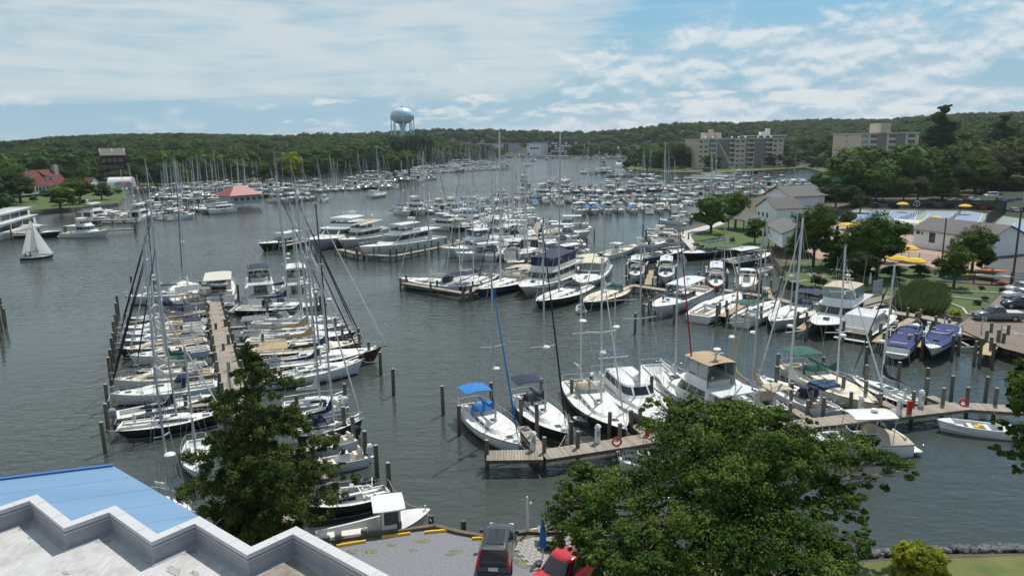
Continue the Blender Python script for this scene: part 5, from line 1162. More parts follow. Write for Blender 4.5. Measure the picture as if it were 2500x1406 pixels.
for a, b in (((2290, 708), (2455, 716)), ((2298, 722), (2400, 733)), ((2300, 733), (2350, 752)), ((2350, 752), (2362, 768)), ((2362, 768), (2378, 766))): A, B_ = P(*a, 1.4), P(*b, 1.4); struct('kerb', MB().bar(A, B_, .25, .16), 'walk')
# club houses
gz = GZ+.03
gable('white clubhouse with grey roof and glazed gable end by the boats', P(1868, 503, gz), P(1928, 511, gz), 13, 4.2, 2.6, 'siding', 'shingle_grey', [(1.2+k*1.3, 0, 1.2, 1.0, 1.9, 'f') for k in range(6)]+[(8.9, 2+k*2.6, 1.6, 1.0, 1.4, 'r') for k in range(4)], ridge='y', z=gz, over=.9)
gable('white two-gabled club annexe behind the slate pavilion', P(1846, 541, gz), P(1893, 549, gz), 8, 4.2, 2.4, 'siding', 'shingle_grey', [(1+k*1.9, 0, 1.4, .8, 1.4, 'f') for k in range(3)]+[(7.2, 3+k*3, 1.8, .8, 1.2, 'r') for k in range(2)], ridge='y', z=gz)
T, l, rf, wl2 = gable('white harbour office on stilts at the rocky point', P(1871, 592, 2), P(1908, 618, 2), 6.5, 5.0, 1.4, 'siding', 'shingle_grey', [(1.6, 0, 3.4, .7, 1.5, 'f'), (3.0, 0, 3.4, .5, .8, 'f'), (4.2, 0, 3.0, .4, .7, 'f')], z=.8, base=2.2, name='harbour_office', cat='building')
for x in (.4, l*.5, l-.4):
    for y in (.4, 3.2, 6.1): obj('stilt', MB().lathe([(.16, -2), (.16, 2.25)], 7, (x, y, 0)), 'piling', T)
hip('open pavilion with dark slate hip roof on the club lawn', P(1778, 560, gz), P(1815, 566, gz), 6.5, 2.9, 1.7, 'steel_dark', 'shingle_grey', gz, 'pavilion', 'pavilion', posts=3, over=.8)
T, l, rf, w2 = gable('white pool house with grey roof beside the yellow umbrellas', P(2228, 600, gz), P(2412, 628, gz), 9.5, 3.6, 2.0, 'siding', 'shingle_grey', [(1.0, 0, 2.6, .9, .6, 'f'), (2.0, 0, 2.6, .4, .5, 'f'), (4.4, 0, 1.2, 1.4, 2.0, 'f'), (9, 0, 1.4, 1, 1.2, 'f')], z=gz, doors=[(6.6, 0, .6, 1.0, 2.2, 'f')], over=.5)
fe = MB()
for k in range(26): fe.box(-1+k*.32, -.93+k*.32, -2.0, -1.93, 0, 1.25)
fe.box(-1, 7.2, -2.0, -1.93, 1.2, 1.28); o = obj('picket_railing', fe, 'white_trim', T)
# fences
m_ = mat('fence_screen', (.012,.016,.016), rough=.9); nt_ = m_.node_tree; ms_ = nt_.nodes.new('ShaderNodeMixShader'); tr_ = nt_.nodes.new('ShaderNodeBsdfTransparent'); ms_.inputs[0].default_value = .38
nt_.links.new(nt_.nodes['Principled BSDF'].outputs[0], ms_.inputs[1]); nt_.links.new(tr_.outputs[0], ms_.inputs[2]); nt_.links.new(ms_.outputs[0], nt_.nodes['Material Output'].inputs[0])
def mesh_fence(label, pts, h, m='fence_dark', z=GZ, post=3.0, opaque=True, name='windscreen_fence'):
    p = [P(x, y, z) for x, y in pts]; T = thing(name, label, 'fence', tuple(p[0])); o = p[0]
    for a, b in zip(p, p[1:]):
        if opaque: obj('screen', MB().bar(a-o+Vector((0,0,h/2+.05)), b-o+Vector((0,0,h/2+.05)), .03, h-.1), 'fence_screen', T)
        else:
            mb = MB()
            for k in range(5): mb.bar(a-o+Vector((0,0,.15+k*(h-.2)/4)), b-o+Vector((0,0,.15+k*(h-.2)/4)), .035)
            obj('rail', mb, m, T)
        n = max(1, int((b-a).length/post))
        for k in range(n+1): q = a+(b-a)*k/n-o; obj('post', MB().tube([q, q+Vector((0,0,h+.1))], .06, 5), 'steel_dark', T)
    return T
fT = mesh_fence('dark windscreen fence with white lettering behind the tennis courts', [(2090, 508), (2180, 510), (2310, 512), (2432, 514)], 3.0)
mesh_fence('dark screen fence between the two sets of courts', [(2432, 514), (2455, 520), (2405, 556)], 3.2); mesh_fence('dark screen fence along the left side of the courts', [(2092, 510), (2010, 545)], 2.6)
mesh_fence('low black net fence between the middle courts', [(2258, 517), (2172, 553)], 1.2, opaque=False, name='court_fence'); mesh_fence('black net fence between the right courts', [(2345, 522), (2312, 548)], 1.2, opaque=False, name='court_fence')
mesh_fence('black rail fence on the pool terrace', [(2200, 628), (2290, 640)], 1.2, opaque=False, name='pool_fence')
def text(body, size, loc, yaw, m, parent, nm='lettering', ext=.01):
    cu = bpy.data.curves.new(nm, 'FONT'); cu.body = body; cu.size = size; cu.extrude = ext; cu.align_x = 'CENTER'; o = bpy.data.objects.new(nm, cu); COL.objects.link(o)
    dg = bpy.context.evaluated_depsgraph_get(); me = bpy.data.meshes.new_from_object(o.evaluated_get(dg)); bpy.data.objects.remove(o); me.materials.clear()
    t = obj(nm, me, m, parent); t.rotation_euler = (R(90), 0, yaw); t.location = loc; return t
A, B_ = P(2180, 510, GZ), P(2310, 512, GZ); o = Vector(fT.location); yw = math.atan2(B_.y-A.y, B_.x-A.x); nrm = Vector((math.sin(yw), -math.cos(yw), 0))
c = P(2270, 511, GZ)+nrm*.09-o; text('SAFE HARBOR', 1.25, (c.x, c.y, 1.3), yw, 'line', fT)
c = P(2237, 511, GZ)+nrm*.09-o; ring = obj('emblem', MB().tube([(.85*math.cos(a*math.pi/12), 0, .85*math.sin(a*math.pi/12)) for a in range(25)], .07, 4), 'line', fT); ring.location = (c.x, c.y, 1.7); ring.rotation_euler = (0, 0, yw); text('S', 1.2, (c.x, c.y, 1.25), yw, 'line', fT)
def pole(label, px, py, ytop, z=GZ, r=.14, m='pole_wood', name='utility_pole', arm=None):
    p = P(px, py, z); h = D(px, ytop, p.y).z-z; T = thing(name, label, 'pole', tuple(p)); obj('shaft', MB().tube([(0,0,-.3), (0,0,h)], [r, r*.8], 8), m, T, True)
    if arm:
        for k, s in enumerate(arm): obj('arm', MB().tube([(0,0,h-.2-k*.3), (s, 0, h+.3)], .06, 5), 'steel', T); obj('lamp_head', MB().box(min(s, s*1.18), max(s, s*1.18), -.18, .18, h+.22, h+.38), 'steel', T)
    else: obj('insulator', MB().lathe([(.05, 0), (.09, .05), (.05, .16)], 6, (.2, 0, h-.5)), 'plastic_white', T)
    return T
pole('brown utility pole in front of the pool house roof', 2299, 640, 532); pole('tall dark utility pole by the kayak rack', 2471, 692, 514, r=.17)
pole('grey street lamp with long arms above the right parking', 2494, 520, 432, r=.1, m='steel', name='street_lamp', arm=(-3.4, -2.2, 2)); pole('slim grey flagpole in the shade garden', 2142, 708, 655, r=.05, m='steel', name='flagpole')
# umbrellas
def umbrella(label, px, py, s=2.6, m='cloth_yellow', shut=False, z=GZ, group='yellow umbrellas of the club', hh=2.5):
    p = P(px, py, z+hh); T = thing('patio_umbrella', label, 'umbrella', (p.x, p.y, z), rnd.random(), group)
    obj('pole', MB().tube([(0,0,0), (0,0,hh+.1)], .04, 5), 'alu', T)
    if shut: obj('canopy', MB().lathe([(.05, hh+.15), (.16, hh-.5), (.22, hh-1.5), (.10, hh-1.6)], 8), m, T)
    else:
        obj('canopy', MB().lathe([(.04, hh+.55), (s*.28, hh+.40), (s*.5, hh), (s*.5, hh-.14), (s*.48, hh-.02), (.03, hh+.45)], 8), m, T)
for lab, px, py in (('yellow umbrella left of the lettering on the court fence', 2204, 498), ('yellow umbrella at the back fence near the red car', 2357, 503), ('large yellow umbrella behind the cream shade sail', 2285, 533), ('yellow umbrella tucked beside the shade sail', 2264, 542),
    ('yellow umbrella left of the tall dark evergreen', 1962, 551), ('yellow umbrella behind the leaves of the big club tree', 2071, 549), ('yellow umbrella in the middle of the row by the loungers', 2098, 548), ('yellow umbrella hidden low in the left club trees', 1968, 542), ('yellow umbrella highest on the brick terrace by the stairs', 2220, 606), ('yellow umbrella beside the foliage at the terrace edge', 2196, 632),
    ('yellow umbrella nearest the hedge on the brick terrace', 2235, 637), ('yellow umbrella showing right of the slim tree', 2366, 634), ('yellow umbrella seen through the slim tree', 2334, 622), ('yellow umbrella low behind the slim tree trunk', 2330, 640), ('yellow umbrella half hidden under the big club tree', 2144, 626)):
    umbrella(lab, px, py, 3.5)
umbrella('closed white umbrella standing in the shade garden', 2126, 668, m='cloth_white', shut=True, group=None); umbrella('folded blue umbrella over the quay picnic bench', 1325, 1272, m='cloth_blue', shut=True, z=1.12, group=None, hh=2.3)
for i in range(5): umbrella('closed yellow umbrella, %s from the left beside the courts' % nth(i), 2142+i*11, 542, shut=True, group='closed yellow umbrellas')
# shade sails
def ssail(label, pts):
    v = [D(px, py, P(px, gy, GZ).y) for px, py, gy in pts]; T = thing('shade_sail', label, 'shade sail', (v[0].x, v[0].y, GZ)); o = Vector((v[0].x, v[0].y, GZ)); n = 8; mb = MB(); A, B_, C = [p-o for p in v]; g = {}
    for i in range(n+1):
        for j in range(n+1-i): a, b = i/n, j/n; c_ = 1-a-b; p = A*c_+B_*a+C*b; p.z -= 1.3*(a*b+b*c_+a*c_); g[i, j] = len(g); mb.v.append(tuple(p))
    for i in range(n):
        for j in range(n-i):
            mb.f.append((g[i, j], g[i+1, j], g[i, j+1])); mb.m.append(0)
            if j < n-i-1: mb.f.append((g[i+1, j], g[i+1, j+1], g[i, j+1])); mb.m.append(0)
    obj('fabric', mb, 'cloth_beige' if 0 else 'cloth_cream', T, True)
    for p in v: q = p-o; obj('post', MB().tube([(q.x, q.y, 0), (q.x, q.y, q.z+.2)], .08, 6), 'yellow_plastic', T)
ssail('cream triangular shade sail at the back of the terrace', [(2178, 533, 556), (2345, 537, 560), (2290, 548, 575)]); ssail('lower cream shade sail with orange edge over the loungers', [(2180, 534, 560), (2322, 545, 570), (2262, 546, 580)])
# blue sun loungers
lg = None
for i in range(14):
    p = P(2188+i*4.6, 558+(i % 2)*3, GZ+.1)
    if lg is None:
        lg = thing('sun_lounger', 'blue sun lounger on the pool terrace, leftmost of the row', 'sun lounger', tuple(p), .2, 'blue sun loungers'); obj('bed', MB().box(-.3, .3, -1, .5, .25, .35), 'gel_blue', lg); obj('backrest', MB().bar((0, .5, .3), (0, 1, .7), .6, .06), 'gel_blue', lg); obj('frame', MB().box(-.28, .28, -.9, -.8, 0, .25).box(-.28, .28, .4, .5, 0, .25), 'alu', lg)
    else: clone(lg, tuple(p), .2+rnd.uniform(-.1, .1), 'blue sun lounger on the pool terrace, %s from the left of the row' % nth(i))
# cars in the lots
cars = [('suv', 'white', 2133, 507, 1.5, 'white car at the left end of the fence row'), ('pickup', 'black', 2180, 508, 1.4, 'black pickup between the white car and the umbrella'), ('van', 'silver', 2236, 506, 1.5, 'grey van behind the round emblem on the fence'), ('suv', 'black', 2264, 507, 1.5, 'black car behind the fence lettering'), ('sedan', 'silver', 2287, 509, 1.5, 'silver sedan glinting behind the fence'), ('suv', 'navy', 2313, 509, 1.5, 'dark navy car right of the glinting sedan'),
        ('suv', 'silver', 2382, 510, 1.5, 'silver car right of the rear umbrella'), ('sedan', 'red', 2411, 513, .1, 'low red car at the corner of the courts'), ('sedan', 'silver', 2332, 494, .05, 'silver wagon in the upper row'), ('sedan', 'dred', 2357, 493, .05, 'dark red sedan in the upper row'), ('sedan', 'white', 2374, 492, .05, 'white sedan with hatch open in the upper row'), ('van', 'white', 2418, 482, 3.1, 'white delivery van with roof bars at the top of the lot'),
        ('sedan', 'silver', 2471, 518, 1.6, 'silver car parked right of the court fence'), ('suv', 'black', 2498, 519, 1.6, 'black car at the right edge beside the courts'), ('sedan', 'slate', 2460, 496, .2, 'slate car in the far right row'), ('sedan', 'black', 2482, 493, .2, 'black sedan in the far right row'), ('suv', 'grey', 2446, 494, .2, 'grey car nearest the street lamp')]
for k, c_, px, py, yw, lab in cars: car(k, c_, lab, px, py, yw, 'cars parked at the club')
car('pickup', 'grey', 'grey extended-cab pickup with covered bed on the brick lot', 2432, 781, R(172), name='pickup_truck', cat='pickup', near=True)
car('suv', 'navy', 'navy car nose-out behind the grey pickup', 2490, 752, R(165), 'cars on the brick lot'); car('sedan', 'white', 'white car between the silver one and the navy one', 2492, 728, R(168), 'cars on the brick lot'); car('suv', 'silver', 'silver car furthest back by the hedge', 2494, 716, R(168), 'cars on the brick lot')
for i, (px, py) in enumerate(((1672, 418), (1682, 416), (1925, 410), (1918, 408))): car('sedan', ['silver', 'white', 'navy', 'silver'][i], ['silver car parked under trees on the point', 'white car near the apartment corner', 'dark car right of the apartments', 'silver car at the right apartment corner'][i], px, py, .3, z=1.2)
for i in range(9): car('sedan', ['silver', 'white', 'navy', 'grey', 'white', 'red', 'silver', 'black', 'white'][i], '%s car, %s from the left on the lot behind the lawn' % (['silver', 'white', 'navy', 'grey', 'white', 'red', 'silver', 'black', 'white'][i], nth(i)), 302+i*9, 466-i*.6, 1.4, 'cars on the left bank lot', z=1.3)
# kayak rack
def kayaks():
    a, b = P(2366, 690, GZ), P(2478, 697, GZ); u, l, yaw = frame(a, b); T = thing('kayak_rack', 'timber kayak rack below the hedge at the right', 'rack', tuple(a), yaw)
    for x in (.6, l*.5, l-.6): obj('post', MB().box(x-.06, x+.06, -.4, -.3, 0, 2.0).box(x-.06, x+.06, .3, .4, 0, 2.0), 'pole_wood', T); obj('cross_arm', MB().box(x-.05, x+.05, -.5, .5, .9, 1.0).box(x-.05, x+.05, -.5, .5, 1.75, 1.85), 'pole_wood', T)
    def kay(lab, p, z, ln, m, nm='kayak', w=.34): 
        K = thing(nm, lab, 'kayak', (a.x+u.x*p, a.y+u.y*p, GZ+z), yaw); rings = []
        for i in range(9):
            t = i/8; k = w*math.sin(math.pi*min(max(t, .02), .98))**.6; rings.append([(-ln/2+ln*t, k*math.cos(q*math.pi/4), .22+k*.6*math.sin(q*math.pi/4)+.08*(2*t-1)**2) for q in range(8)])
        obj('hull', MB().rings(rings), m, K, True); obj('seat_opening', MB().lathe([(.26, .40), (.22, .44)], 10), 'rubber_dark', K)
    kay('orange kayak on the top of the rack', l*.48, 1.85, 4.6, 'orange'); kay('white-covered boat on the middle arm of the rack', l*.5, 1.0, 5.4, 'gel_white', w=.5); kay('yellow kayak left of the rack under the tree', -1.6, 1.0, 4.4, 'yellow_plastic'); kay('teal kayak lying low behind the slim tree', -2.5, .35, 4.4, 'cloth_teal'); kay('red kayak upside down on the grass by the rack', l*.72, .0, 2.4, 'red_plastic')
kayaks()
pole('white spar standing on the quay beside the folded blue umbrella', 1288, 1302, 1212, z=1.1, r=.07, m='plastic_white', name='spar_post')
def boards(label, px, py, yaw):
    p = P(px, py, GZ); T = thing('notice_board', label, 'sign', tuple(p), yaw)
    for x in (-1.2, 1.2): obj('post', MB().box(x-.05, x+.05, -.05, .05, 0, 2.4), 'piling', T)
    for k in range(5): obj('slat', MB().box(-1.3, 1.3, -.08, -.03, .3+k*.42, .62+k*.42), 'siding_grey', T)
boards('grey slatted notice boards beside the plank walkway', 2140, 722, R(35)); boards('grey slatted board at the right end of the kayak rack', 2490, 702, R(10))
def picnic(label, px, py, z, yaw, m='plank'):
    p = P(px, py, z); T = thing('picnic_table', label, 'picnic table', tuple(p), yaw)
    for k in range(5): obj('plank', MB().box(-.9, .9, -.38+k*.155, -.24+k*.155, .72, .76), m, T)
    for s in (-1, 1): obj('bench_plank', MB().box(-.9, .9, s*.72-.13, s*.72+.13, .42, .46), m, T); obj('leg', MB().bar((s*.6, -.7, 0), (s*.6, .15, .72), .08).bar((s*.6, .7, 0), (s*.6, -.15, .72), .08), m, T)
picnic('weathered grey picnic bench on the quay terrace', 1352, 1318, 1.16, R(2)); picnic('brown picnic bench in the shade garden', 2118, 690, GZ, .1, 'wood_fence')
# garden bed boxes under the tree
T = thing('planter_bed', 'timber-edged planting bed under the big tree', 'planter', tuple(P(1590, 1392, 1.11))); obj('edge_board', MB().bar((-1.6, .2, .15), (2.4, -.3, .15), .08, .3), 'wood_fence', T); obj('edge_board', MB().bar((.0, .1, .15), (.4, 1.6, .15), .08, .3), 'wood_fence', T)
# ------------------------------------------------------------------ docks
PILE = {}
def pile_mesh(h, r=.17):
    k = (round(h, 1), r)
    if k not in PILE:
        mb = MB().lathe([(r*1.05, -1.6), (r, h)], 9); mb.m = [0]*len(mb.m); mb.lathe([(r*.98, h+.002), (r*.9, h+.03)], 9, m=1); PILE[k] = mb.mesh('piling')
    return PILE[k]
def pile(x, y, h, parent=None, r=.17, cap='piling_top', o=(0,0,0)):
    q = obj('piling', pile_mesh(h, r), ['piling', cap], parent); q.location = (x-o[0], y-o[1], -o[2]); q.rotation_euler = (rnd.uniform(-.02,.02), rnd.uniform(-.02,.02), 0); return q
PLN = {}
def pilings(pts, h=2.3, lab='weathered timber mooring pile standing in the water by the slips', grp='mooring piles among the slips', name='mooring_pile', cat='mooring pile', r=.17, unique=False):
    for i, q in enumerate(pts):
        p = P(q[0], q[1]); hh = q[2] if len(q) > 2 else h+rnd.uniform(-.2, .3)
        o = pile(p.x, p.y, hh, None, r); o.name = name; PLN[lab] = PLN.get(lab, 0)+1; tag(o, (lab.replace('#', nth(PLN[lab]-1))) if len(q) < 4 else q[3], cat, grp)
def dock(name, label, pts, w, zd=1.2, near=0, pl=.16, spacing=4.0, ph=1.2, sides=(-1, 1), cat='dock', world=False, m='plank', beams=True, group=None, pr=.17):
    "pts = centre line pixels at deck height; near: planks one by one"
    c = [Vector(p) if world else P(p[0], p[1], zd) for p in pts]; O = c[0]; T = thing(name, label, cat, (O.x, O.y, 0), 0, group); n = 0; proto = None; stuff = MB(); bm = MB()
    for a, b in zip(c, c[1:]):
        d = (b-a); l = d.length
        if l < .3: continue
        d.normalize(); nrm = Vector((-d.y, d.x, 0)); yaw = math.atan2(d.y, d.x); k = int(l/pl)
        for s in (-1, 1): A = a-O+nrm*(s*(w/2-.12)); B_ = b-O+nrm*(s*(w/2-.12)); bm.bar((A.x, A.y, zd-.18), (B_.x, B_.y, zd-.18), .12, .26)
        for i in range(k):
            p = a+d*((i+.5)*l/k)-O
            if near and n < 290:
                loc = (p.x, p.y, zd+rnd.uniform(-.004, .006)); rot = (0, 0, yaw+rnd.uniform(-.01, .01))
                if proto is None: proto = obj('plank', MB().box(-pl*.455, pl*.455, -w/2, w/2, -.05, 0), m, T); proto.location = loc; proto.rotation_euler = rot
                else: share('plank', proto, T, loc, rot, (1, rnd.uniform(.985, 1.015), 1))
                n += 1
            else:
                h = w/2*rnd.uniform(.98, 1.01); g = d*(pl*.46); q = nrm*h; z = zd+rnd.uniform(-.004, .006); v = [p-g-q, p+g-q, p+g+q, p-g+q]
                stuff.add([(x.x, x.y, z-.05) for x in v]+[(x.x, x.y, z) for x in v], [(4,5,6,7),(0,1,5,4),(1,2,6,5),(2,3,7,6),(3,0,4,7)])
        if spacing:
            j = max(1, int(l/spacing))
            for i in range(j+1):
                for s in sides: q = a+d*(l*i/j)+nrm*(s*(w/2+pr*.9)); pile(q.x, q.y, zd+ph+rnd.uniform(-.15, .2), T, pr, o=(O.x, O.y, 0))
    if stuff.f: so_ = obj('planking', stuff, m, T); so_['kind'] = 'stuff'
    obj('stringer', bm, 'beam', T); return T
D1 = [(1188, 1111), (1325, 1109), (1500, 1083), (1600, 1066), (1760, 1052), (1925, 1038), (2235, 1003), (2350, 990), (2486, 998), (2600, 1008)]
dock('plank_pier', 'long grey plank pier crossing the water behind the big tree', D1, 1.75, near=1, pl=.20, spacing=0)
for px, py, h in ((1189, 1145, 2.3), (1328, 1140, 2.4), (1410, 1128, 2.5), (1395, 1092, 2.2), (1512, 1104, 2.4), (1487, 1076, 2.5), (1562, 1070, 2.6), (1583, 1090, 2.3), (1926, 1050, 2.4), (2007, 1042, 2.6), (2075, 1018, 2.3), (2146, 1028, 2.5), (2225, 1022, 2.5), (2298, 1020, 2.7), (2320, 990, 2.8), (2358, 1018, 2.7), (2403, 992, 2.8), (2425, 1020, 2.7), (1312, 1090, 3.6), (1970, 1040, 2.3), (1977, 1020, 2.4)):
    pilings([(px, py, h, 'grey timber pile against the long plank pier, %s from its left end' % nth([1189,1328,1395,1410,1487,1512,1562,1583,1926,1970,1977,2007,2075,2146,2225,2298,2312,2320,2358,2403,2425].index(px) if px != 1312 else 1)+('' if px != 1312 else ', the tallest'))], name='pier_pile', cat='pier pile', grp='piles along the plank pier', r=.16)
for a, b, lab in (((1276, 1040), (1328, 1104), 'narrow finger pier between the blue-canvas sloop and the black sloop'), ((1550, 1036), (1592, 1068), 'short finger pier beside the grey motorsailer'), ((1932, 998), (1988, 1030), 'finger pier at the stern of the tan-canvas sloop'), ((2150, 978), (2196, 1004), 'finger pier by the bow of the cream ketch'), ((2268, 966), (2318, 988), 'finger pier right of the navy-covered sloop')):
    dock('finger_pier', lab, [a, b], .9, near=1, pl=.2, spacing=0, cat='pier')
# free-standing piles, the closest ones told apart
for px, py, h, lab in ((258, 1105, 2.6, 'tall pile at the outer left corner nearest the blue roof'), (265, 1052, 2.5, 'pile beside the wrapped outboard at the left dock'), (265, 1000, 2.5, 'pile by the bow of the white sloop in the left row'), (961, 965, 2.7, 'isolated pile right of the white sloop bow, further one out'), (930, 915, 2.5, 'isolated pile just off the maroon sloop bow'), (1082, 1012, 2.7, 'isolated pile furthest left of the blue-canvas sloop'),
    (1121, 1062, 2.6, 'isolated pile nearest the blue-canvas sloop quarter'), (845, 1000, 2.5, 'pile beside the low white hull right of the cypress'), (843, 1065, 2.6, 'pile at the black bow right of the cypress'), (866, 1090, 2.6, 'pile behind the covered outboard'), (893, 1130, 2.6, 'pile beside the white outboard skiff'), (921, 1168, 2.6, 'pile beside the dark inflatable'), (952, 1215, 2.6, 'pile at the stern of the black launch'), (903, 885, 2.4, 'pile touching the maroon sloop bow'),
    (1550, 815, 2.7, 'pile left of the white hardtop cruiser, outermost'), (1571, 790, 2.7, 'pile second out from the hardtop cruiser bow'), (1588, 780, 2.7, 'pile nearest the hardtop cruiser bow'), (1645, 790, 2.6, 'pile beside the hardtop cruiser hull'), (1755, 785, 2.6, 'pile left of the green-canvas sloop stern'), (1772, 780, 2.6, 'second pile by the green-canvas sloop'), (1857, 795, 2.6, 'pile between the green and navy canvas sloops'),
    (1945, 810, 2.6, 'pile beside the bow of the navy-canvas sloop'), (1967, 812, 2.6, 'pile at the outer end of the plank finger by the flybridge boat'), (2057, 835, 2.6, 'pile between flybridge boat and picnic launch'), (2165, 855, 2.4, 'pile left of the first blue-covered boat'), (2232, 870, 2.6, 'pile between the two blue-covered boats'), (2323, 875, 2.6, 'pile right of the second blue-covered boat'), (2390, 890, 2.9, 'pile at the outer left of the small lift dock'), (2415, 880, 2.6, 'pile at the outer right of the small lift dock'), (2432, 860, 2.6, 'pile at the inner right of the small lift dock')):
    pilings([(px, py, h, lab)], grp=None)
pilings([(1200, 1000), (1322, 990), (1442, 990), (1590, 985), (1680, 960), (1785, 960), (1893, 965), (1897, 930), (2008, 930), (2112, 905), (2112, 955), (2190, 955), (2257, 990), (2260, 960), (2110, 1000), (1541, 1075), (1273, 1040), (1930, 1000), (2055, 985), (1395, 985)], 2.6, 'timber pile among the boats behind the long pier, # in the cluster', 'piles behind the long pier')
# left marina dock
D2 = [(521, 736), (545, 840), (566, 932), (612, 1080), (690, 1300)]
dock('plank_pier', 'pale plank pier running between the two left boat rows', D2, 1.9, near=1, pl=.24, spacing=3.1, ph=1.1)
for x0, y0, x1, y1, lab in ((312, 787, 512, 760, 'weathered finger pier under the white racing sloop'), (442, 812, 526, 806, 'finger pier beside the tan-covered sloop'), (440, 868, 545, 858, 'finger pier right of the white sloop stern'), (452, 920, 558, 908, 'finger pier behind the beige sloop'), (455, 993, 570, 975, 'finger pier under the centre console boat'), (550, 800, 600, 796, 'short finger pier at the far right row'), (556, 842, 640, 836, 'short finger pier behind the grey sloop'), (590, 925, 660, 912, 'finger pier hidden by the cypress top'),
    (640, 1010, 730, 990, 'finger pier hidden behind the cypress middle'), (665, 1120, 770, 1090, 'finger pier by the covered outboard boat'), (690, 1190, 800, 1160, 'finger pier beside the inflatable')):
    dock('finger_pier', lab, [(x0, y0), (x1, y1)], .8, near=0, pl=.2, spacing=5, ph=.9, cat='pier', sides=(1,))
pilings([(290, 768), (288, 790), (286, 815), (283, 838), (281, 862), (279, 885), (275, 915), (272, 940), (324, 715), (492, 730), (583, 740), (775, 770), (785, 770), (772, 748), (655, 778), (795, 800), (822, 830), (838, 845), (858, 860), (879, 870), (878, 855), (5, 812), (10, 790), (2, 832), (6, 770), (15, 800)], 2.7, 'green-stained pile at the outer ends of the left rows, # one', 'piles round the left rows')
dock('plank_pier', 'narrow pier in front of the grey cruising sloop', [(985, 690), (1140, 716), (1165, 700)], 1.1, pl=.3, spacing=5, ph=1.0)
dock('plank_pier', 'pier beneath the big white yachts', [(828, 608), (880, 620), (960, 625), (1062, 605), (1130, 590), (1210, 575)], 1.6, pl=.35, spacing=4, ph=1.5)
dock('plank_pier', 'pier beside the black-hulled express at the far left', [(690, 600), (760, 585)], 1.6, pl=.4, spacing=4, ph=1.4)
dock('plank_pier', 'pier along the lifts by the red rescue boat', [(1540, 695), (1640, 710), (1720, 700), (1800, 712), (1880, 725), (1960, 745), (2080, 752), (2170, 735)], 1.5, pl=.3, spacing=6, ph=.9)
dock('plank_pier', 'pier finger between the two lifted white boats', [(1590, 660), (1582, 695)], 1.2, pl=.3, spacing=6, ph=1.1, m='plank_new'); dock('plank_pier', 'pier finger left of the red rescue boat', [(1717, 682), (1712, 702)], 1.2, pl=.3, spacing=6, m='plank_new'); dock('plank_pier', 'pier finger right of the white centre console', [(1870, 700), (1880, 726)], 1.2, pl=.3, spacing=6, m='plank_new')
dock('plank_pier', 'pier finger between the navy sloop and the flybridge boat', [(1955, 803), (2010, 766)], 1.2, pl=.3, spacing=9, m='plank_new'); dock('plank_pier', 'pier finger beside the green-canvas sloop', [(1763, 772), (1812, 745)], 1.1, pl=.3, spacing=9, m='plank_new'); dock('plank_pier', 'pier at the bow of the hardtop cruiser', [(1576, 744), (1610, 738)], 1.1, pl=.3, spacing=9)
dock('plank_walkway', 'plank walkway under the reeds to the brick lot', [(2180, 762), (2250, 772), (2330, 790)], 1.8, zd=1.4, pl=.3, spacing=7, ph=.7, sides=(-1,)); dock('plank_walkway', 'plank walkway from the garden down to the flybridge boat', [(2080, 745), (2168, 722)], 2.2, zd=1.4, pl=.3, spacing=0)
dock('plank_pier', 'small pale pier left of the first blue-covered boat', [(2140, 835), (2165, 815), (2230, 776)], 1.1, pl=.3, spacing=8, m='plank_new'); dock('plank_pier', 'small pale pier between the blue-covered boats', [(2235, 845), (2262, 826), (2300, 800)], 1.1, pl=.3, spacing=8, m='plank_new'); dock('plank_pier', 'small pale pier beside the empty lift', [(2402, 865), (2428, 835), (2440, 815)], 1.3, pl=.3, spacing=5, m='plank_new'); dock('plank_pier', 'pale walkway along the rocks by the empty lift', [(2310, 800), (2440, 835)], 1.4, pl=.3, spacing=0, m='plank_new')
# power pedestals, rings, hydrants
def pedestal(label, px, py, h=1.2):
    p = P(px, py, 1.2); T = thing('power_pedestal', label, 'power pedestal', tuple(p), .3, 'white power pedestals on the pier'); mb = MB(); block(mb, [(0, -.18, .18, .18, .05), (h, -.16, .16, .16, .05)]); obj('body', mb, 'plastic_white', T)
    obj('cap', MB().lathe([(.30, h), (.30, h+.1), (.14, h+.28), (.05, h+.3)], 4), 'plastic_white', T); obj('hose', MB().tube([(-.2+.02*k, -.22, .75+.16*math.sin(k*1.1)) for k in range(18)], .025, 4), 'rope', T); obj('panel', MB().box(-.12, .12, -.19, -.17, .6, 1.0), 'steel', T)
pedestal('white power pedestal at the left pier elbow', 1302, 1098); pedestal('white power pedestal wound with hose, mid-pier below the ketch', 1459, 1080); pedestal('white power pedestal left of the cabin cruiser roof', 2101, 1007); pedestal('white power pedestal between the ketch bow and the red cabinet', 2195, 1012); pedestal('white power pedestal at the stern of the navy-covered sloop', 2248, 992); pedestal('white power pedestal by the lifted white boats', 1599, 697)
def lifering(label, px, py):
    p = P(px, py, 1.9); o = obj('life_ring', MB().tube([(.32*math.cos(a*math.pi/8), 0, .32*math.sin(a*math.pi/8)) for a in range(17)], .075, 6, cap=False), 'red_plastic', None, True); o.location = p; tag(o, label, 'life ring')
lifering('red life ring on a pile of the near pier', 1506, 1078); lifering('red life ring on a pier pile right of the navy sail cover', 2353, 982); lifering('red life ring hanging at the pier behind the lifts', 1878, 712); lifering('red life ring beside the grey cruising sloop bow', 991, 685)
for lab, px, py in (('red fire cabinet on the pier near the hidden cruiser', 1581, 1062), ('red fire cabinet on the pier below the navy sail cover', 2219, 1010)):
    p = P(px, py, 1.2); T = thing('fire_cabinet', lab, 'fire cabinet', tuple(p)); obj('case', MB().box(-.16, .16, -.14, .14, 0, 1.15), 'red_plastic', T); obj('door', MB().box(-.12, .12, -.155, -.14, .3, 1.05), 'gel_red', T)
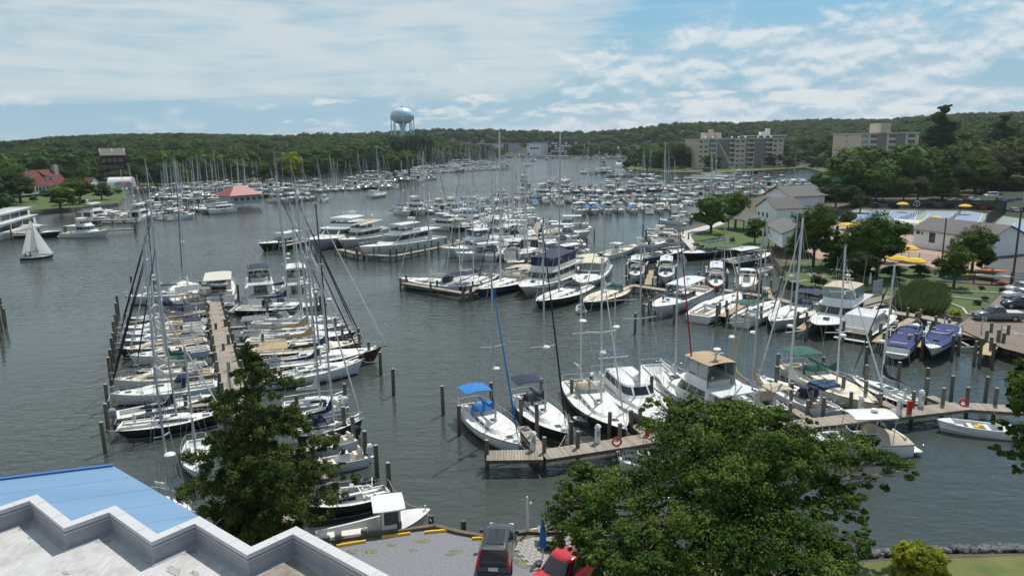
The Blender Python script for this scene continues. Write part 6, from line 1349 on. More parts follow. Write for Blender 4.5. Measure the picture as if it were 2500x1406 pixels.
# empty lift frames at the right
T = thing('boat_lift', 'empty white boat lift cradle beside the rocks', 'boat lift', tuple(P(2370, 850)))
for s in (-1.6, 1.6): obj('beam', MB().bar((s, -2, .9), (s, 2.5, 1.0), .16), 'gel_white', T)
for y in (-1.5, 1.8): obj('cross_beam', MB().bar((-2.2, y, .6), (2.2, y, .6), .14), 'gel_white', T)
for x, y in ((-2.2, -1.5), (2.2, -1.5), (2.2, 1.8), (-2.2, 1.8)): obj('post', MB().tube([(x, y, -1), (x, y, 3.2)], .08, 6), 'alu', T)
# ------------------------------------------------------------------ near boats
def B_(nm, lab, cat, bow, stern, fn, z=0.0, zb=1.3, zs=1.0, **k):
    T, l = place2(nm, lab, cat, bow, stern, zb, zs, None, z); h = fn(T, L=l, **({**k, 'zb': zb, 'zs': zs} if fn not in (dinghy,) else k)); return T, h
SB, MY, EX, CC, DG = 'sailboat', 'motor yacht', 'motorboat', 'motorboat', 'dinghy'
# right cluster behind the plank pier
B_('sailboat', 'white sloop with bright blue bimini, dodger and blue furled jib', SB, (1268, 1084), (1145, 985), sail, mast=14.2, mm='alu', cover='cloth_blue', bimini='cloth_blue', dodger='cloth_blue', jib='cloth_blue', stripe='gel_maroon', bottom='bottom_red', jibtop=.93)
B_('sailboat', 'black-hulled sloop with navy bimini and black round cover', SB, (1384, 1057), (1272, 962), sail, mast=17.3, mm='alu', hull='gel_black', cover='cloth_navy', bimini='cloth_navy', dodger='cloth_black', jib='cloth_black', spr=(.36, .68), jibtop=.97, bottom='bottom_red')
T, h = B_('sailboat', 'black-hulled ketch with white deck and white canvas', SB, (1527, 1047), (1405, 927), sail, mast=14.2, mm='spar_white', hull='gel_black', cover='cloth_white', dodger='cloth_beige', jib='cloth_white', mizzen=10.5, spr=(.5,), bottom='bottom', stripe='gel_brown', jibtop=.98, zb=1.5); radome(T, h.x(.13)+.5, 0, 7.4, .36)
T, h = B_('sailboat', 'grey-hulled pilothouse motorsailer with solar panels over the stern', SB, (1640, 1035), (1478, 905), sail, mast=15.2, mm='alu', hull='gel_grey', cover='cloth_white', cabh=.5, jib=None, spr=(.52,), zs=1.2, zb=1.8, wheel=False, radar=False)
l0, l1 = (1.5, h.x(.22), h.x(.66), 1.55, 1.5), (2.75, h.x(.24), h.x(.56), 1.35, 1.2); mb = MB(); block(mb, [l0, l1], .10); ph_ = obj('pilothouse', mb, 'gel_white', T); add_panes(T, ph_, l0, l1, .45, .88, 9, True, gap=.12)
for i in (-1, 1):
    for j in (0, 1): obj('solar_panel', MB().box(-h.L/2-.3+j*1.3, -h.L/2+.9+j*1.3, i*.75-.6, i*.75+.6, 3.35, 3.40), 'solar', T)
obj('stern_arch', MB().bar((-h.L/2-.3, -1.5, 3.3), (-h.L/2-.3, 1.5, 3.3), .08).bar((-h.L/2+2.3, -1.5, 3.3), (-h.L/2+2.3, 1.5, 3.3), .08).tube([(-h.L/2+.6, -1.4, 1.2), (-h.L/2+.6, -1.4, 3.3)], .03, 5).tube([(-h.L/2+.6, 1.4, 1.2), (-h.L/2+.6, 1.4, 3.3)], .03, 5), 'chrome', T)
obj('mizzen_mast', MB().tube([(h.x(.16), 0, 1.2), (h.x(.16), 0, 9.6)], [.08, .06], 6), 'alu', T); radome(T, h.x(.16)+.4, 0, 6.4, .36); obj('spreader', MB().bar((h.x(.16), -2.2, 9.0), (h.x(.16), 2.2, 9.0), .08, .05), 'alu', T)
B_('motor_yacht', 'white flybridge cruiser with tan bimini, stern towards the big tree', MY, (1614, 905), (1815, 1025), yacht, near=2, fly='bim', bim='cloth_tan', encl='clear', zs=1.3, zb=1.9, dome=1, x0=.22, x1=.66)
B_('sailboat', 'white sloop with tan sail cover and tan cockpit canvas', SB, (1783, 925), (1915, 1008), sail, mast=16.0, mm='alu', cover='cloth_tan', bimini='cloth_beige', dodger='cloth_beige', jib='cloth_tan', jibtop=.9, stripe='gel_brown')
B_('sailboat', 'white sloop with solar panels on a navy bimini', SB, (1852, 915), (2038, 1003), sail, mast=17.0, mm='spar_white', cover=None or 'cloth_white', bimini='cloth_navy', dodger='cloth_navy', solar=True, jib='cloth_white', spr=(.34, .64), mw=.12, jibtop=.96)
B_('sailboat', 'cream ketch-rigged cruiser with green bimini and green sail cover', SB, (2150, 987), (1930, 888), sail, mast=14.2, mm='spar_white', hull='gel_cream', deck='deck_cream', cover='cloth_green', bimini='cloth_green', dodger='cloth_green', jib='cloth_white', sprit=1.1, stripe='gel_brown', spr=(.38, .68), mx=.56, zb=1.6)
B_('sailboat', 'black-striped white sloop with dark navy sail cover and green forestay', SB, (2078, 915), (2238, 985), sail, mast=12.6, mm='spar_white', hull='gel_black', cover='cloth_navy', jib='cloth_green', spr=(.5,), stripe='gel_white', jibtop=.95, mx=.52)
B_('sailboat', 'small tan-decked sloop between the tan and solar sloops', SB, (1745, 905), (1850, 985), sail, mast=13.0, mm='spar_tan', cover='cloth_tan', jib=None, near=1)
B_('sailboat', 'narrow sloop with a red furled foresail', SB, (1700, 990), (1590, 890), sail, mast=17.0, mm='alu', cover='cloth_white', jib='cloth_red', jibtop=.98, spr=(.5,), near=1, radar=False, hull='gel_white')
# dinghy beside the ketch, foreground cruiser, skiff
def skiff(T, L=6, hull='gel_white', inn='deck_grey', zs=.55, zb=.95, ob=True, B=None, deck='gel_white', thw=3, engine='plastic_black'):
    B = B or L*.22+.6; h = Hull(L, B, zs, zb, 'motor', tr=.86, oh=.07*L); obj('hull', h.hull(), [hull, 'bottom', 'gel_white', hull], T, True); mb = MB(); n = 12
    T0 = [k/n*.96 for k in range(n+1)]
    for s_ in (-1, 1): mb.rings([[h.at(t, s_, .99) for t in T0], [h.at(t, s_, .86) for t in T0], [(h.x(t), h.half(t)*s_*.80, .18+.2*t*t) for t in T0]], closed=False, cap0=False, cap1=False)
    obj('gunwale', mb, deck, T); p = [(h.x(t), -h.half(t)*.82, .2+.2*t*t) for t in T0]; q = [(h.x(t), h.half(t)*.82, .2+.2*t*t) for t in T0]; obj('floor', MB().rings([p, q], closed=False, cap0=False, cap1=False), inn, T)
    obj('bow_deck', MB().prism([(h.x(.80), -h.half(.80)*.95), (h.x(.93), -h.half(.93)*.9), (h.x(.99), 0), (h.x(.93), h.half(.93)*.9), (h.x(.80), h.half(.80)*.95)], zb-.12, zb-.04), deck, T)
    for k in range(thw): obj('thwart', MB().box(h.x(.15+.2*k), h.x(.15+.2*k)+.35, -h.half(.15+.2*k)*.82, h.half(.15+.2*k)*.82, zs-.14, zs-.08), deck, T)
    obj('transom', MB().box(-L/2, -L/2+.08, -h.half(0)*.97, h.half(0)*.97, .1, zs), hull, T)
    if ob: outboard(T, -L/2-.05, .5, 0, engine, s=.9)
    return h
B_('rowing_dinghy', 'small pale blue dinghy lying beside the black ketch', DG, (1398, 1017), (1449, 1025), skiff, hull='gel_steelblue', inn='deck_grey', ob=False, thw=2, zb=.6, zs=.45)
T, h = B_('open_skiff', 'long white open skiff with yellow buckets right of the pier', 'skiff', (2286, 1022), (2490, 1048), skiff, zs=.7, zb=1.0, inn='deck_grey')
for k in range(2): obj('bucket', MB().lathe([(.16, .25), (.19, .75)], 10, (h.x(.46)+k*.35, (-.2+.4*k), 0)), 'yellow_plastic', T)
obj('cooler', MB().box(h.x(.66), h.x(.66)+.8, -.3, .3, .25, .6), 'plastic_white', T)
T, h = B_('cabin_cruiser', 'white hardtop cabin cruiser with tan stern cover at the near pier', EX, (1974, 1064), (2208, 1068), express, near=2, top='gel_white', arch=False, zs=1.05, zb=1.45, B=2.9); 
rings = []
for k in range(7): t = k/6*.36; b = h.half(t)*1.01; z = 1.08; hh = .15+1.1*(k/6)**1.2; rings.append([(h.x(t), -b, z-.1), (h.x(t), -b, z), (h.x(t), -b*.5, z+hh*.8), (h.x(t), 0, z+hh), (h.x(t), b*.5, z+hh*.8), (h.x(t), b, z), (h.x(t), b, z-.1)])
obj('stern_cover', MB().rings(rings, closed=False), 'cloth_beige', T, True); b_ = obj('fender', MB().lathe([(.02, 0), (.13, .1), (.13, .5), (.02, .6)], 8), 'orange', T); b_.location = (-h.L/2-.1, -1.0, .2)
B_('runabout', 'little white runabout bow peeping out left of the big tree', EX, (1508, 1118), (1620, 1128), express, near=1, arch=False, zs=.7, zb=.95, ob=1)
T, h = B_('white_skiff', 'white hull moored under the big tree by the terrace', 'skiff', (1262, 1305), (1400, 1292), skiff, zs=.8, zb=1.0, ob=False)
# workboat and the lower left column
def workboat(T, L=9, zs=.75, zb=1.75, hull='gel_white'):
    B = 2.7; h = Hull(L, B, zs, zb, 'motor', tr=.84, oh=.9); obj('hull', h.hull(), ['gel_white', 'bottom_green', 'gel_maroon', 'gel_white'], T, True); n = 14; T0 = [k/n*.74 for k in range(n+1)]; mb = MB()
    for s_ in (-1, 1): mb.rings([[h.at(t, s_, .99) for t in T0], [h.at(t, s_, .88) for t in T0], [(h.x(t), h.half(t)*s_*.86, .22) for t in T0]], closed=False, cap0=False, cap1=False)
    obj('gunwale', mb, 'gel_white', T); obj('floor', MB().rings([[(h.x(t), -h.half(t)*.87, .24) for t in T0], [(h.x(t), h.half(t)*.87, .24) for t in T0]], closed=False, cap0=False, cap1=False), 'concrete', T)
    obj('foredeck', h.deck(t0=.70, crown=.25), 'gel_white', T, True); obj('transom', MB().box(-L/2, -L/2+.08, -h.half(0)*.97, h.half(0)*.97, 0, zs), 'gel_white', T)
    x0, x1 = h.x(.56), h.x(.72); hz = 2.55
    ca = obj('wheelhouse', MB().box(x0, x0+.08, -.95, -.35, .24, hz).box(x0, x1, .90, .98, .24, hz).box(x0, x1, -.98, -.90, .24, 1.55).box(x0, x0+.12, -.98, -.9, 1.5, hz).box(x1-.12, x1, -.98, -.9, 1.5, hz).box(x1-.08, x1, -.98, .98, .24, 1.6).box(x1-.08, x1, -.98, -.86, 1.6, hz).box(x1-.08, x1, .86, .98, 1.6, hz).box(x1-.08, x1, -.06, .06, 1.6, hz), 'gel_white', T)
    obj('window', MB().box(x0+.14, x1-.14, -.94, -.92, 1.58, hz-.2), 'glass', ca); obj('window', MB().box(x1-.05, x1-.03, -.84, .84, 1.62, hz-.1), 'glass', ca)
    obj('roof', sheet(x0-.5, x1+.3, 1.12, hz, .12, .07), 'gel_white', T, True); obj('engine_box', MB().box(h.x(.22), h.x(.44), -.55, .55, .24, .80), 'deck', T); obj('bait_tank', MB().box(h.x(.10), h.x(.16), -.3, .35, .24, .95), 'gel_white', T); obj('cleat', MB().box(h.x(.95)-.05, h.x(.95)+.05, -.05, .05, zb, zb+.25), 'chrome', T); return h
B_('workboat', 'white wooden workboat with small wheelhouse against the quay', 'workboat', (1052, 1240), (770, 1318), workboat, zs=.75, zb=1.75)
T, h = B_('launch', 'black-hulled launch with white cuddy and teak cockpit', 'launch', (738, 1232), (950, 1196), sail, mast=1.9, jib=None, near=2, radar=False, hull='gel_black', spr=(.5,), wheel=False, zs=.9, zb=1.25, cabh=.5, mx=.60, bottom='bottom', cover='cloth_white', boomz=-.1)
B_('inflatable_boat', 'black inflatable with white seats and a dark outboard', DG, (790, 1160), (912, 1158), dinghy, m='rubber_dark', floor='deck', r=.28)
B_('outboard_skiff', 'white open skiff with white outboard beside the cypress', EX, (770, 1126), (892, 1108), cuddy_cc, top=None, obm='plastic_white', zs=.75, zb=1.05)
B_('cuddy_boat', 'small white cuddy boat with navy windscreen cover and outboard', EX, (752, 1090), (862, 1066), express, near=2, arch=False, ob=1, zs=.8, zb=1.1, bimini=None)
B_('sailboat', 'black sloop bow pointing right behind the cypress', SB, (885, 1022), (720, 1058), sail, mast=14.5, mm='spar_white', hull='gel_black', cover='cloth_navy', jib='cloth_white', near=2, jibtop=.9, dodger='cloth_navy')
B_('sailboat', 'low white racing sloop bow behind the cypress', SB, (850, 965), (690, 990), sail, mast=14.0, mm='alu', cover='cloth_white', jib=None, near=1, zs=.7, zb=.95)
B_('outboard_skiff', 'white skiff with canvas-topped outboard in the middle right slip', EX, (735, 1010), (835, 990), cuddy_cc, top=None, zs=.7, zb=1.0, obm='plastic_white')
B_('sailboat', 'small white sloop moored bow-down left of the cypress', SB, (480, 1150), (478, 1075), sail, mast=9.5, mm='alu', cover='cloth_white', jib=None, near=1, zs=.7, zb=.9)
B_('sailboat', 'white catboat showing through the lower cypress branches', SB, (600, 1120), (560, 1180), sail, mast=9, mm='alu', cover='cloth_white', jib=None, near=1, zs=.7, zb=.9)
B_('sailboat', 'unseen-hulled sloop whose thin mast rises beside the blue roof', SB, (470, 1250), (360, 1215), sail, mast=10.3, mm='alu', cover='cloth_white', jib=None, near=1, zs=.7, zb=.9)
# left rows, bows out to the left
LR = [
 ((302, 722), (474, 712), dict(mast=15.5, mm='spar_black', hull='gel_pale', cover='cloth_grey', jib=None, wheel=True, zs=1.4, zb=1.5, tr=.8, near=2, radar=False), 'pale grey racing sloop raised on a lift with black mast', .0),
 ((300, 776), (512, 762), dict(mast=16, mm='alu', hull='gel_black', deck='deck_grey', cover='cloth_navy', dodger='cloth_navy', jib='cloth_black', near=2), 'dark sloop with navy canvas behind the raised racer', 0),
 ((292, 798), (522, 782), dict(mast=17, mm='alu', hull='gel_grey', cover='cloth_grey', jib='cloth_black', near=2), 'grey sloop with long silver mast in the left row', 0),
 ((285, 812), (502, 800), dict(mast=15, mm='alu', hull='gel_grey', cover='cloth_tan', dodger='cloth_tan', jib='cloth_white', near=2), 'grey sloop with tan sail cover in the left row', 0),
 ((288, 830), (500, 812), dict(mast=15.5, mm='alu', hull='gel_steelblue', cover='cloth_white', bimini='cloth_navy', jib='cloth_black', near=2), 'blue-grey sloop with rolled navy canvas at its stern', 0),
 ((285, 850), (505, 828), dict(mast=14.2, mm='alu', hull='gel_black', deck='deck_cream', cover='cloth_cream', dodger='cloth_tan', jib='cloth_white', near=2), 'black sloop with cream deck and tan dodger', 0),
 ((314, 866), (512, 848), dict(mast=15.5, mm='alu', hull='gel_white', cover='cloth_white', jib='cloth_white', near=2, B=3.3), 'white sloop with long dark side window, left row', 0),
 ((330, 905), (505, 886), dict(mast=15.5, mm='spar_white', hull='gel_dkgreen', cover='cloth_green', dodger='cloth_green', jib='cloth_navy', near=2, fm=1.3), 'sloop with dark green sail cover, left row', 0),
 ((272, 925), (522, 905), dict(mast=14.8, mm='alu', hull='gel_offwhite', deck='deck_cream', cover='cloth_cream', bimini='cloth_navy', jib='cloth_black', near=2), 'beige sloop with cream deck and navy dodger, left row', 0),
 ((266, 960), (530, 935), dict(mast=14.8, mm='alu', hull='gel_white', cover='cloth_white', dodger='cloth_navy', jib='cloth_black', near=2, bottom='bottom_red'), 'large white sloop second from the near end of the left row', 0),
]
for b, s, k, lab, z in LR: B_('sailboat', lab, SB, b, s, sail, zs=k.pop('zs', 1.0), zb=k.pop('zb', 1.3), z=z, **k)
B_('centre_console_boat', 'blue-hulled centre console with plastic-wrapped outboard', EX, (519, 962), (285, 1012), cuddy_cc, hull='gel_steelblue', top='gel_white', obm='rubber', zs=.85, zb=1.2, cov='cloth_navy')
B_('sailboat', 'black sloop with white deck and navy sail cover, nearest of the left row', SB, (545, 1005), (287, 1042), sail, zs=.95, zb=1.2, mast=11.8, mm='alu', hull='gel_black', cover='cloth_navy', jib='cloth_white', near=2, mx=.55, canoe=False, rake=1.0)
# right side of the left pier, bows out to the right
RR = [
 ((782, 702), (600, 722), dict(mast=17, mm='alu', hull='gel_white', cover='cloth_navy', bimini='cloth_beige', jib='cloth_white'), 'white sloop with navy sail cover behind the trawlers'),
 ((800, 740), (578, 752), dict(mast=19.5, mm='alu', hull='gel_black', cover='cloth_navy', dodger='cloth_black', jib='cloth_black', mw=.13, spr=(.33, .62)), 'long black sloop with white deck in the right rank'),
 ((832, 775), (620, 783), dict(mast=16, mm='spar_white', hull='gel_white', cover='cloth_navy', dodger='cloth_grey', jib='cloth_white'), 'white sloop with navy boom cover, right rank'),
 ((850, 790), (585, 815), dict(mast=17, mm='alu', hull='gel_grey', cover='cloth_white', bimini='cloth_grey', dodger='cloth_grey', jib='cloth_white', B=3.9), 'grey-hulled sloop with pale rolled bimini, right rank'),
 ((870, 808), (600, 832), dict(mast=19.5, mm='alu', hull='gel_black', cover='cloth_tan', jib='cloth_black', mw=.13, fm=1.5, spr=(.33, .62)), 'black sloop with high tan sail cover, right rank'),
 ((888, 832), (610, 858), dict(mast=18, mm='spar_white', hull='gel_black', deck='deck_cream', cover='cloth_tan', jib='cloth_black', fm=1.4), 'black cruising sloop with tan cover and cream deck'),
 ((932, 846), (625, 890), dict(mast=17.8, mm='spar_black', hull='gel_maroon', cover='cloth_navy', bimini='cloth_tan', jib='cloth_white', sprit=.6, zb=1.6, bottom='bottom_red', jibtop=.97), 'maroon cutter with bowsprit and tan awning'),
 ((886, 877), (640, 925), dict(mast=15.6, mm='alu', hull='gel_white', cover='cloth_navy', jib='cloth_black', zb=1.5), 'white sloop with flared bow, nearest of the right rank'),
]
for b, s, k, lab in RR: B_('sailboat', lab, SB, b, s, sail, zs=k.pop('zs', 1.0), zb=k.pop('zb', 1.35), **k)
B_('motor_yacht', 'cream pilothouse trawler with grey dinghy on its upper deck', MY, (537, 676), (533, 722), yacht, B=4.9, hull='gel_white', house='gel_cream', near=2, fly=None, zs=1.5, zb=2.1, dome=0, x0=.30, x1=.72, hh=1.5)
T, l = place2('inflatable_dinghy', 'grey inflatable carried across the cream trawler stern', DG, (556, 692), (510, 688), 3.4, 3.4, None, 2.9); dinghy(T, 3.2)
T, h = B_('motor_yacht', 'white trawler with navy bimini at the head of the left pier', MY, (628, 682), (640, 728), yacht, B=4.6, near=2, fly='bim', bim='cloth_navy', zs=1.4, zb=2.0, dome=0, x0=.26, x1=.7)
B_('motor_yacht', 'cream double-cabin trawler with white bimini, left pier head', MY, (714, 680), (732, 728), yacht, B=4.6, house='gel_offwhite', near=2, fly='bim', bim='cloth_white', zs=1.4, zb=2.0, dome=0, x0=.24, x1=.7, hull='gel_offwhite')
B_('sailboat', 'white sloop lying bow-on beyond the raised racer', SB, (446, 684), (478, 742), sail, mast=22, mm='alu', cover='cloth_white', jib='cloth_black', near=2, bimini='cloth_grey', spr=(.52,), zs=1.0, zb=1.3)
for lab, b, s in (('white inflatable hanging behind the navy-bimini trawler', (560, 745), (566, 718)), ('grey inflatable nose-in at the right rank head', (566, 762), (590, 742)), ('small white tender afloat below the green ketch bow', (1419, 744), (1419, 760))): B_('inflatable_dinghy', lab, DG, b, s, dinghy, zb=.4, zs=.4)
B_('small_sailboat', 'day-sailer with teal canvas behind the pale racer', SB, (350, 705), (385, 690), sail, mast=13, mm='alu', cover='cloth_teal', bimini='cloth_teal', jib=None, near=1, zs=.9, zb=1.1)
# little sloop under sail
def sailing():
    T, l = place2('sailing_dinghy', 'small dark green sloop sailing with white sails and orange masthead', SB, (132, 622), (46, 631), .7, .6, None)
    h = sail(T, L=l, mast=2.0, jib=None, near=1, radar=False, hull='gel_dkgreen', cover='cloth_white', wheel=False, zs=.65, zb=.75, B=2.1, spr=(.5,), cabh=.2); xm = h.x(.55); m = obj('tall_mast', MB().tube([(xm, 0, .8), (xm-.4, 0, 9.6)], [.06, .04], 6), 'alu', T)
    def cloth(A, B2, C, nm, mt, bel=.5):
        A, B2, C = map(Vector, (A, B2, C)); n = 8; g = {}; mb = MB()
        for i in range(n+1):
            for j in range(n+1-i): a, b = i/n, j/n; c = 1-a-b; p = A*c+B2*a+C*b; p.y += bel*4*(a*c+.5*a*b+.5*b*c)*.5; g[i, j] = len(g); mb.v.append(tuple(p))
        for i in range(n):
            for j in range(n-i):
                f = [(g[i, j], g[i+1, j], g[i, j+1])]
                if j < n-i-1: f.append((g[i+1, j], g[i+1, j+1], g[i, j+1]))
                for q in f: mb.f.append(q); mb.m.append(1 if (nm == 'mainsail' and max(mb.v[k][2] for k in q) > 8.6) else 0)
        return obj(nm, mb, mt, T, True)
    cloth((xm-.08, 0, 1.3), (h.x(.10), .9, 1.3), (xm-.4, 0, 9.5), 'mainsail', ['sailcloth', 'orange']); cloth((h.L/2-.1, 0, .9), (h.x(.42), 1.0, 1.2), (xm-.3, 0, 8.0), 'jib', ['sailcloth'], .7)
    for k in (0, 1):
        p = obj('crew', MB().lathe([(.16, 0), (.24, .2), (.26, .5), (.12, .72), (.10, .76), (.13, .86), (.11, 1.0), (.03, 1.04)], 8, (h.x(.2+.13*k), .3, .6)), 'cloth_navy' if k else 'cloth_red', T, True)
    e = obj('sail_emblem', MB().tube([(.35*math.cos(a*math.pi/8), 0, .25*math.sin(a*math.pi/8)) for a in range(9)], .05, 4), 'cloth_navy', T); e.location = (xm-.9, .25, 6.6)
sailing()
# ------------------------------------------------------------------ middle ranks, drawn from the photograph one by one
MID = [
 ('motor_yacht', 'black-hulled express yacht lying at the far left of the yacht pier', (630, 594), (745, 580), express, dict(hull='gel_black', top='gel_white', near=1, zs=1.5, zb=2.0)),
 ('motor_yacht', 'tall three-deck white yacht with radar mast and twin domes', (752, 585), (915, 555), yacht, dict(hull='gel_pale', near=2, fly='hard', zs=1.7, zb=3.0, hh=1.5, dome=2, x0=.22, x1=.72, flyx=(-5.5, 2.2), rake=3)),
 ('motor_yacht', 'cream motor yacht with brown flybridge canvas between the white ones', (826, 585), (935, 570), yacht, dict(house='gel_offwhite', hull='gel_offwhite', near=2, fly='bim', bim='cloth_tan', zs=1.6, zb=2.3, dome=1)),
 ('motor_yacht', 'largest white yacht with long black side windows', (876, 602), (1072, 576), yacht, dict(near=2, fly='hard', zs=1.8, zb=3.0, hh=1.5, x0=.20, x1=.72, dome=2, rake=5, top='gel_white', B=5.6, flyx=(-4.5, 2.6), panesn=5)),
 ('motor_yacht', 'white sportfishing yacht right of the yacht pier', (1076, 604), (1240, 596), yacht, dict(near=2, fly='hard', zs=1.3, zb=2.4, x0=.34, x1=.66, cock=.32, dome=1)),
 ('motor_yacht', 'white express with covered bow, beside the sportfisher', (1110, 616), (1235, 612), express, dict(near=2, top='gel_white', zs=1.3, zb=1.9)),
 ('sailboat', 'grey cruising sloop with navy dodger, alone at the pier end', (972, 676), (1155, 697), sail, dict(hull='gel_pale', mast=20.5, mm='alu', cover='cloth_white', dodger='cloth_navy', bimini='cloth_navy', jib='cloth_white', zs=1.2, zb=1.7, near=2)),
 ('sailboat', 'navy-hulled sloop with beige awning and very tall mast', (1162, 706), (1292, 672), sail, dict(hull='gel_navy', mast=25.5, mm='spar_white', cover='cloth_beige', bimini='cloth_beige', dodger='cloth_beige', jib='cloth_navy', zs=1.2, zb=1.7, near=2, spr=(.33,.62), mw=.14, jibtop=.62)),
 ('sailboat', 'black sloop with folded navy canvas behind the navy sloop', (1120, 700), (1200, 668), sail, dict(hull='gel_black', mast=19, mm='spar_white', cover='cloth_navy', bimini='cloth_navy', jib='cloth_white', near=2)),
 ('motor_yacht', 'cream trawler with dark blue flybridge canvas', (1272, 700), (1400, 655), yacht, dict(hull='gel_offwhite', house='gel_offwhite', near=2, fly='bim', bim='cloth_navy', encl='cloth_navy', zs=1.4, zb=2.0, dome=0)),
 ('sailboat', 'black sloop with grey dinghy cover, second from the green ketch', (1308, 735), (1430, 695), sail, dict(hull='gel_black', mast=25, mm='alu', cover='cloth_grey', dodger='cloth_black', jib='cloth_white', near=2, mw=.14, spr=(.33,.62), zb=1.6)),
 ('sailboat', 'dark green ketch with green dodger lying bow out', (1424, 738), (1530, 698), sail, dict(hull='gel_dkgreen', deck='deck_cream', mast=15.8, mm='alu', cover='cloth_white', dodger='cloth_green', jib='cloth_white', near=2, mizzen=10.5, canoe=True)),
 ('motor_yacht', 'white hardtop cruiser with navy aft curtain in the open slip', (1596, 748), (1716, 700), express, dict(near=2, top='gel_white', zs=1.5, zb=1.9, B=4.3)),
 ('sailboat', 'white sloop with grey boom cover, stern to the water', (1806, 712), (1703, 770), sail, dict(mast=12.5, mm='alu', cover='cloth_grey', jib='cloth_white', near=2, radar=False)),
 ('sailboat', 'white sloop with green bimini and furled green sail', (1902, 730), (1806, 780), sail, dict(mast=13, mm='alu', cover='cloth_green', bimini='cloth_green', jib='cloth_tan', near=2)),
 ('sailboat', 'pale sloop with slate cockpit canvas, bow towards the camera', (1880, 784), (1988, 738), sail, dict(hull='gel_pale', mast=14.5, mm='alu', cover='cloth_navy', bimini='cloth_navy', dodger='cloth_navy', jib='cloth_black', near=2, stripe='gel_black')),
 ('motor_yacht', 'white flybridge fisher with black hull and tan top', (1994, 792), (2098, 742), yacht, dict(hull='gel_black', near=2, fly='bim', bim='cloth_beige', encl='clear', zs=1.2, zb=1.9, x0=.3, x1=.68, cock=.3, dome=1)),
 ('picnic_launch', 'white launch with black transom and sloping cabin roof', (2172, 752), (2082, 812), express, dict(hull='gel_black', near=2, encl='gel_white', arch=False, zs=1.1, zb=1.4)),
 ('sailboat', 'sloop with a teal-trimmed dinghy beside the grey cruising sloop', (1085, 690), (1170, 672), sail, dict(mast=19, mm='spar_white', cover='cloth_white', jib='cloth_white', near=1)),
 ('sailboat', 'white ketch with beige awning behind the navy sloop', (1330, 655), (1235, 665), sail, dict(mast=18, mm='spar_white', cover='cloth_navy', bimini='cloth_beige', jib='cloth_white', near=1)),
 ('motorboat', 'white centre-cabin boat with navy hull near the stone dock', (1255, 640), (1310, 628), express, dict(hull='gel_navy', near=1, top='gel_white', zs=1.2, zb=1.6)),
 ('motorboat', 'white express cruiser with hardtop near the blue barrel', (1440, 606), (1352, 628), express, dict(near=2, top='gel_white', zs=1.3, zb=1.8)),
 ('motorboat', 'white cruiser with beige bridge cover behind the black sloop', (1370, 660), (1460, 640), express, dict(near=1, bimini='cloth_cream', zs=1.3, zb=1.6)),
 ('motorboat', 'tan-topped cruiser in the slip behind the green ketch', (1420, 690), (1462, 645), express, dict(near=1, bimini='cloth_cream', encl='cloth_cream', zs=1.3, zb=1.6)),
 ('motorboat', 'white open fisher with T-top and dark engine by the narrow channel', (1550, 597), (1467, 622), cuddy_cc, dict(top='gel_white', ob=2, zs=1.1, zb=1.5)),
 ('motorboat', 'navy-topped bowrider with dark sides at the lawn corner', (1670, 607), (1556, 628), express, dict(hull='gel_navy', near=2, bimini='cloth_navy', zs=1.2, zb=1.5)),
 ('motorboat', 'long pale grey express behind the navy-topped bowrider', (1625, 590), (1540, 600), express, dict(hull='gel_pale', near=1, arch=True, zs=1.1, zb=1.4)),
 ('motorboat', 'sleek black and white cruiser moored against the lawn', (1667, 617), (1775, 604), express, dict(hull='gel_black', near=2, top='gel_black', zs=1.3, zb=1.7, radar=False)),
 ('motorboat', 'black-hulled express with twin black outboards by the lawn', (1880, 616), (1772, 640), express, dict(hull='gel_black', near=2, top='gel_white', ob=2, zs=1.2, zb=1.6)),
 ('motorboat', 'small open white boat beyond the centre console', (1885, 650), (1842, 664), skiff, dict(zs=.9, zb=1.2)),
]
for nm, lab, b, s, fn, k in MID: B_(nm, lab, {'motor_yacht': MY, 'sailboat': SB}.get(nm, EX), b, s, fn, zs=k.pop('zs', 1.1), zb=k.pop('zb', 1.5), **k)
def lifted(nm, lab, bow, stern, fn, z, **k):
    T, h = B_(nm, lab, EX, bow, stern, fn, z=z, zb=k.pop('zb', 1.3)+z, zs=k.pop('zs', 1.0)+z, **k); return T, h
def lift(label, px, py, w=3.2, l=4.0, yaw=1.3, hgt=3.4):
    p = P(px, py); T = thing('boat_lift', label, 'boat lift', tuple(p), yaw, 'boat lifts')
    for x in (-l/2, l/2):
        for y in (-w/2, w/2): o = pile(x, y, hgt, T, .17)
        obj('cross_beam', MB().bar((x, -w/2, .75), (x, w/2, .75), .16), 'alu', T)
    for y in (-w/2, w/2): obj('top_beam', MB().bar((-l/2, y, hgt-.1), (l/2, y, hgt-.1), .18), 'alu', T); obj('bunk', MB().bar((-l/2, y*.4, 1.0), (l/2, y*.4, 1.0), .2), 'plank', T)
    for x, y in ((-l/2, -w/2), (l/2, w/2)): obj('lift_motor', MB().box(x-.2, x+.2, y-.2, y+.2, hgt, hgt+.3), 'plastic_white', T)
def raised(nm, lab, bow, stern, fn, up, **k):
    zb, zs = k.pop('zb', 1.3), k.pop('zs', 1.0); b = P(*bow, zb+up); s = P(*stern, zs+up); c = (b+s)/2; T = thing(nm, lab, EX, (c.x, c.y, up), math.atan2(b.y-s.y, b.x-s.x)); l = math.hypot(b.x-s.x, b.y-s.y); h = fn(T, L=l, zs=zs, zb=zb, **k); return T, h
raised('motorboat', 'white fisher with navy windscreen cover on the left lift', (1551, 672), (1556, 648), express, .8, top='gel_white', near=1, arch=False, B=2.7); raised('motorboat', 'white hardtop fisher on the second lift', (1624, 676), (1628, 648), express, .9, top='gel_white', near=1, arch=False, B=2.8)
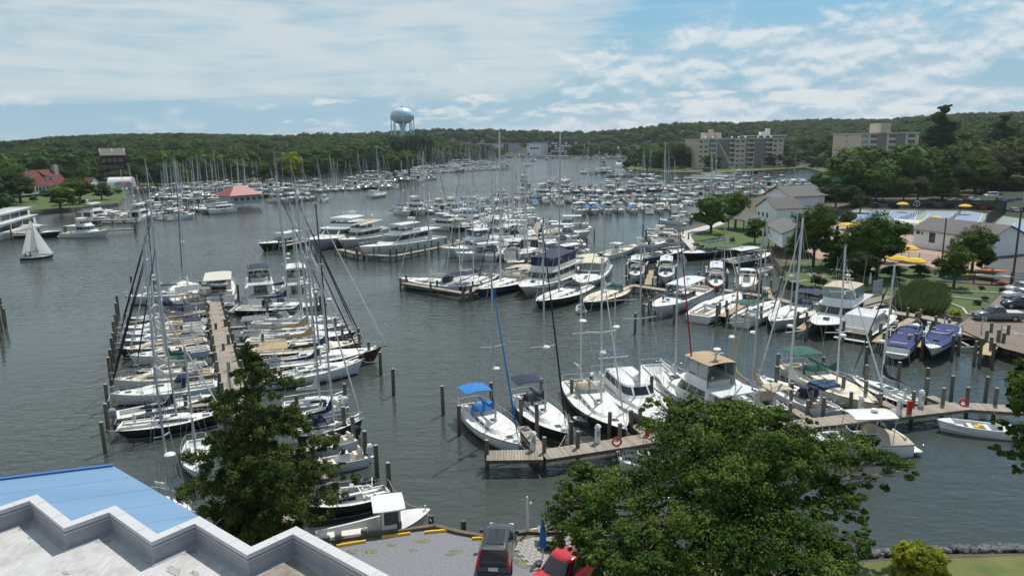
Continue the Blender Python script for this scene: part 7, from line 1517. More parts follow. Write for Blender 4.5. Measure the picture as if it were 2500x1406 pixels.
raised('rescue_boat', 'orange-red rescue boat with white cabin on a lift', (1748, 698), (1748, 662), express, .7, hull='gel_red', top='gel_white', near=1, arch=False, B=2.7); raised('motorboat', 'white centre console with flat top on a lift', (1818, 700), (1826, 668), cuddy_cc, .8, top='gel_white')
lift('steel boat lift holding the navy-covered fisher', 1555, 690); lift('steel boat lift holding the white hardtop fisher', 1627, 695); lift('steel boat lift under the red rescue boat', 1748, 712); lift('steel boat lift under the white centre console', 1824, 715)
raised('covered_boat', 'white runabout under a royal blue cover, left of the two', (2238, 788), (2190, 848), express, .8, cover='cloth_royal', near=1, arch=False, zs=.9, zb=1.1, B=2.7); raised('covered_boat', 'white runabout under a royal blue cover, right of the two', (2272, 850), (2318, 795), express, .8, cover='cloth_royal', near=1, arch=False, zs=.9, zb=1.1, B=2.7)
lift('boat lift under the left blue-covered runabout', 2218, 842, yaw=1.0, hgt=2.0); lift('boat lift under the right blue-covered runabout', 2300, 846, yaw=1.0, hgt=2.0)
p = P(1310, 628, 1.4); o = obj('barrel', MB().lathe([(.05, -.6), (.3, -.6), (.33, 0), (.3, .6), (.05, .6)], 12), 'cloth_blue', None, True); o.location = (p.x, p.y, 1.5); o.rotation_euler = (0, R(90), .2); tag(o, 'bright blue barrel lying on the dock', 'barrel')
# ------------------------------------------------------------------ ranks of boats, copied from prototypes
used = {}
def proto(key, nm, cat, fn, **k):
    PR[key] = (nm, cat, fn, k)
PR = {}
proto('sa', 'sailboat', SB, sail, L=11, mast=16.5, mm='alu', near=1, cover='cloth_navy', jib='cloth_white', dodger='cloth_navy')
proto('sb', 'sailboat', SB, sail, L=12, mast=18.5, mm='spar_white', near=1, cover='cloth_white', jib='cloth_white', bimini='cloth_blue', stripe='gel_navy')
proto('sc', 'sailboat', SB, sail, L=10, mast=14.5, mm='alu', near=1, cover='cloth_tan', jib='cloth_black', hull='gel_navy', bimini='cloth_tan')
proto('ea', 'motorboat', EX, express, L=11, near=1, top='gel_white', zs=1.3, zb=1.8)
proto('eb', 'motorboat', EX, express, L=9.5, near=1, arch=True, bimini='cloth_navy', zs=1.2, zb=1.6)
proto('ec', 'motorboat', EX, express, L=8.5, near=1, arch=False, encl='cloth_white', zs=1.1, zb=1.5)
proto('ed', 'covered_boat', EX, express, L=7.5, near=1, arch=False, cover='cloth_blue', zs=.9, zb=1.2)
proto('ya', 'motor_yacht', MY, yacht, L=13.5, near=1, fly='hard', zs=1.4, zb=2.2, dome=1)
proto('yb', 'motor_yacht', MY, yacht, L=12, near=1, fly='bim', bim='cloth_cream', zs=1.3, zb=2.0, dome=0, x0=.24, x1=.68)
proto('cc', 'motorboat', EX, cuddy_cc, L=7.5, near=1, top='gel_white', zs=.9, zb=1.3)
proto('fs', 'sailboat', SB, sail, L=11, mast=16.5, mm='alu', near=0, cover='cloth_navy', jib='cloth_white')
proto('fe', 'motorboat', EX, express, L=10, near=0, top='gel_white', zs=1.3, zb=1.8)
proto('fy', 'motor_yacht', MY, yacht, L=13, near=0, fly='hard', zs=1.4, zb=2.2, dome=0)
proto('fb', 'motorboat', EX, express, L=9, near=0, arch=True, bimini='cloth_navy', zs=1.1, zb=1.5)
DESC = {'sa': 'sloop', 'sb': 'tall sloop', 'sc': 'small sloop', 'ea': 'hardtop cruiser', 'eb': 'express cruiser', 'ec': 'canvas-enclosed cruiser', 'ed': 'covered runabout', 'ya': 'flybridge yacht', 'yb': 'trawler', 'cc': 'centre console', 'fs': 'sloop', 'fe': 'cruiser', 'fy': 'yacht', 'fb': 'open-backed boat'}
LEN = {k: v[3]['L'] for k, v in PR.items()}
HW = ['white']*9+['offwhite', 'pale', 'navy', 'black', 'grey', 'cream']
CW = ['navy', 'white', 'tan', 'blue', 'navy', 'beige', 'green', 'cream', 'grey', 'black', 'teal', 'red', 'white', 'royal']
def boat(key, x, y, yaw, ln, label, group, z=0.0, hull=None, canvas=None):
    nm, cat, fn, k = PR[key]; hull = hull or HW[rnd.randrange(len(HW))]; canvas = canvas or CW[rnd.randrange(len(CW))]; sw = {}
    bh = k.get('hull', 'gel_white')
    swapm = {'cloth_navy': 'cloth_'+canvas, 'cloth_blue': 'cloth_'+canvas, 'cloth_tan': 'cloth_'+canvas}
    if key not in used:
        T = thing(nm, label, cat, (x, y, z), yaw, group); fn(T, **k); used[key] = T; root = T; s = ln/k['L']; T.scale = (s,)*3
        if hasattr(T, 'name'): KIDS.pop(T.name, None)
        return T
    T = clone(used[key], (x, y, z), yaw, label, group, ln/k['L'], swapm)
    if 'gel_'+hull != bh:
        for c in T.children:
            if c.name.startswith('hull'):
                c.material_slots[0].material = G('gel_'+hull)
    return T
ncnt = {}; FARP = MB()
def rank(where, pts, n, mix, side=1, lf=1.0, jit=.12, group=None, piles=True, skip=0.0, z=0.0, ahead=0.0, dockw=0, mastf=None, dg=None):
    "boats side by side along a line on the water, their bows on one side of it"
    c = [P(p[0], p[1], 0) for p in pts]; ls = [(b-a).length for a, b in zip(c, c[1:])]; tot = sum(ls); group = group or 'boats '+where
    if dockw:
        dock('floating_dock', 'timber dock serving the boats '+where, [(q.x, q.y) for q in []] or [Vector((q.x, q.y, 1.2)) for q in c], dockw, pl=.5, spacing=0, world=True, group='timber docks of the big marina')
    for i in range(n):
        if rnd.random() < skip: continue
        s = (i+.5)/n*tot; k = 0
        while s > ls[k] and k < len(ls)-1: s -= ls[k]; k += 1
        d = (c[k+1]-c[k]).normalized(); nr = Vector((-d.y, d.x, 0))*side; p = c[k]+d*s; key = mix[rnd.randrange(len(mix))]; ln = LEN[key]*lf*rnd.uniform(.85, 1.15); sg = 1 if rnd.random() < .72 else -1
        q = p+nr*(ln/2+.6+dockw/2+ahead+rnd.uniform(0, .8)); yaw = math.atan2(nr.y, nr.x)+(0 if sg > 0 else math.pi)+rnd.uniform(-.05, .05); hull = HW[rnd.randrange(len(HW))] if key[0] in 'sf' or rnd.random() < .3 else 'white'; cv = CW[rnd.randrange(len(CW))]
        lab = '%s %s%s, %s %s' % ({'offwhite': 'off-white'}.get(hull, hull), DESC[key], ' with %s canvas' % cv if len(where.split()) < 9 and key not in ('ea', 'ya', 'yb', 'ec', 'cc', 'fe', 'fy') else '', nth(i), where)
        b = boat(key, q.x, q.y, yaw, ln, lab, group, z, hull, cv); b.scale.z *= rnd.uniform(.9, 1.12) if key[0] == 's' or key == 'fs' else 1
        if piles and i % 2 == 0:
            e = p+nr*(ln+2.0+dockw/2)+d*(tot/n*.5)
            if e.y > 285:
                for g_ in (e, p+nr*(dockw/2+.25)+d*(tot/n*.5)): FARP.lathe([(.18, -1), (.17, rnd.uniform(2.3, 2.9))], 6, (g_.x, g_.y, 0))
                continue
            o = pile(e.x, e.y, rnd.uniform(2.3, 3.0), None, .17); o.name = 'mooring_pile'; ncnt[where] = ncnt.get(where, 0)+1; tag(o, 'pile at the boat ends %s, %s one' % (where, nth(ncnt[where]-1)), 'mooring pile', 'mooring piles of the marina ranks')
            e = p+nr*(dockw/2+.25)+d*(tot/n*.5); o = pile(e.x, e.y, rnd.uniform(2.3, 2.8), None, .17); o.name = 'mooring_pile'; tag(o, 'dock-side pile %s, %s one' % (where, nth(ncnt[where]-1)), 'mooring pile', 'mooring piles of the marina ranks')
M_ = ['ea', 'eb', 'ec', 'ea', 'eb', 'ya', 'cc', 'ed', 'yb']; SM = ['sa', 'sb', 'sc', 'sa', 'ea', 'eb', 'ya']; SS = ['sa', 'sb', 'sc', 'sa', 'sb', 'eb']
rank('in the front rank before the lawn walk', [(1395, 518), (1742, 512)], 11, ['ea', 'ec', 'yb', 'ea', 'eb'], -1, dockw=1.6)
rank('behind the front rank', [(1395, 516), (1745, 510)], 13, M_+['ed'], 1)
rank('in the third rank of the big marina', [(1290, 496), (1730, 488)], 16, M_+['sb'], -1, dockw=1.6)
rank('in the fourth rank of the big marina', [(1290, 494), (1730, 486)], 16, M_+['sa'], 1)
rank('in the fifth rank of the big marina', [(1310, 470), (1700, 463)], 15, ['ya', 'yb', 'ea', 'eb', 'sa', 'sb'], -1, dockw=1.6)
rank('along the far edge of the big marina', [(1330, 468), (1700, 461)], 15, ['ya', 'ya', 'yb', 'ea', 'sa', 'eb'], 1)
rank('in the rank left of the clubhouse', [(1715, 478), (1860, 472)], 7, ['ea', 'eb', 'yb', 'sa'], -1, dockw=1.4)
rank('behind the clubhouse', [(1705, 459), (1985, 455)], 12, ['ea', 'yb', 'ya', 'ec', 'eb', 'sb'], -1, dockw=1.4)
rank('nearest the creek behind the clubhouse', [(1720, 457), (1960, 453)], 9, ['ea', 'eb', 'cc', 'yb'], 1, lf=.85)
rank('at the lawn corner by the two shade trees', [(1665, 552), (1745, 532)], 4, ['eb', 'ec', 'cc'], 1, lf=.8)
rank('in the side rank under the club annexe', [(1765, 530), (1830, 503)], 6, ['ea', 'eb', 'ed'], 1, lf=.8)
rank('beside the lawn walk', [(1652, 566), (1690, 606)], 6, ['ed', 'cc', 'ed', 'eb'], -1, lf=.9, group='small boats beside the lawn walk')
rank('in the small-boat stack by the brick hut', [(1318, 548), (1296, 606)], 7, ['eb', 'ed', 'ec', 'ea'], 1, lf=1.0, dockw=2.0)
rank('left of the brick hut dock', [(1312, 548), (1290, 606)], 6, ['eb', 'ea', 'sa', 'ec'], -1, lf=1.0)
rank('in the middle sailboat rank', [(1150, 548), (1290, 560)], 7, ['sa', 'sb', 'ea', 'sc', 'sb'], -1, dockw=1.4)
rank('behind the middle sailboat rank', [(1150, 546), (1290, 557)], 7, ['ea', 'ya', 'sb', 'ec', 'sa'], 1)
rank('right of the big yachts', [(1035, 560), (1140, 545)], 4, ['ya', 'sb', 'ea'], -1)
rank('on the outer left arm of the big marina', [(952, 522), (1190, 505)], 9, ['ya', 'ea', 'eb', 'sa', 'sb', 'yb'], -1, dockw=1.4)
rank('behind the outer left arm', [(990, 519), (1190, 503)], 7, ['sa', 'ea', 'sb', 'sc'], 1)
rank('in the blue-canvas rank', [(1100, 534), (1300, 528)], 8, ['sb', 'sa', 'ea', 'sb'], -1, dockw=1.4)
rank('behind the blue-canvas rank', [(1180, 532), (1300, 526)], 6, ['sa', 'yb', 'sb'], 1)
rank('on the houseboat arm', [(1170, 492), (1310, 482)], 6, ['ya', 'yb', 'sa', 'ya'], -1, dockw=1.4)
rank('between the stack and the channel', [(1330, 650), (1460, 640)], 4, ['ea', 'ec', 'eb'], 1, lf=.9, piles=False)
rank('between the brick hut and the sportfisher', [(1185, 590), (1280, 592)], 4, ['ya', 'ea', 'sa'], 1)
rank('beside the navy sloop', [(1180, 640), (1290, 640)], 4, ['sb', 'sa', 'ea'], 1)
# left marina
LF = ['fe', 'fb', 'fe', 'fy', 'fb', 'fs']
rank('in the nearest left marina rank', [(182, 548), (330, 545)], 5, ['ea', 'eb', 'ya'], 1, dockw=1.4)
rank('in the left marina rank below the lawn', [(255, 532), (420, 540)], 8, ['eb', 'ea', 'cc', 'sb'], 1, lf=.9)
rank('in the left marina rank before the pavilion', [(350, 519), (500, 512)], 10, ['eb', 'ed', 'ea', 'sa'], -1, dockw=1.4)
rank('behind the pavilion front rank', [(340, 516), (560, 506)], 13, ['ea', 'eb', 'fy', 'fe', 'sa'], 1)
rank('in the middle left marina rank', [(370, 486), (640, 476)], 17, LF+['fs'], -1, dockw=1.4)
rank('behind the middle left rank', [(370, 484), (640, 474)], 17, LF+['fs', 'fs'], 1)
rank('in the back left marina rank', [(390, 464), (690, 456)], 19, LF+['fs', 'fs'], -1, dockw=1.4)
rank('along the left bank', [(420, 461), (700, 453)], 15, LF+['fs', 'fs', 'fs'], 1)
rank('right of the pavilion', [(650, 494), (745, 486)], 6, ['yb', 'ya', 'sa', 'ea'], -1, dockw=1.4)
rank('behind the pavilion', [(640, 484), (760, 476)], 8, LF+['fs'], 1)
rank('in the dark-ketch rank', [(720, 470), (960, 458)], 13, LF+['fs', 'fs'], -1, dockw=1.4)
rank('behind the dark-ketch rank', [(720, 468), (980, 455)], 15, LF+['fs', 'fs', 'fs'], 1)
rank('on the outer tower-side arm', [(870, 448), (1050, 438)], 13, ['fe', 'fs', 'fy', 'fs'], -1, dockw=1.4)
rank('behind the outer tower-side arm', [(850, 445), (1060, 435)], 16, ['fs', 'fs', 'fe', 'fs', 'fy'], 1)
rank('in the dense tower-side rank', [(930, 430), (1225, 412)], 24, ['fs', 'fs', 'fe', 'fb', 'fs', 'fy'], -1, dockw=1.4)
rank('behind the dense tower-side rank', [(960, 426), (1225, 410)], 24, ['fs', 'fs', 'fe', 'fs'], 1, lf=1.1)
rank('in the furthest tower-side rank', [(1020, 412), (1215, 400)], 20, ['fs', 'fs', 'fe', 'fs'], 1, lf=1.15)
rank('at the mouth of the far basin', [(1110, 402), (1190, 396)], 8, ['fs', 'fe', 'fs'], 1, lf=1.15, piles=False)
# far basin
rank('along the left part of the far quay', [(1165, 386), (1300, 384)], 14, ['fe', 'fy', 'fe', 'fb'], -1, lf=1.2, piles=False)
rank('under the dry-stack rack', [(1305, 386), (1430, 387)], 15, ['fe', 'fb', 'fe'], -1, lf=1.0, piles=False)
rank('along the right part of the far quay', [(1430, 387), (1605, 387)], 19, ['fe', 'fb', 'fy', 'fe', 'fs'], -1, lf=1.1, piles=False)
rank('stored ashore behind the far rack', [(1290, 376), (1470, 376)], 18, ['fs', 'fs', 'fe'], 1, lf=1.15, piles=False, z=3.0)
rank('stored ashore at the right of the far yard', [(1460, 376), (1640, 376)], 24, ['fs'], 1, lf=1.15, piles=False, z=3.5)
rank('stored ashore in the second far row', [(1480, 373), (1640, 373)], 22, ['fs'], 1, lf=1.15, piles=False, z=4.0)
rank('stored ashore left of the pink-roofed shed', [(1160, 377), (1290, 375)], 14, ['fs', 'fe', 'fs'], 1, lf=1.15, piles=False, z=2.5)
def one(key, lab, bow, stern, hull='white', canvas='white', zb=1.2, z=0):
    b, s = P(*bow, zb), P(*stern, zb); c = (b+s)/2; boat(key, c.x, c.y, math.atan2(b.y-s.y, b.x-s.x), min((b-s).length, LEN[key]*1.15), lab, None, z, hull, canvas)
one('sb', 'white sloop motoring alone down the channel with beige awning', (948, 472), (897, 478), canvas='beige'); one('cc', 'small runabout speeding up the channel with a wake', (805, 483), (779, 489)); one('sa', 'white sloop moored alone near the head of the side creek', (1917, 440), (1968, 441), canvas='beige')
one('fs', 'white sloop lying at a mooring in the far basin', (1270, 401), (1304, 403)); one('fe', 'white trawler anchored in the far basin, left of two', (1312, 392), (1290, 393)); one('fb', 'dark cruiser heading into the far basin', (1342, 387), (1328, 391), 'navy'); one('sa', 'cutter anchored mid-channel with open cockpit', (1332, 440), (1362, 444)); one('yb', 'small wooden trawler anchored in mid-channel', (1266, 446), (1292, 452), 'brown'); one('fb', 'little launch behind the anchored cutter', (1380, 442), (1362, 444))
one('sb', 'white sloop at the left end of the short mid-basin pier', (1410, 419), (1445, 421)); one('ya', 'white trawler yacht off the point dock', (1457, 399), (1484, 401))
for i in range(5): one(['fb', 'fs', 'fe', 'fb', 'fe'][i], '%s boat on the short mid-basin pier, %s from its left end' % (['white', 'grey', 'cream', 'black', 'white'][i], nth(i)), (1450+i*7, 421), (1462+i*7, 417), ['white', 'grey', 'cream', 'black', 'white'][i])
for i in range(7): one(['fe', 'eb', 'fb', 'fe', 'cc', 'fs', 'fs'][i], '%s at the point shore dock, %s from the left' % (['cruiser', 'express cruiser', 'launch', 'cruiser', 'centre console', 'sloop', 'ketch-like sloop'][i], nth(i)), (1475+i*17, 431-i*.4), (1496+i*17, 426-i*.3), 'steelblue' if i == 5 else 'white', 'navy')
one('fy', 'white boat under a round white shelter at the point', (1500, 396), (1522, 398)); quonset('white arched boat shelter left of the hedge on the point', P(1502, 408, .5), P(1521, 408, .5), 3.4, 12, .5, name='boat_shelter')
dock('point_pier', 'short timber pier in the middle of the far basin', [(1440, 423), (1495, 417)], 1.6, pl=.6, spacing=6); dock('point_pier', 'long low dock below the point lawn', [(1470, 427), (1600, 424)], 1.6, pl=.6, spacing=7)
# tall cruising yachts rafted before the apartments
for i, (b, s, m_, hl) in enumerate((((1806, 437), (1672, 433), 27, 'white'), ((1795, 430), (1690, 428), 26, 'white'), ((1700, 424), (1790, 426), 25, 'navy'))):
    B_('sailboat', ['large white racing yacht nearest in the raft before the apartments', 'second white yacht in the raft before the apartments', 'dark yacht hidden behind the raft by the apartments'][i], SB, b, s, sail, mast=m_, mm='alu', near=1, cover='cloth_white', jib='cloth_white', hull='gel_'+hl, zs=1.2, zb=1.6, spr=(.3, .6), mw=.16, B=4.6)
one('ya', 'white motor yacht at the right end of the apartment dock', (1782, 432), (1812, 430))
fp_ = obj('distant_piles', FARP, 'piling'); fp_['kind'] = 'stuff'; fp_['label'] = 'thicket of timber piles among the distant boat ranks'
# big tour boat, workboat and sportfisher at the far left
T, l = place2('tour_boat', 'white two-deck tour boat cut by the left edge', 'tour boat', (-95, 578), (66, 548), 3.4, 1.6); h, zf = motor_hull(T, l, 7, 1.6, 3.4, 'gel_white', 'gel_white', 'bottom', cock=.1)
for k, (z0, f, hh_) in enumerate(((1.8, .04, 2.6), (4.6, .12, 2.3))):
    l0, l1 = (z0, h.x(f), h.x(.86-k*.12), 3.1-.2*k, 2), (z0+hh_, h.x(f), h.x(.82-k*.12), 3.0-.2*k, 2); mb = MB(); block(mb, [l0, l1, (z0+hh_+.02, h.x(f-.03), h.x(.84-k*.12), 3.3-.2*k, 2), (z0+hh_+.2, h.x(f-.03), h.x(.84-k*.12), 3.3-.2*k, 2)], .1); o = obj('deckhouse', mb, 'gel_white', T); add_panes(T, o, l0, l1, .25, .78, 8, True, gap=.05)
obj('deck_railing', MB().tube([(h.x(.02), -3, 7.1), (h.x(.02), 3, 7.1)], .04, 4).tube([(h.x(.02), -3, 7.9), (h.x(.02), 3, 7.9)], .04, 4), 'alu', T)
B_('workboat', 'black-hulled workboat with small white wheelhouse, far left dock', 'workboat', (150, 563), (45, 568), express, hull='gel_black', near=1, top='gel_white', arch=False, zs=1.2, zb=1.8); B_('motor_yacht', 'white sportfisher with black side window at the left dock', MY, (268, 560), (158, 568), yacht, near=2, fly='hard', zs=1.2, zb=2.2, cock=.3, x0=.34, x1=.66, dome=0)
dock('plank_pier', 'low pier linking the workboat and the sportfisher', [(28, 575), (160, 566), (330, 558)], 1.6, pl=.5, spacing=6, ph=1.6)
def catamaran():
    T, l = place2('catamaran', 'white sailing catamaran moored beside the red-roofed dock house', 'catamaran', (497, 513), (567, 507), 1.5, 1.5)
    for s in (-1, 1):
        h = Hull(l, 1.7, 1.5, 1.6, 'sail', tr=.8); mb = h.hull(); mb.v = [(x, y+s*2.7, z) for x, y, z in mb.v]; obj('hull', mb, ['gel_white', 'bottom', 'gel_white', 'gel_navy'], T, True); obj('window', MB().box(-1.2, .6, s*3.53-.03, s*3.53+.03, .8, 1.1), 'glass', T)
    obj('bridge_deck', MB().box(-l*.45, l*.22, -2.7, 2.7, .9, 1.55), 'deck', T); l0, l1 = (1.5, -l*.25, l*.22, 2.5, 1.6), (2.5, -l*.22, l*.12, 2.2, 1.3); mb = MB(); block(mb, [l0, l1], .15); o = obj('saloon', mb, 'gel_white', T); add_panes(T, o, l0, l1, .3, .85, 7, True)
    obj('hardtop', sheet(-l*.48, l*.12, 2.4, 2.75, .12, .1), 'gel_white', T, True); obj('mast', MB().tube([(l*.1, 0, 1.5), (l*.06, 0, 17.5)], [.12, .09], 6), 'alu', T); obj('boom', MB().tube([(l*.09, 0, 3.6), (-l*.35, 0, 3.7)], .22, 6), 'cloth_white', T, True); obj('trampoline', MB().box(l*.22, l*.46, -2.3, 2.3, 1.4, 1.44), 'steel_dark', T)
catamaran()
T = thing('brick_hut', 'small brown brick pier hut with grey tanks by the boat stack', 'hut', tuple(P(1290, 606, 1.25))); obj('wall', MB().box(-2, 2, -2, 2, 0, 2.0), 'brick_brown', T); obj('roof', MB().box(-2.2, 2.2, -2.2, 2.2, 2.0, 2.2), 'concrete', T); obj('tank', MB().box(0, 1.8, 3, 6, 0, 2.6), 'siding_grey', T); obj('door', MB().box(-.5, .4, -2.05, -2, 0, 1.8), 'white_trim', T)
def flag(label, px, py, zt, cols=('cloth_red', 'cloth_white'), s=1.0, z0=0):
    p = P(px, py, z0); T = thing('flag', label, 'flag', (p.x, p.y, z0)); obj('staff', MB().tube([(0,0,0), (0,0,zt)], .04, 5), 'alu', T)
    for k in range(6): obj('stripe', MB().add([(0, 0, zt-.15*s*k), (1.5*s, .3*s, zt-.15*s*k-.15*s), (1.5*s, .3*s, zt-.15*s*(k+1)-.15*s), (0, 0, zt-.15*s*(k+1))], [(0,1,2,3)]), cols[k % 2], T)
    obj('canton', MB().add([(0, -.02, zt), (.65*s, .11*s, zt-.06*s), (.65*s, .11*s, zt-.51*s), (0, -.02, zt-.45*s)], [(0,1,2,3)]), 'cloth_navy', T)
flag('striped flag on a staff behind the clubhouse boats', 1836, 492, 11, s=2.6, z0=1); flag('striped flag on the pole before the red-roofed house', 110, 478, 9.5, s=1.8, z0=2)
p = P(829, 1160, .9); T = thing('flag', 'small blue and yellow flag on the white skiff behind the cypress', 'flag', tuple(p)); obj('staff', MB().tube([(0,0,0), (0,0,1.0)], .015, 5), 'alu', T)
for k, m_ in enumerate(('cloth_royal', 'cloth_yellow')): obj('stripe', MB().add([(0, 0, 1.0-.17*k), (.5, .1, .95-.17*k), (.5, .1, .78-.17*k), (0, 0, .83-.17*k)], [(0,1,2,3)]), m_, T)
# ------------------------------------------------------------------ single trees, shrubs, rocks
def treepx(key, label, px, base, top, sx=1.0, m=None, z=GZ, group=None, name='tree', cat='tree'):
    p = P(px, base, z); h = D(px, top, p.y).z-z; return tree(key, p.x, p.y, h, label, group, z=z, m=m, sx=sx, name=name, cat=cat)
treepx('round2', 'large broad tree at the far left beside the red-roofed house', 10, 490, 388, 1.8, 'leaf', z=2); treepx('round1', 'dark tree touching the left side of the red-roofed house', 50, 494, 418, 1.5, 'leaf_dark', z=2)
treepx('round0', 'low spreading tree on the lawn nearest the left seawall', 148, 510, 446, 1.7, 'leaf_near', z=1.2); treepx('round1', 'leafy tree on the lawn right of the red-roofed house', 196, 498, 428, 1.7, 'leaf_near', z=1.2); treepx('round0', 'dark small tree beside the lawn path', 249, 488, 444, 1.6, 'leaf_dark', z=1.2)
for lab, px, b, t, sx, m in (('clipped dark round bush on the left lawn', 204, 500, 486, 1.2, 'leaf_dark'), ('wide yellow-green hedge below the porch', 82, 494, 475, 1.6, 'leaf_near'), ('flat green hedge by the left parking lot', 290, 474, 460, 2.2, 'leaf_near')): treepx('round0', lab, px, b, t, sx, m, z=1.2, name='bush', cat='bush')
treepx('round1', 'yellow-flowering tree behind the left marina', 718, 446, 366, 1.0, 'leaf_yellow', z=2); treepx('round0', 'round green tree left of the yellow-flowering one', 642, 448, 388, 1.2, 'leaf', z=2); treepx('round1', 'round dark tree right of the yellow-flowering one', 764, 446, 390, 1.1, 'leaf_dark', z=2); treepx('round0', 'light green tree below the water tower', 962, 432, 372, 1.2, 'leaf_near', z=2); treepx('round1', 'bright tree right below the tower legs', 1000, 430, 364, 1.3, 'leaf_near', z=2)
treepx('round1', 'dense dark hedge at the tip of the point', 1529, 417, 390, 1.3, 'leaf_dark', z=1, name='bush', cat='bush')
# club trees
treepx('round0', 'twin shade tree on the lawn walk, left one', 1735, 566, 462, 1.15, 'leaf'); treepx('round1', 'twin shade tree on the lawn walk, right one', 1795, 556, 460, 1.1, 'leaf')
treepx('near2', 'small light green tree before the black pavilion', 1842, 594, 528, 1.15, 'leaf_near'); treepx('round2', 'tall loose tree left of the dark evergreen', 1985, 650, 488, .8, 'leaf'); treepx('cone', 'dark narrow evergreen in the club garden', 2036, 662, 548, 1.0, 'leaf_dark'); treepx('round2', 'big dark spreading tree in front of the pool terrace', 2140, 680, 508, .92, 'leaf')
treepx('round2', 'bright rounded tree beside the pool house', 2372, 668, 545, 1.05, 'leaf_near'); treepx('near2', 'slim light tree in front of the pool terrace hedge', 2328, 702, 592, 1.0, 'leaf_near'); treepx('round2', 'dark tree left half of the big club tree pair', 2100, 672, 528, 1.0, 'leaf'); treepx('round1', 'bushy tree at the corner of the stilted office', 1948, 650, 560, 1.2, 'leaf'); treepx('round1', 'shady tree behind the closed white umbrella', 2098, 702, 610, 1.3, 'leaf_dark'); treepx('round1', 'flat-crowned copper-green tree by the sun umbrellas', 2068, 560, 512, 1.3, 'leaf_olive')
for i, (px, b, t) in enumerate(((2008, 505, 448), (2040, 506, 446), (2078, 505, 446))): treepx('round%d' % (i % 2), 'low umbrella-shaped tree behind the clubhouse, %s from the left' % nth(i), px, b, t, 1.2, 'leaf_dark')
for i, (key, px, b, t, m, lab) in enumerate((('round2', 2138, 492, 405, 'leaf', 'grey-green tree left of the fence lettering'), ('round1', 2155, 492, 440, 'leaf_near', 'bright bushy tree left above the court fence'), ('round1', 2205, 494, 430, 'leaf_far', 'dark bushy tree above the court umbrella'), ('round2', 2240, 490, 428, 'leaf_olive', 'silvery olive tree above the fence emblem'), ('cone', 2300, 488, 372, 'leaf', 'tall layered tree behind the court fence'), ('round2', 2262, 470, 372, 'leaf_near', 'bright crowned tree in the middle of the right wood'),
    ('round2', 2200, 470, 380, 'leaf', 'green tree left in the right wood'), ('round2', 2380, 470, 365, 'leaf', 'broad tree behind the white van'), ('round2', 2440, 465, 352, 'leaf_olive', 'dark brownish tree at the right edge'), ('round2', 2340, 480, 398, 'leaf_far', 'dark leafy tree behind the parked cars'), ('round2', 2410, 475, 392, 'leaf', 'leafy tree over the white van'), ('tall', 2285, 440, 255, 'leaf_dark', 'tallest dark tree breaking the right skyline'), ('tall', 2435, 430, 278, 'leaf_dark', 'second tall dark tree at the right skyline'), ('round2', 2480, 470, 420, 'leaf_near', 'small bright tree by the street lamp'),
    ('round2', 2165, 440, 392, 'leaf_olive', 'olive willow on the creek bank'), ('round1', 2075, 432, 398, 'leaf_olive', 'pale brushwood tree over the creek bank'), ('round1', 2050, 430, 400, 'leaf_near', 'little bright bush on the creek bank'), ('round2', 1660, 412, 348, 'leaf_dark', 'big dark tree touching the left apartment corner'), ('round2', 1620, 414, 358, 'leaf', 'large tree on the point, second from the apartments'), ('round2', 1580, 416, 372, 'leaf_near', 'bright tree at the point lawn'), ('round1', 1550, 414, 384, 'leaf', 'sloping small tree at the point tip'))): treepx(key, lab, px, b, t, 1.15, m, z=GZ if py_ok(px, b) else GZ) if 0 else treepx(key, lab, px, b, t, 1.15, m)
for lab, px, b, t, sx, m in (('oval clipped hedge in front of the pool fence', 2245, 672, 642, 2.2, 'leaf_near'), ('long dark hedge below the umbrellas', 2180, 680, 646, 2.6, 'leaf_dark'), ('hedge above the kayak rack', 2410, 682, 652, 2.2, 'leaf_olive'), ('dark tall hedge right of the bright rounded tree', 2395, 668, 600, 1.0, 'leaf_dark'), ('low hedge by the brick lot, left clump', 2385, 744, 730, 2.0, 'leaf_dark'), ('low hedge by the brick lot, right clump', 2405, 735, 722, 2.0, 'leaf_dark'),
    ('yellow-green bed on the club lawn', 1755, 582, 564, 2.6, 'leaf_yellow'), ('yellow-green flower bed by the black cruiser', 1700, 606, 590, 1.8, 'leaf_yellow'), ('grassy clump beside the lawn chairs', 1788, 592, 578, 1.6, 'leaf_olive'), ('golden shrub at the rocky bank', 2052, 712, 694, 1.8, 'leaf_yellow'), ('dark shrub at the top of the rocks', 1990, 700, 668, 1.3, 'leaf_dark'), ('rusty shrub below the evergreen', 2010, 704, 676, 1.0, 'leaf_olive'), ('yellow shrub patch below the reeds', 2330, 776, 752, 1.8, 'leaf_yellow'), ('orange flower tuft by the notice boards', 2112, 716, 706, 1.0, 'leaf_yellow'), ('shrub left of the red kayak', 2395, 712, 696, 1.4, 'leaf_dark'), ('shrub right of the red kayak', 2445, 716, 700, 1.4, 'leaf_dark')):
    treepx('round%d' % rnd.randrange(2), lab, px, b, t, sx, m, name='bush', cat='bush')
for i in range(11):
    q = D(930+i*11+rnd.uniform(-3, 3), 335, 760+rnd.uniform(-25, 25)); z_ = float(ground([q.x], [q.y])[0]); tree('far%d' % (i % 4), q.x, q.y, D(985, 329-rnd.uniform(-4, 5), q.y).z-z_, 'tall tree hiding the feet of the water tower, %s from the left' % nth(i), 'trees round the water tower', z=z_, m=['leaf_far', 'leaf_dark', 'leaf_blue'][i % 3], sx=.85)
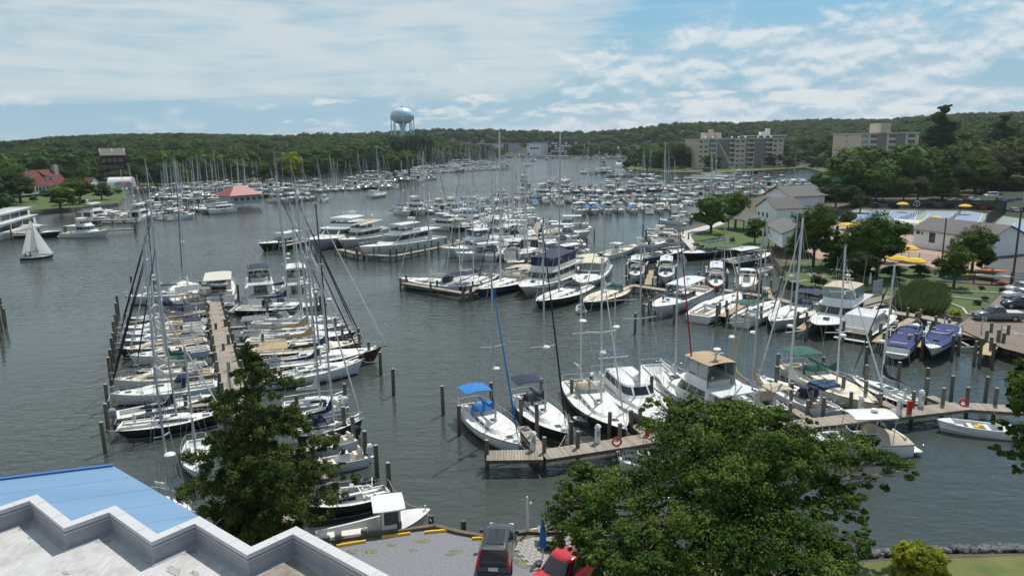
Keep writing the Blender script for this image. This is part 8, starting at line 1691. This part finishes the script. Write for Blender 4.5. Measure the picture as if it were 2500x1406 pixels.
for i, (px, b, t, m_) in enumerate(((2015, 560, 500, 'leaf'), (2100, 520, 470, 'leaf_dark'), (2120, 600, 548, 'leaf'), (2060, 640, 570, 'leaf_dark'), (2160, 640, 575, 'leaf'), (2290, 660, 628, 'leaf_dark'), (1925, 545, 500, 'leaf_dark'))): treepx('round2', '%s tree %s' % ({'leaf': 'mid-green', 'leaf_dark': 'dark green'}[m_], ['behind the tall loose club tree', 'at the left end of the court fence', 'between the evergreen and the terrace', 'filling the gap right of the evergreen', 'in front of the terrace loungers', 'small and round beside the brown utility pole', 'between the clubhouse and its annexe'][i]), px, b, t, 1.2, m_)
for i, (px, b, t, s_) in enumerate(((-8, 500, 400, 1.4), (38, 462, 395, 1.3), (140, 458, 400, 1.2), (178, 460, 405, 1.2), (215, 455, 398, 1.2), (340, 455, 400, 1.3), (380, 450, 398, 1.2), (430, 450, 392, 1.3), (500, 447, 392, 1.2), (560, 446, 388, 1.3))): treepx('round2', 'full dark shore tree on the left bank, %s from the left edge' % nth(i), px, b, t, s_, ['leaf_dark', 'leaf', 'leaf_far'][i % 3], z=1.6, group='full trees on the left bank')
# reeds
def reeds():
    r = np.random.RandomState(3); poly = [tuple(P(x, y, 1.2)[:2]) for x, y in ((2172, 752), (2188, 722), (2240, 705), (2290, 712), (2308, 740), (2300, 770), (2240, 768))]; A = np.array(poly); n = 9000
    X = r.uniform(A[:, 0].min(), A[:, 0].max(), n); Y = r.uniform(A[:, 1].min(), A[:, 1].max(), n); k = inside(X, Y, poly); X, Y = X[k], Y[k]; n = len(X); h = r.uniform(1.0, 2.2, n)*(.7+.6*vnoise(X, Y, 1.6, 8)); a = r.uniform(0, 6.28, n); lx, ly = r.normal(.5, .35, n), r.normal(-.1, .3, n); w = .035
    p0 = np.stack([X-w*np.cos(a), Y-w*np.sin(a), np.full(n, 1.1)], 1); p1 = np.stack([X+w*np.cos(a), Y+w*np.sin(a), np.full(n, 1.1)], 1); p2 = np.stack([X+w*np.cos(a)+lx*.5, Y+w*np.sin(a)+ly*.5, 1.1+h*.7], 1); p3 = np.stack([X+lx, Y+ly, 1.1+h], 1)
    o = obj('reeds', quads('reeds', np.stack([p0, p1, p3, p2], 1).reshape(-1, 3)), 'reeds'); o['kind'] = 'stuff'; o['label'] = 'tall green reeds beside the plank walkway'
reeds()
# rocks
def rockmesh(seed):
    r = random.Random(seed); mb = MB(); n = 7; rings = []
    for z, k in ((-.5, .7), (-.1, 1.0), (.25, .85), (.45, .45)): rings.append([((k+r.uniform(-.18, .18))*math.cos(2*math.pi*i/n)*.62, (k+r.uniform(-.18, .18))*math.sin(2*math.pi*i/n)*.5, z+r.uniform(-.08, .08)) for i in range(n)])
    return mb.rings(rings).mesh('rock')
RK = [rockmesh(i) for i in range(5)]
def riprap(label, px, n, w, s0, s1, m, slope=.45, z0=.1):
    p = [P(x, y, 0) for x, y in px]; T = thing('rock_revetment', label, 'rock bank', tuple(p[0])); ls = [(b-a).length for a, b in zip(p, p[1:])]; tot = sum(ls)
    for i in range(n):
        s = rnd.random()*tot; k = 0
        while s > ls[k] and k < len(ls)-1: s -= ls[k]; k += 1
        d = (p[k+1]-p[k]).normalized(); nr = Vector((-d.y, d.x, 0)); t = rnd.uniform(-.25, 1); q = p[k]+d*s+nr*(t*w)-p[0]; o = obj('rock', RK[rnd.randrange(5)], m, T); sc = rnd.uniform(s0, s1); o.location = (q.x, q.y, z0+max(t, 0)*w*slope*.5); o.scale = (sc, sc, sc*.7); o.rotation_euler = (rnd.uniform(-.3, .3), rnd.uniform(-.3, .3), rnd.uniform(0, 6))
riprap('pale boulders lining the garden shore', [(1912, 680), (1950, 695), (2000, 712), (2060, 728), (2112, 740), (2150, 752)], 230, 3.6, .55, 1.15, 'rock_pale', .7); riprap('pale boulders beside the empty boat lift', [(2330, 806), (2400, 834), (2455, 856), (2600, 905)], 150, 3.0, .6, 1.2, 'rock_pale', .7)
riprap('dark grey riprap along the grass at the bottom right', [(2900, 1336), (2500, 1351), (2300, 1353), (2088, 1369), (1950, 1364)], 290, -1.0, .22, .48, 'rock_grey', .9, .35)
# near trees
def foliage_thing(name, label, cat, base, lobes, n, leaf, m, trunk, seed, bark='bark', fill=.35, drop=0, flat=.8, mesh=None, per=60, cz=.23):
    T = thing(name, label, cat, tuple(base)); L_ = [(x-base.x, y-base.y, z-base.z, a, b, c) for x, y, z, a, b, c in lobes]; obj('crown', mesh or crown_mesh('crown', L_, n, leaf, seed, fill, flat, drop, per=per, cz=cz), m, T); obj('trunk', trunk, bark, T, True); return T
def big_tree():
    base = P(1800, 1470, 1.1); base.y = max(base.y, 29); L = []
    for px, py, y, r in ((1700, 1075, 35, 2.5), (1845, 1085, 34.5, 2.5), (1705, 1010, 36, 1.3), (1845, 1030, 36, 1.5), (1612, 985, 37, .75), (1625, 1060, 36, 1.5), (1640, 1170, 34, 2.3), (1520, 1215, 33, 2.1), (1440, 1190, 33.5, 1.5), (1400, 1270, 32.5, 1.4), (1470, 1300, 31.5, 1.9), (1455, 1345, 29.5, .95), (1500, 1390, 29, 1.2), (1560, 1400, 29, 1.3), (1560, 1330, 31, 2.0), (1770, 1180, 33, 2.6), (1900, 1150, 34, 2.2), (1985, 1110, 35, 1.7), (2075, 1095, 36, 1.4), (2150, 1125, 36.5, 1.25), (2205, 1150, 36.5, .8), (2130, 1185, 36, .8), (2010, 1185, 34.5, 1.1), (2060, 1215, 34, 1.1), (2095, 1255, 33.5, .7),
        (2010, 1250, 33, 1.0), (1900, 1255, 32, 1.9), (1960, 1320, 31.5, 1.6), (2080, 1330, 31.5, .9), (2115, 1330, 31.5, .6), (2030, 1370, 31, 1.4), (1830, 1310, 31, 2.2), (1700, 1300, 31, 2.3), (1620, 1390, 30, 1.4), (1750, 1400, 30, 2.3), (1880, 1400, 30, 2.2), (1990, 1430, 29.5, 1.8), (1370, 1230, 32.5, .7), (1395, 1330, 31.5, .8), (1440, 1370, 31, 1.0), (1930, 1060, 35.5, 1.2), (1770, 1040, 35.5, 1.4)):
        p = D(px, py, y); L.append((p.x, p.y, p.z, r, r*.95, r*.78))
    r = random.Random(4); L0 = list(L)
    for l in L0:
        for q_ in range(3): a_ = r.uniform(0, 6.28); e_ = l[3]*r.uniform(.75, 1.15); k_ = l[3]*r.uniform(.32, .5); L.append((l[0]+e_*math.cos(a_), l[1]+e_*math.sin(a_)*.7, l[2]+r.uniform(-.5, .6)*l[3], k_, k_, k_*.75))
    mb = MB(); o = base; cr = Vector((0, 2.2, 5.0)); mb.tube([(0, 0, -.5), (.1, .4, 1.4), (.3, 1.2, 3.0), tuple(cr)], [.55, .42, .36, .28], 9)
    for l in L0:
        e = Vector((l[0]-o.x, l[1]-o.y, l[2]-o.z)); s = Vector((0, 1.2, 3.0)).lerp(cr, r.random()); m1 = s.lerp(e, .5)+Vector((0, 0, .5)); mb.tube([s, m1, e], [.17, .11, .035], 6, cap=False)
        for k in range(4): d = Vector((r.uniform(-1, 1), r.uniform(-1, 1), r.uniform(-.4, .8)))*l[3]*.8; mb.tube([m1.lerp(e, .6), e+d], [.045, .015], 4, cap=False)
    foliage_thing('broadleaf_tree', 'huge bright green leafy tree overhanging the quay and the pier', 'tree', base, L, 225000, .08, 'leaf_near', mb, 71, 'bark_pale', fill=.5, flat=.9, per=110, cz=.30)
big_tree()
def cypress():
    base = P(652, 1325, 1.1); H = D(655, 852, base.y).z-1.1; r = random.Random(9); L = []; mb = MB().tube([(0, 0, -.5), (.1, 0, H*.35), (-.1, 0, H*.7), (0, 0, H*.97)], [.32, .24, .13, .03], 8)
    prof = [(.10, .55), (.20, .80), (.32, .98), (.45, .92), (.58, .80), (.70, .62), (.80, .48), (.90, .30), (.97, .14)]
    for f, k in prof:
        nb = max(4, int(14*k))
        for j in range(nb):
            a = 2*math.pi*(j+r.random()*.8)/nb; q = 5.1*k*r.uniform(.55, 1.0); z = H*f+r.uniform(-.5, .5); rr = (.34+.46*k)*r.uniform(.7, 1.15)
            e = (q*math.cos(a), q*math.sin(a), z-.06*q); mb.tube([(0, 0, z-.5), (e[0]*.5, e[1]*.5, z), e], [.06, .045, .015], 4, cap=False)
            for t in (1.0, .62, .3): L.append((base.x+e[0]*t, base.y+e[1]*t, base.z+z+.2*(1-t)-.05*q*t, rr*1.25, rr*1.25, rr*.40))
    L.append((base.x, base.y, base.z+H*.97, .45, .45, .8))
    foliage_thing('cypress_tree', 'tall dark feathery conifer between the left pier and the parapet', 'tree', base, L, 140000, .075, 'leaf_conifer', mb, 72, fill=.6, drop=.5, flat=.5, per=120, cz=.36)
cypress()
def small_ones():
    for lab, px, py, sp_, n, leaf, m, seed in (('blue-green juniper in front of the tall conifer', 605, 1325, ((600, 1225, .9), (570, 1265, 1.2), (630, 1262, 1.1), (590, 1310, 1.3), (560, 1330, .9), (640, 1310, .9)), 26000, .07, 'leaf_blue', 81), ('yellow-green rounded shrub on the lower right lawn', 2245, 1440, ((2245, 1370, 1.15), (2215, 1350, .65), (2275, 1365, .75), (2240, 1405, 1.3), (2205, 1400, .6), (2285, 1405, .7)), 26000, .06, 'leaf_yellow', 82), ('leafy shrub beside the paved terrace', 1345, 1345, ((1338, 1335, .35), (1352, 1330, .45), (1325, 1338, .25)), 5000, .05, 'leaf_near', 83), ('small dark shrub where the conifer meets the parapet', 660, 1345, ((660, 1290, .7), (675, 1310, .5)), 7000, .07, 'leaf_near', 84), ('pale bush glimpsed under the big tree', 1575, 1372, ((1572, 1345, .8), (1590, 1362, .6)), 8000, .07, 'leaf_blue', 85)):
        b = P(px, py, 1.1); L = []
        for x, y, r in sp_: p = D(x, y, b.y+rnd.uniform(-.3, .3)); L.append((p.x, p.y, max(p.z, 1.3), r, r, r*.9))
        mb = MB()
        for l in L: mb.tube([(0, 0, -.2), ((l[0]-b.x)*.6, (l[1]-b.y)*.6, (l[2]-b.z)*.6), (l[0]-b.x, l[1]-b.y, l[2]-b.z)], [.08, .05, .02], 5, cap=False)
        foliage_thing('shrub', lab, 'shrub', b, L, n, leaf, m, mb, seed, fill=.5)
    b = P(2800, 1420, 1.1); b.y = 27; L = []; mb = MB(); s = Vector((0, 0, 6)); mb.tube([(0, 0, -.5), (0, 0, 6), (-.5, .5, 11)], [.4, .3, .15], 8)
    for x, y, d, r in ((2500, 885, 30, .45), (2488, 905, 30, .3), (2480, 965, 30, .45), (2500, 1000, 30, .7), (2460, 1045, 29.5, .35), (2440, 1035, 29.5, .3), (2490, 1060, 29.5, .5), (2432, 1098, 29, .32), (2450, 1110, 29, .3), (2480, 1120, 29, .5), (2490, 1150, 29, .3), (2560, 960, 29, 1.6), (2600, 1100, 29, 1.8), (2640, 900, 29, 1.8), (2700, 1050, 28, 2.2)):
        p = D(x, y, d); L.append((p.x, p.y, p.z, r, r, r*.85)); e = p-b; mb.tube([s+Vector((0, 0, rnd.uniform(0, 4))), s.lerp(e, .6)+Vector((0, 0, .8)), e], [.10, .06, .015], 5, cap=False)
    foliage_thing('broadleaf_tree', 'dark leafy branches reaching in from the right edge', 'tree', b, L, 42000, .09, 'leaf', mb, 86, fill=.6)
small_ones()
# mooring lines
def line(label, a, b, sag=.5, m='rope'):
    A, B2 = Vector(a), Vector(b); mid = [A.lerp(B2, t)-Vector((0, 0, sag*4*t*(1-t))) for t in [k/8 for k in range(9)]]; o = obj('mooring_line', MB().tube([p-A for p in mid], .022, 4), m, None, True); o.location = A; tag(o, label, 'rope', 'mooring lines')
for lab, a, za, b, zb_, s in (('rope from the isolated pile to the blue-canvas sloop', (1084, 948), 2.2, (1135, 985), 1.1, .4), ('rope from the near pile to the blue-canvas sloop quarter', (1122, 1000), 1.2, (1145, 1040), .9, .4), ('bow rope of the blue-canvas sloop to the pier', (1266, 1084), 1.4, (1335, 1104), 1.2, .3), ('bow rope of the black sloop down to the pier', (1380, 1062), 1.4, (1355, 1098), 1.2, .2), ('long white rope looping from the black sloop to the pedestal', (1388, 1010), 1.6, (1450, 1078), 1.3, 1.2),
    ('bow rope of the ketch to the short finger pier', (1528, 1050), 1.5, (1560, 1068), 1.3, .2), ('rope from a pier pile to the cabin cruiser stern', (2145, 1020), 1.6, (2205, 1062), 1.0, .4), ('rope from the pier to the white skiff', (2425, 1000), 1.5, (2470, 1035), .8, .5), ('long bow rope of the white flared sloop', (884, 880), 1.4, (915, 884), 2.0, .1), ('bow rope of the workboat to the quay post', (1040, 1245), 1.7, (1053, 1272), 1.5, .05), ('rope from the workboat bow to the tall pile', (1030, 1236), 1.7, (955, 1185), 2.2, .5),
    ('stern rope of the black launch to the pier', (740, 1232), 1.0, (700, 1262), 1.2, .3), ('rope from the left corner pile to the nearest black sloop', (262, 1050), 1.6, (290, 1046), 1.0, .15), ('rope at the bow of the big white left sloop', (268, 962), 1.3, (262, 980), 1.8, .1), ('thick dark rope across the inlet at the right pier', (2240, 950), 2.6, (2260, 962), 2.5, .1)):
    line(lab, P(*a, za), P(*b, zb_), s)

# ------------------------------------------------------------------ air
def haze():
    m = bpy.data.materials.new('haze'); m.use_nodes = True; nt = m.node_tree; nt.nodes.clear(); o = nt.nodes.new('ShaderNodeOutputMaterial'); v = nt.nodes.new('ShaderNodeVolumePrincipled')
    v.inputs['Color'].default_value = (.86, .93, 1.0, 1); v.inputs['Density'].default_value = .000065; v.inputs['Anisotropy'].default_value = .2; nt.links.new(v.outputs[0], o.inputs['Volume']); MATS['haze'] = m
    b = obj('haze', MB().box(-5800, 5800, -350, 8500, -5, 145), 'haze'); b['kind'] = 'stuff'
haze()
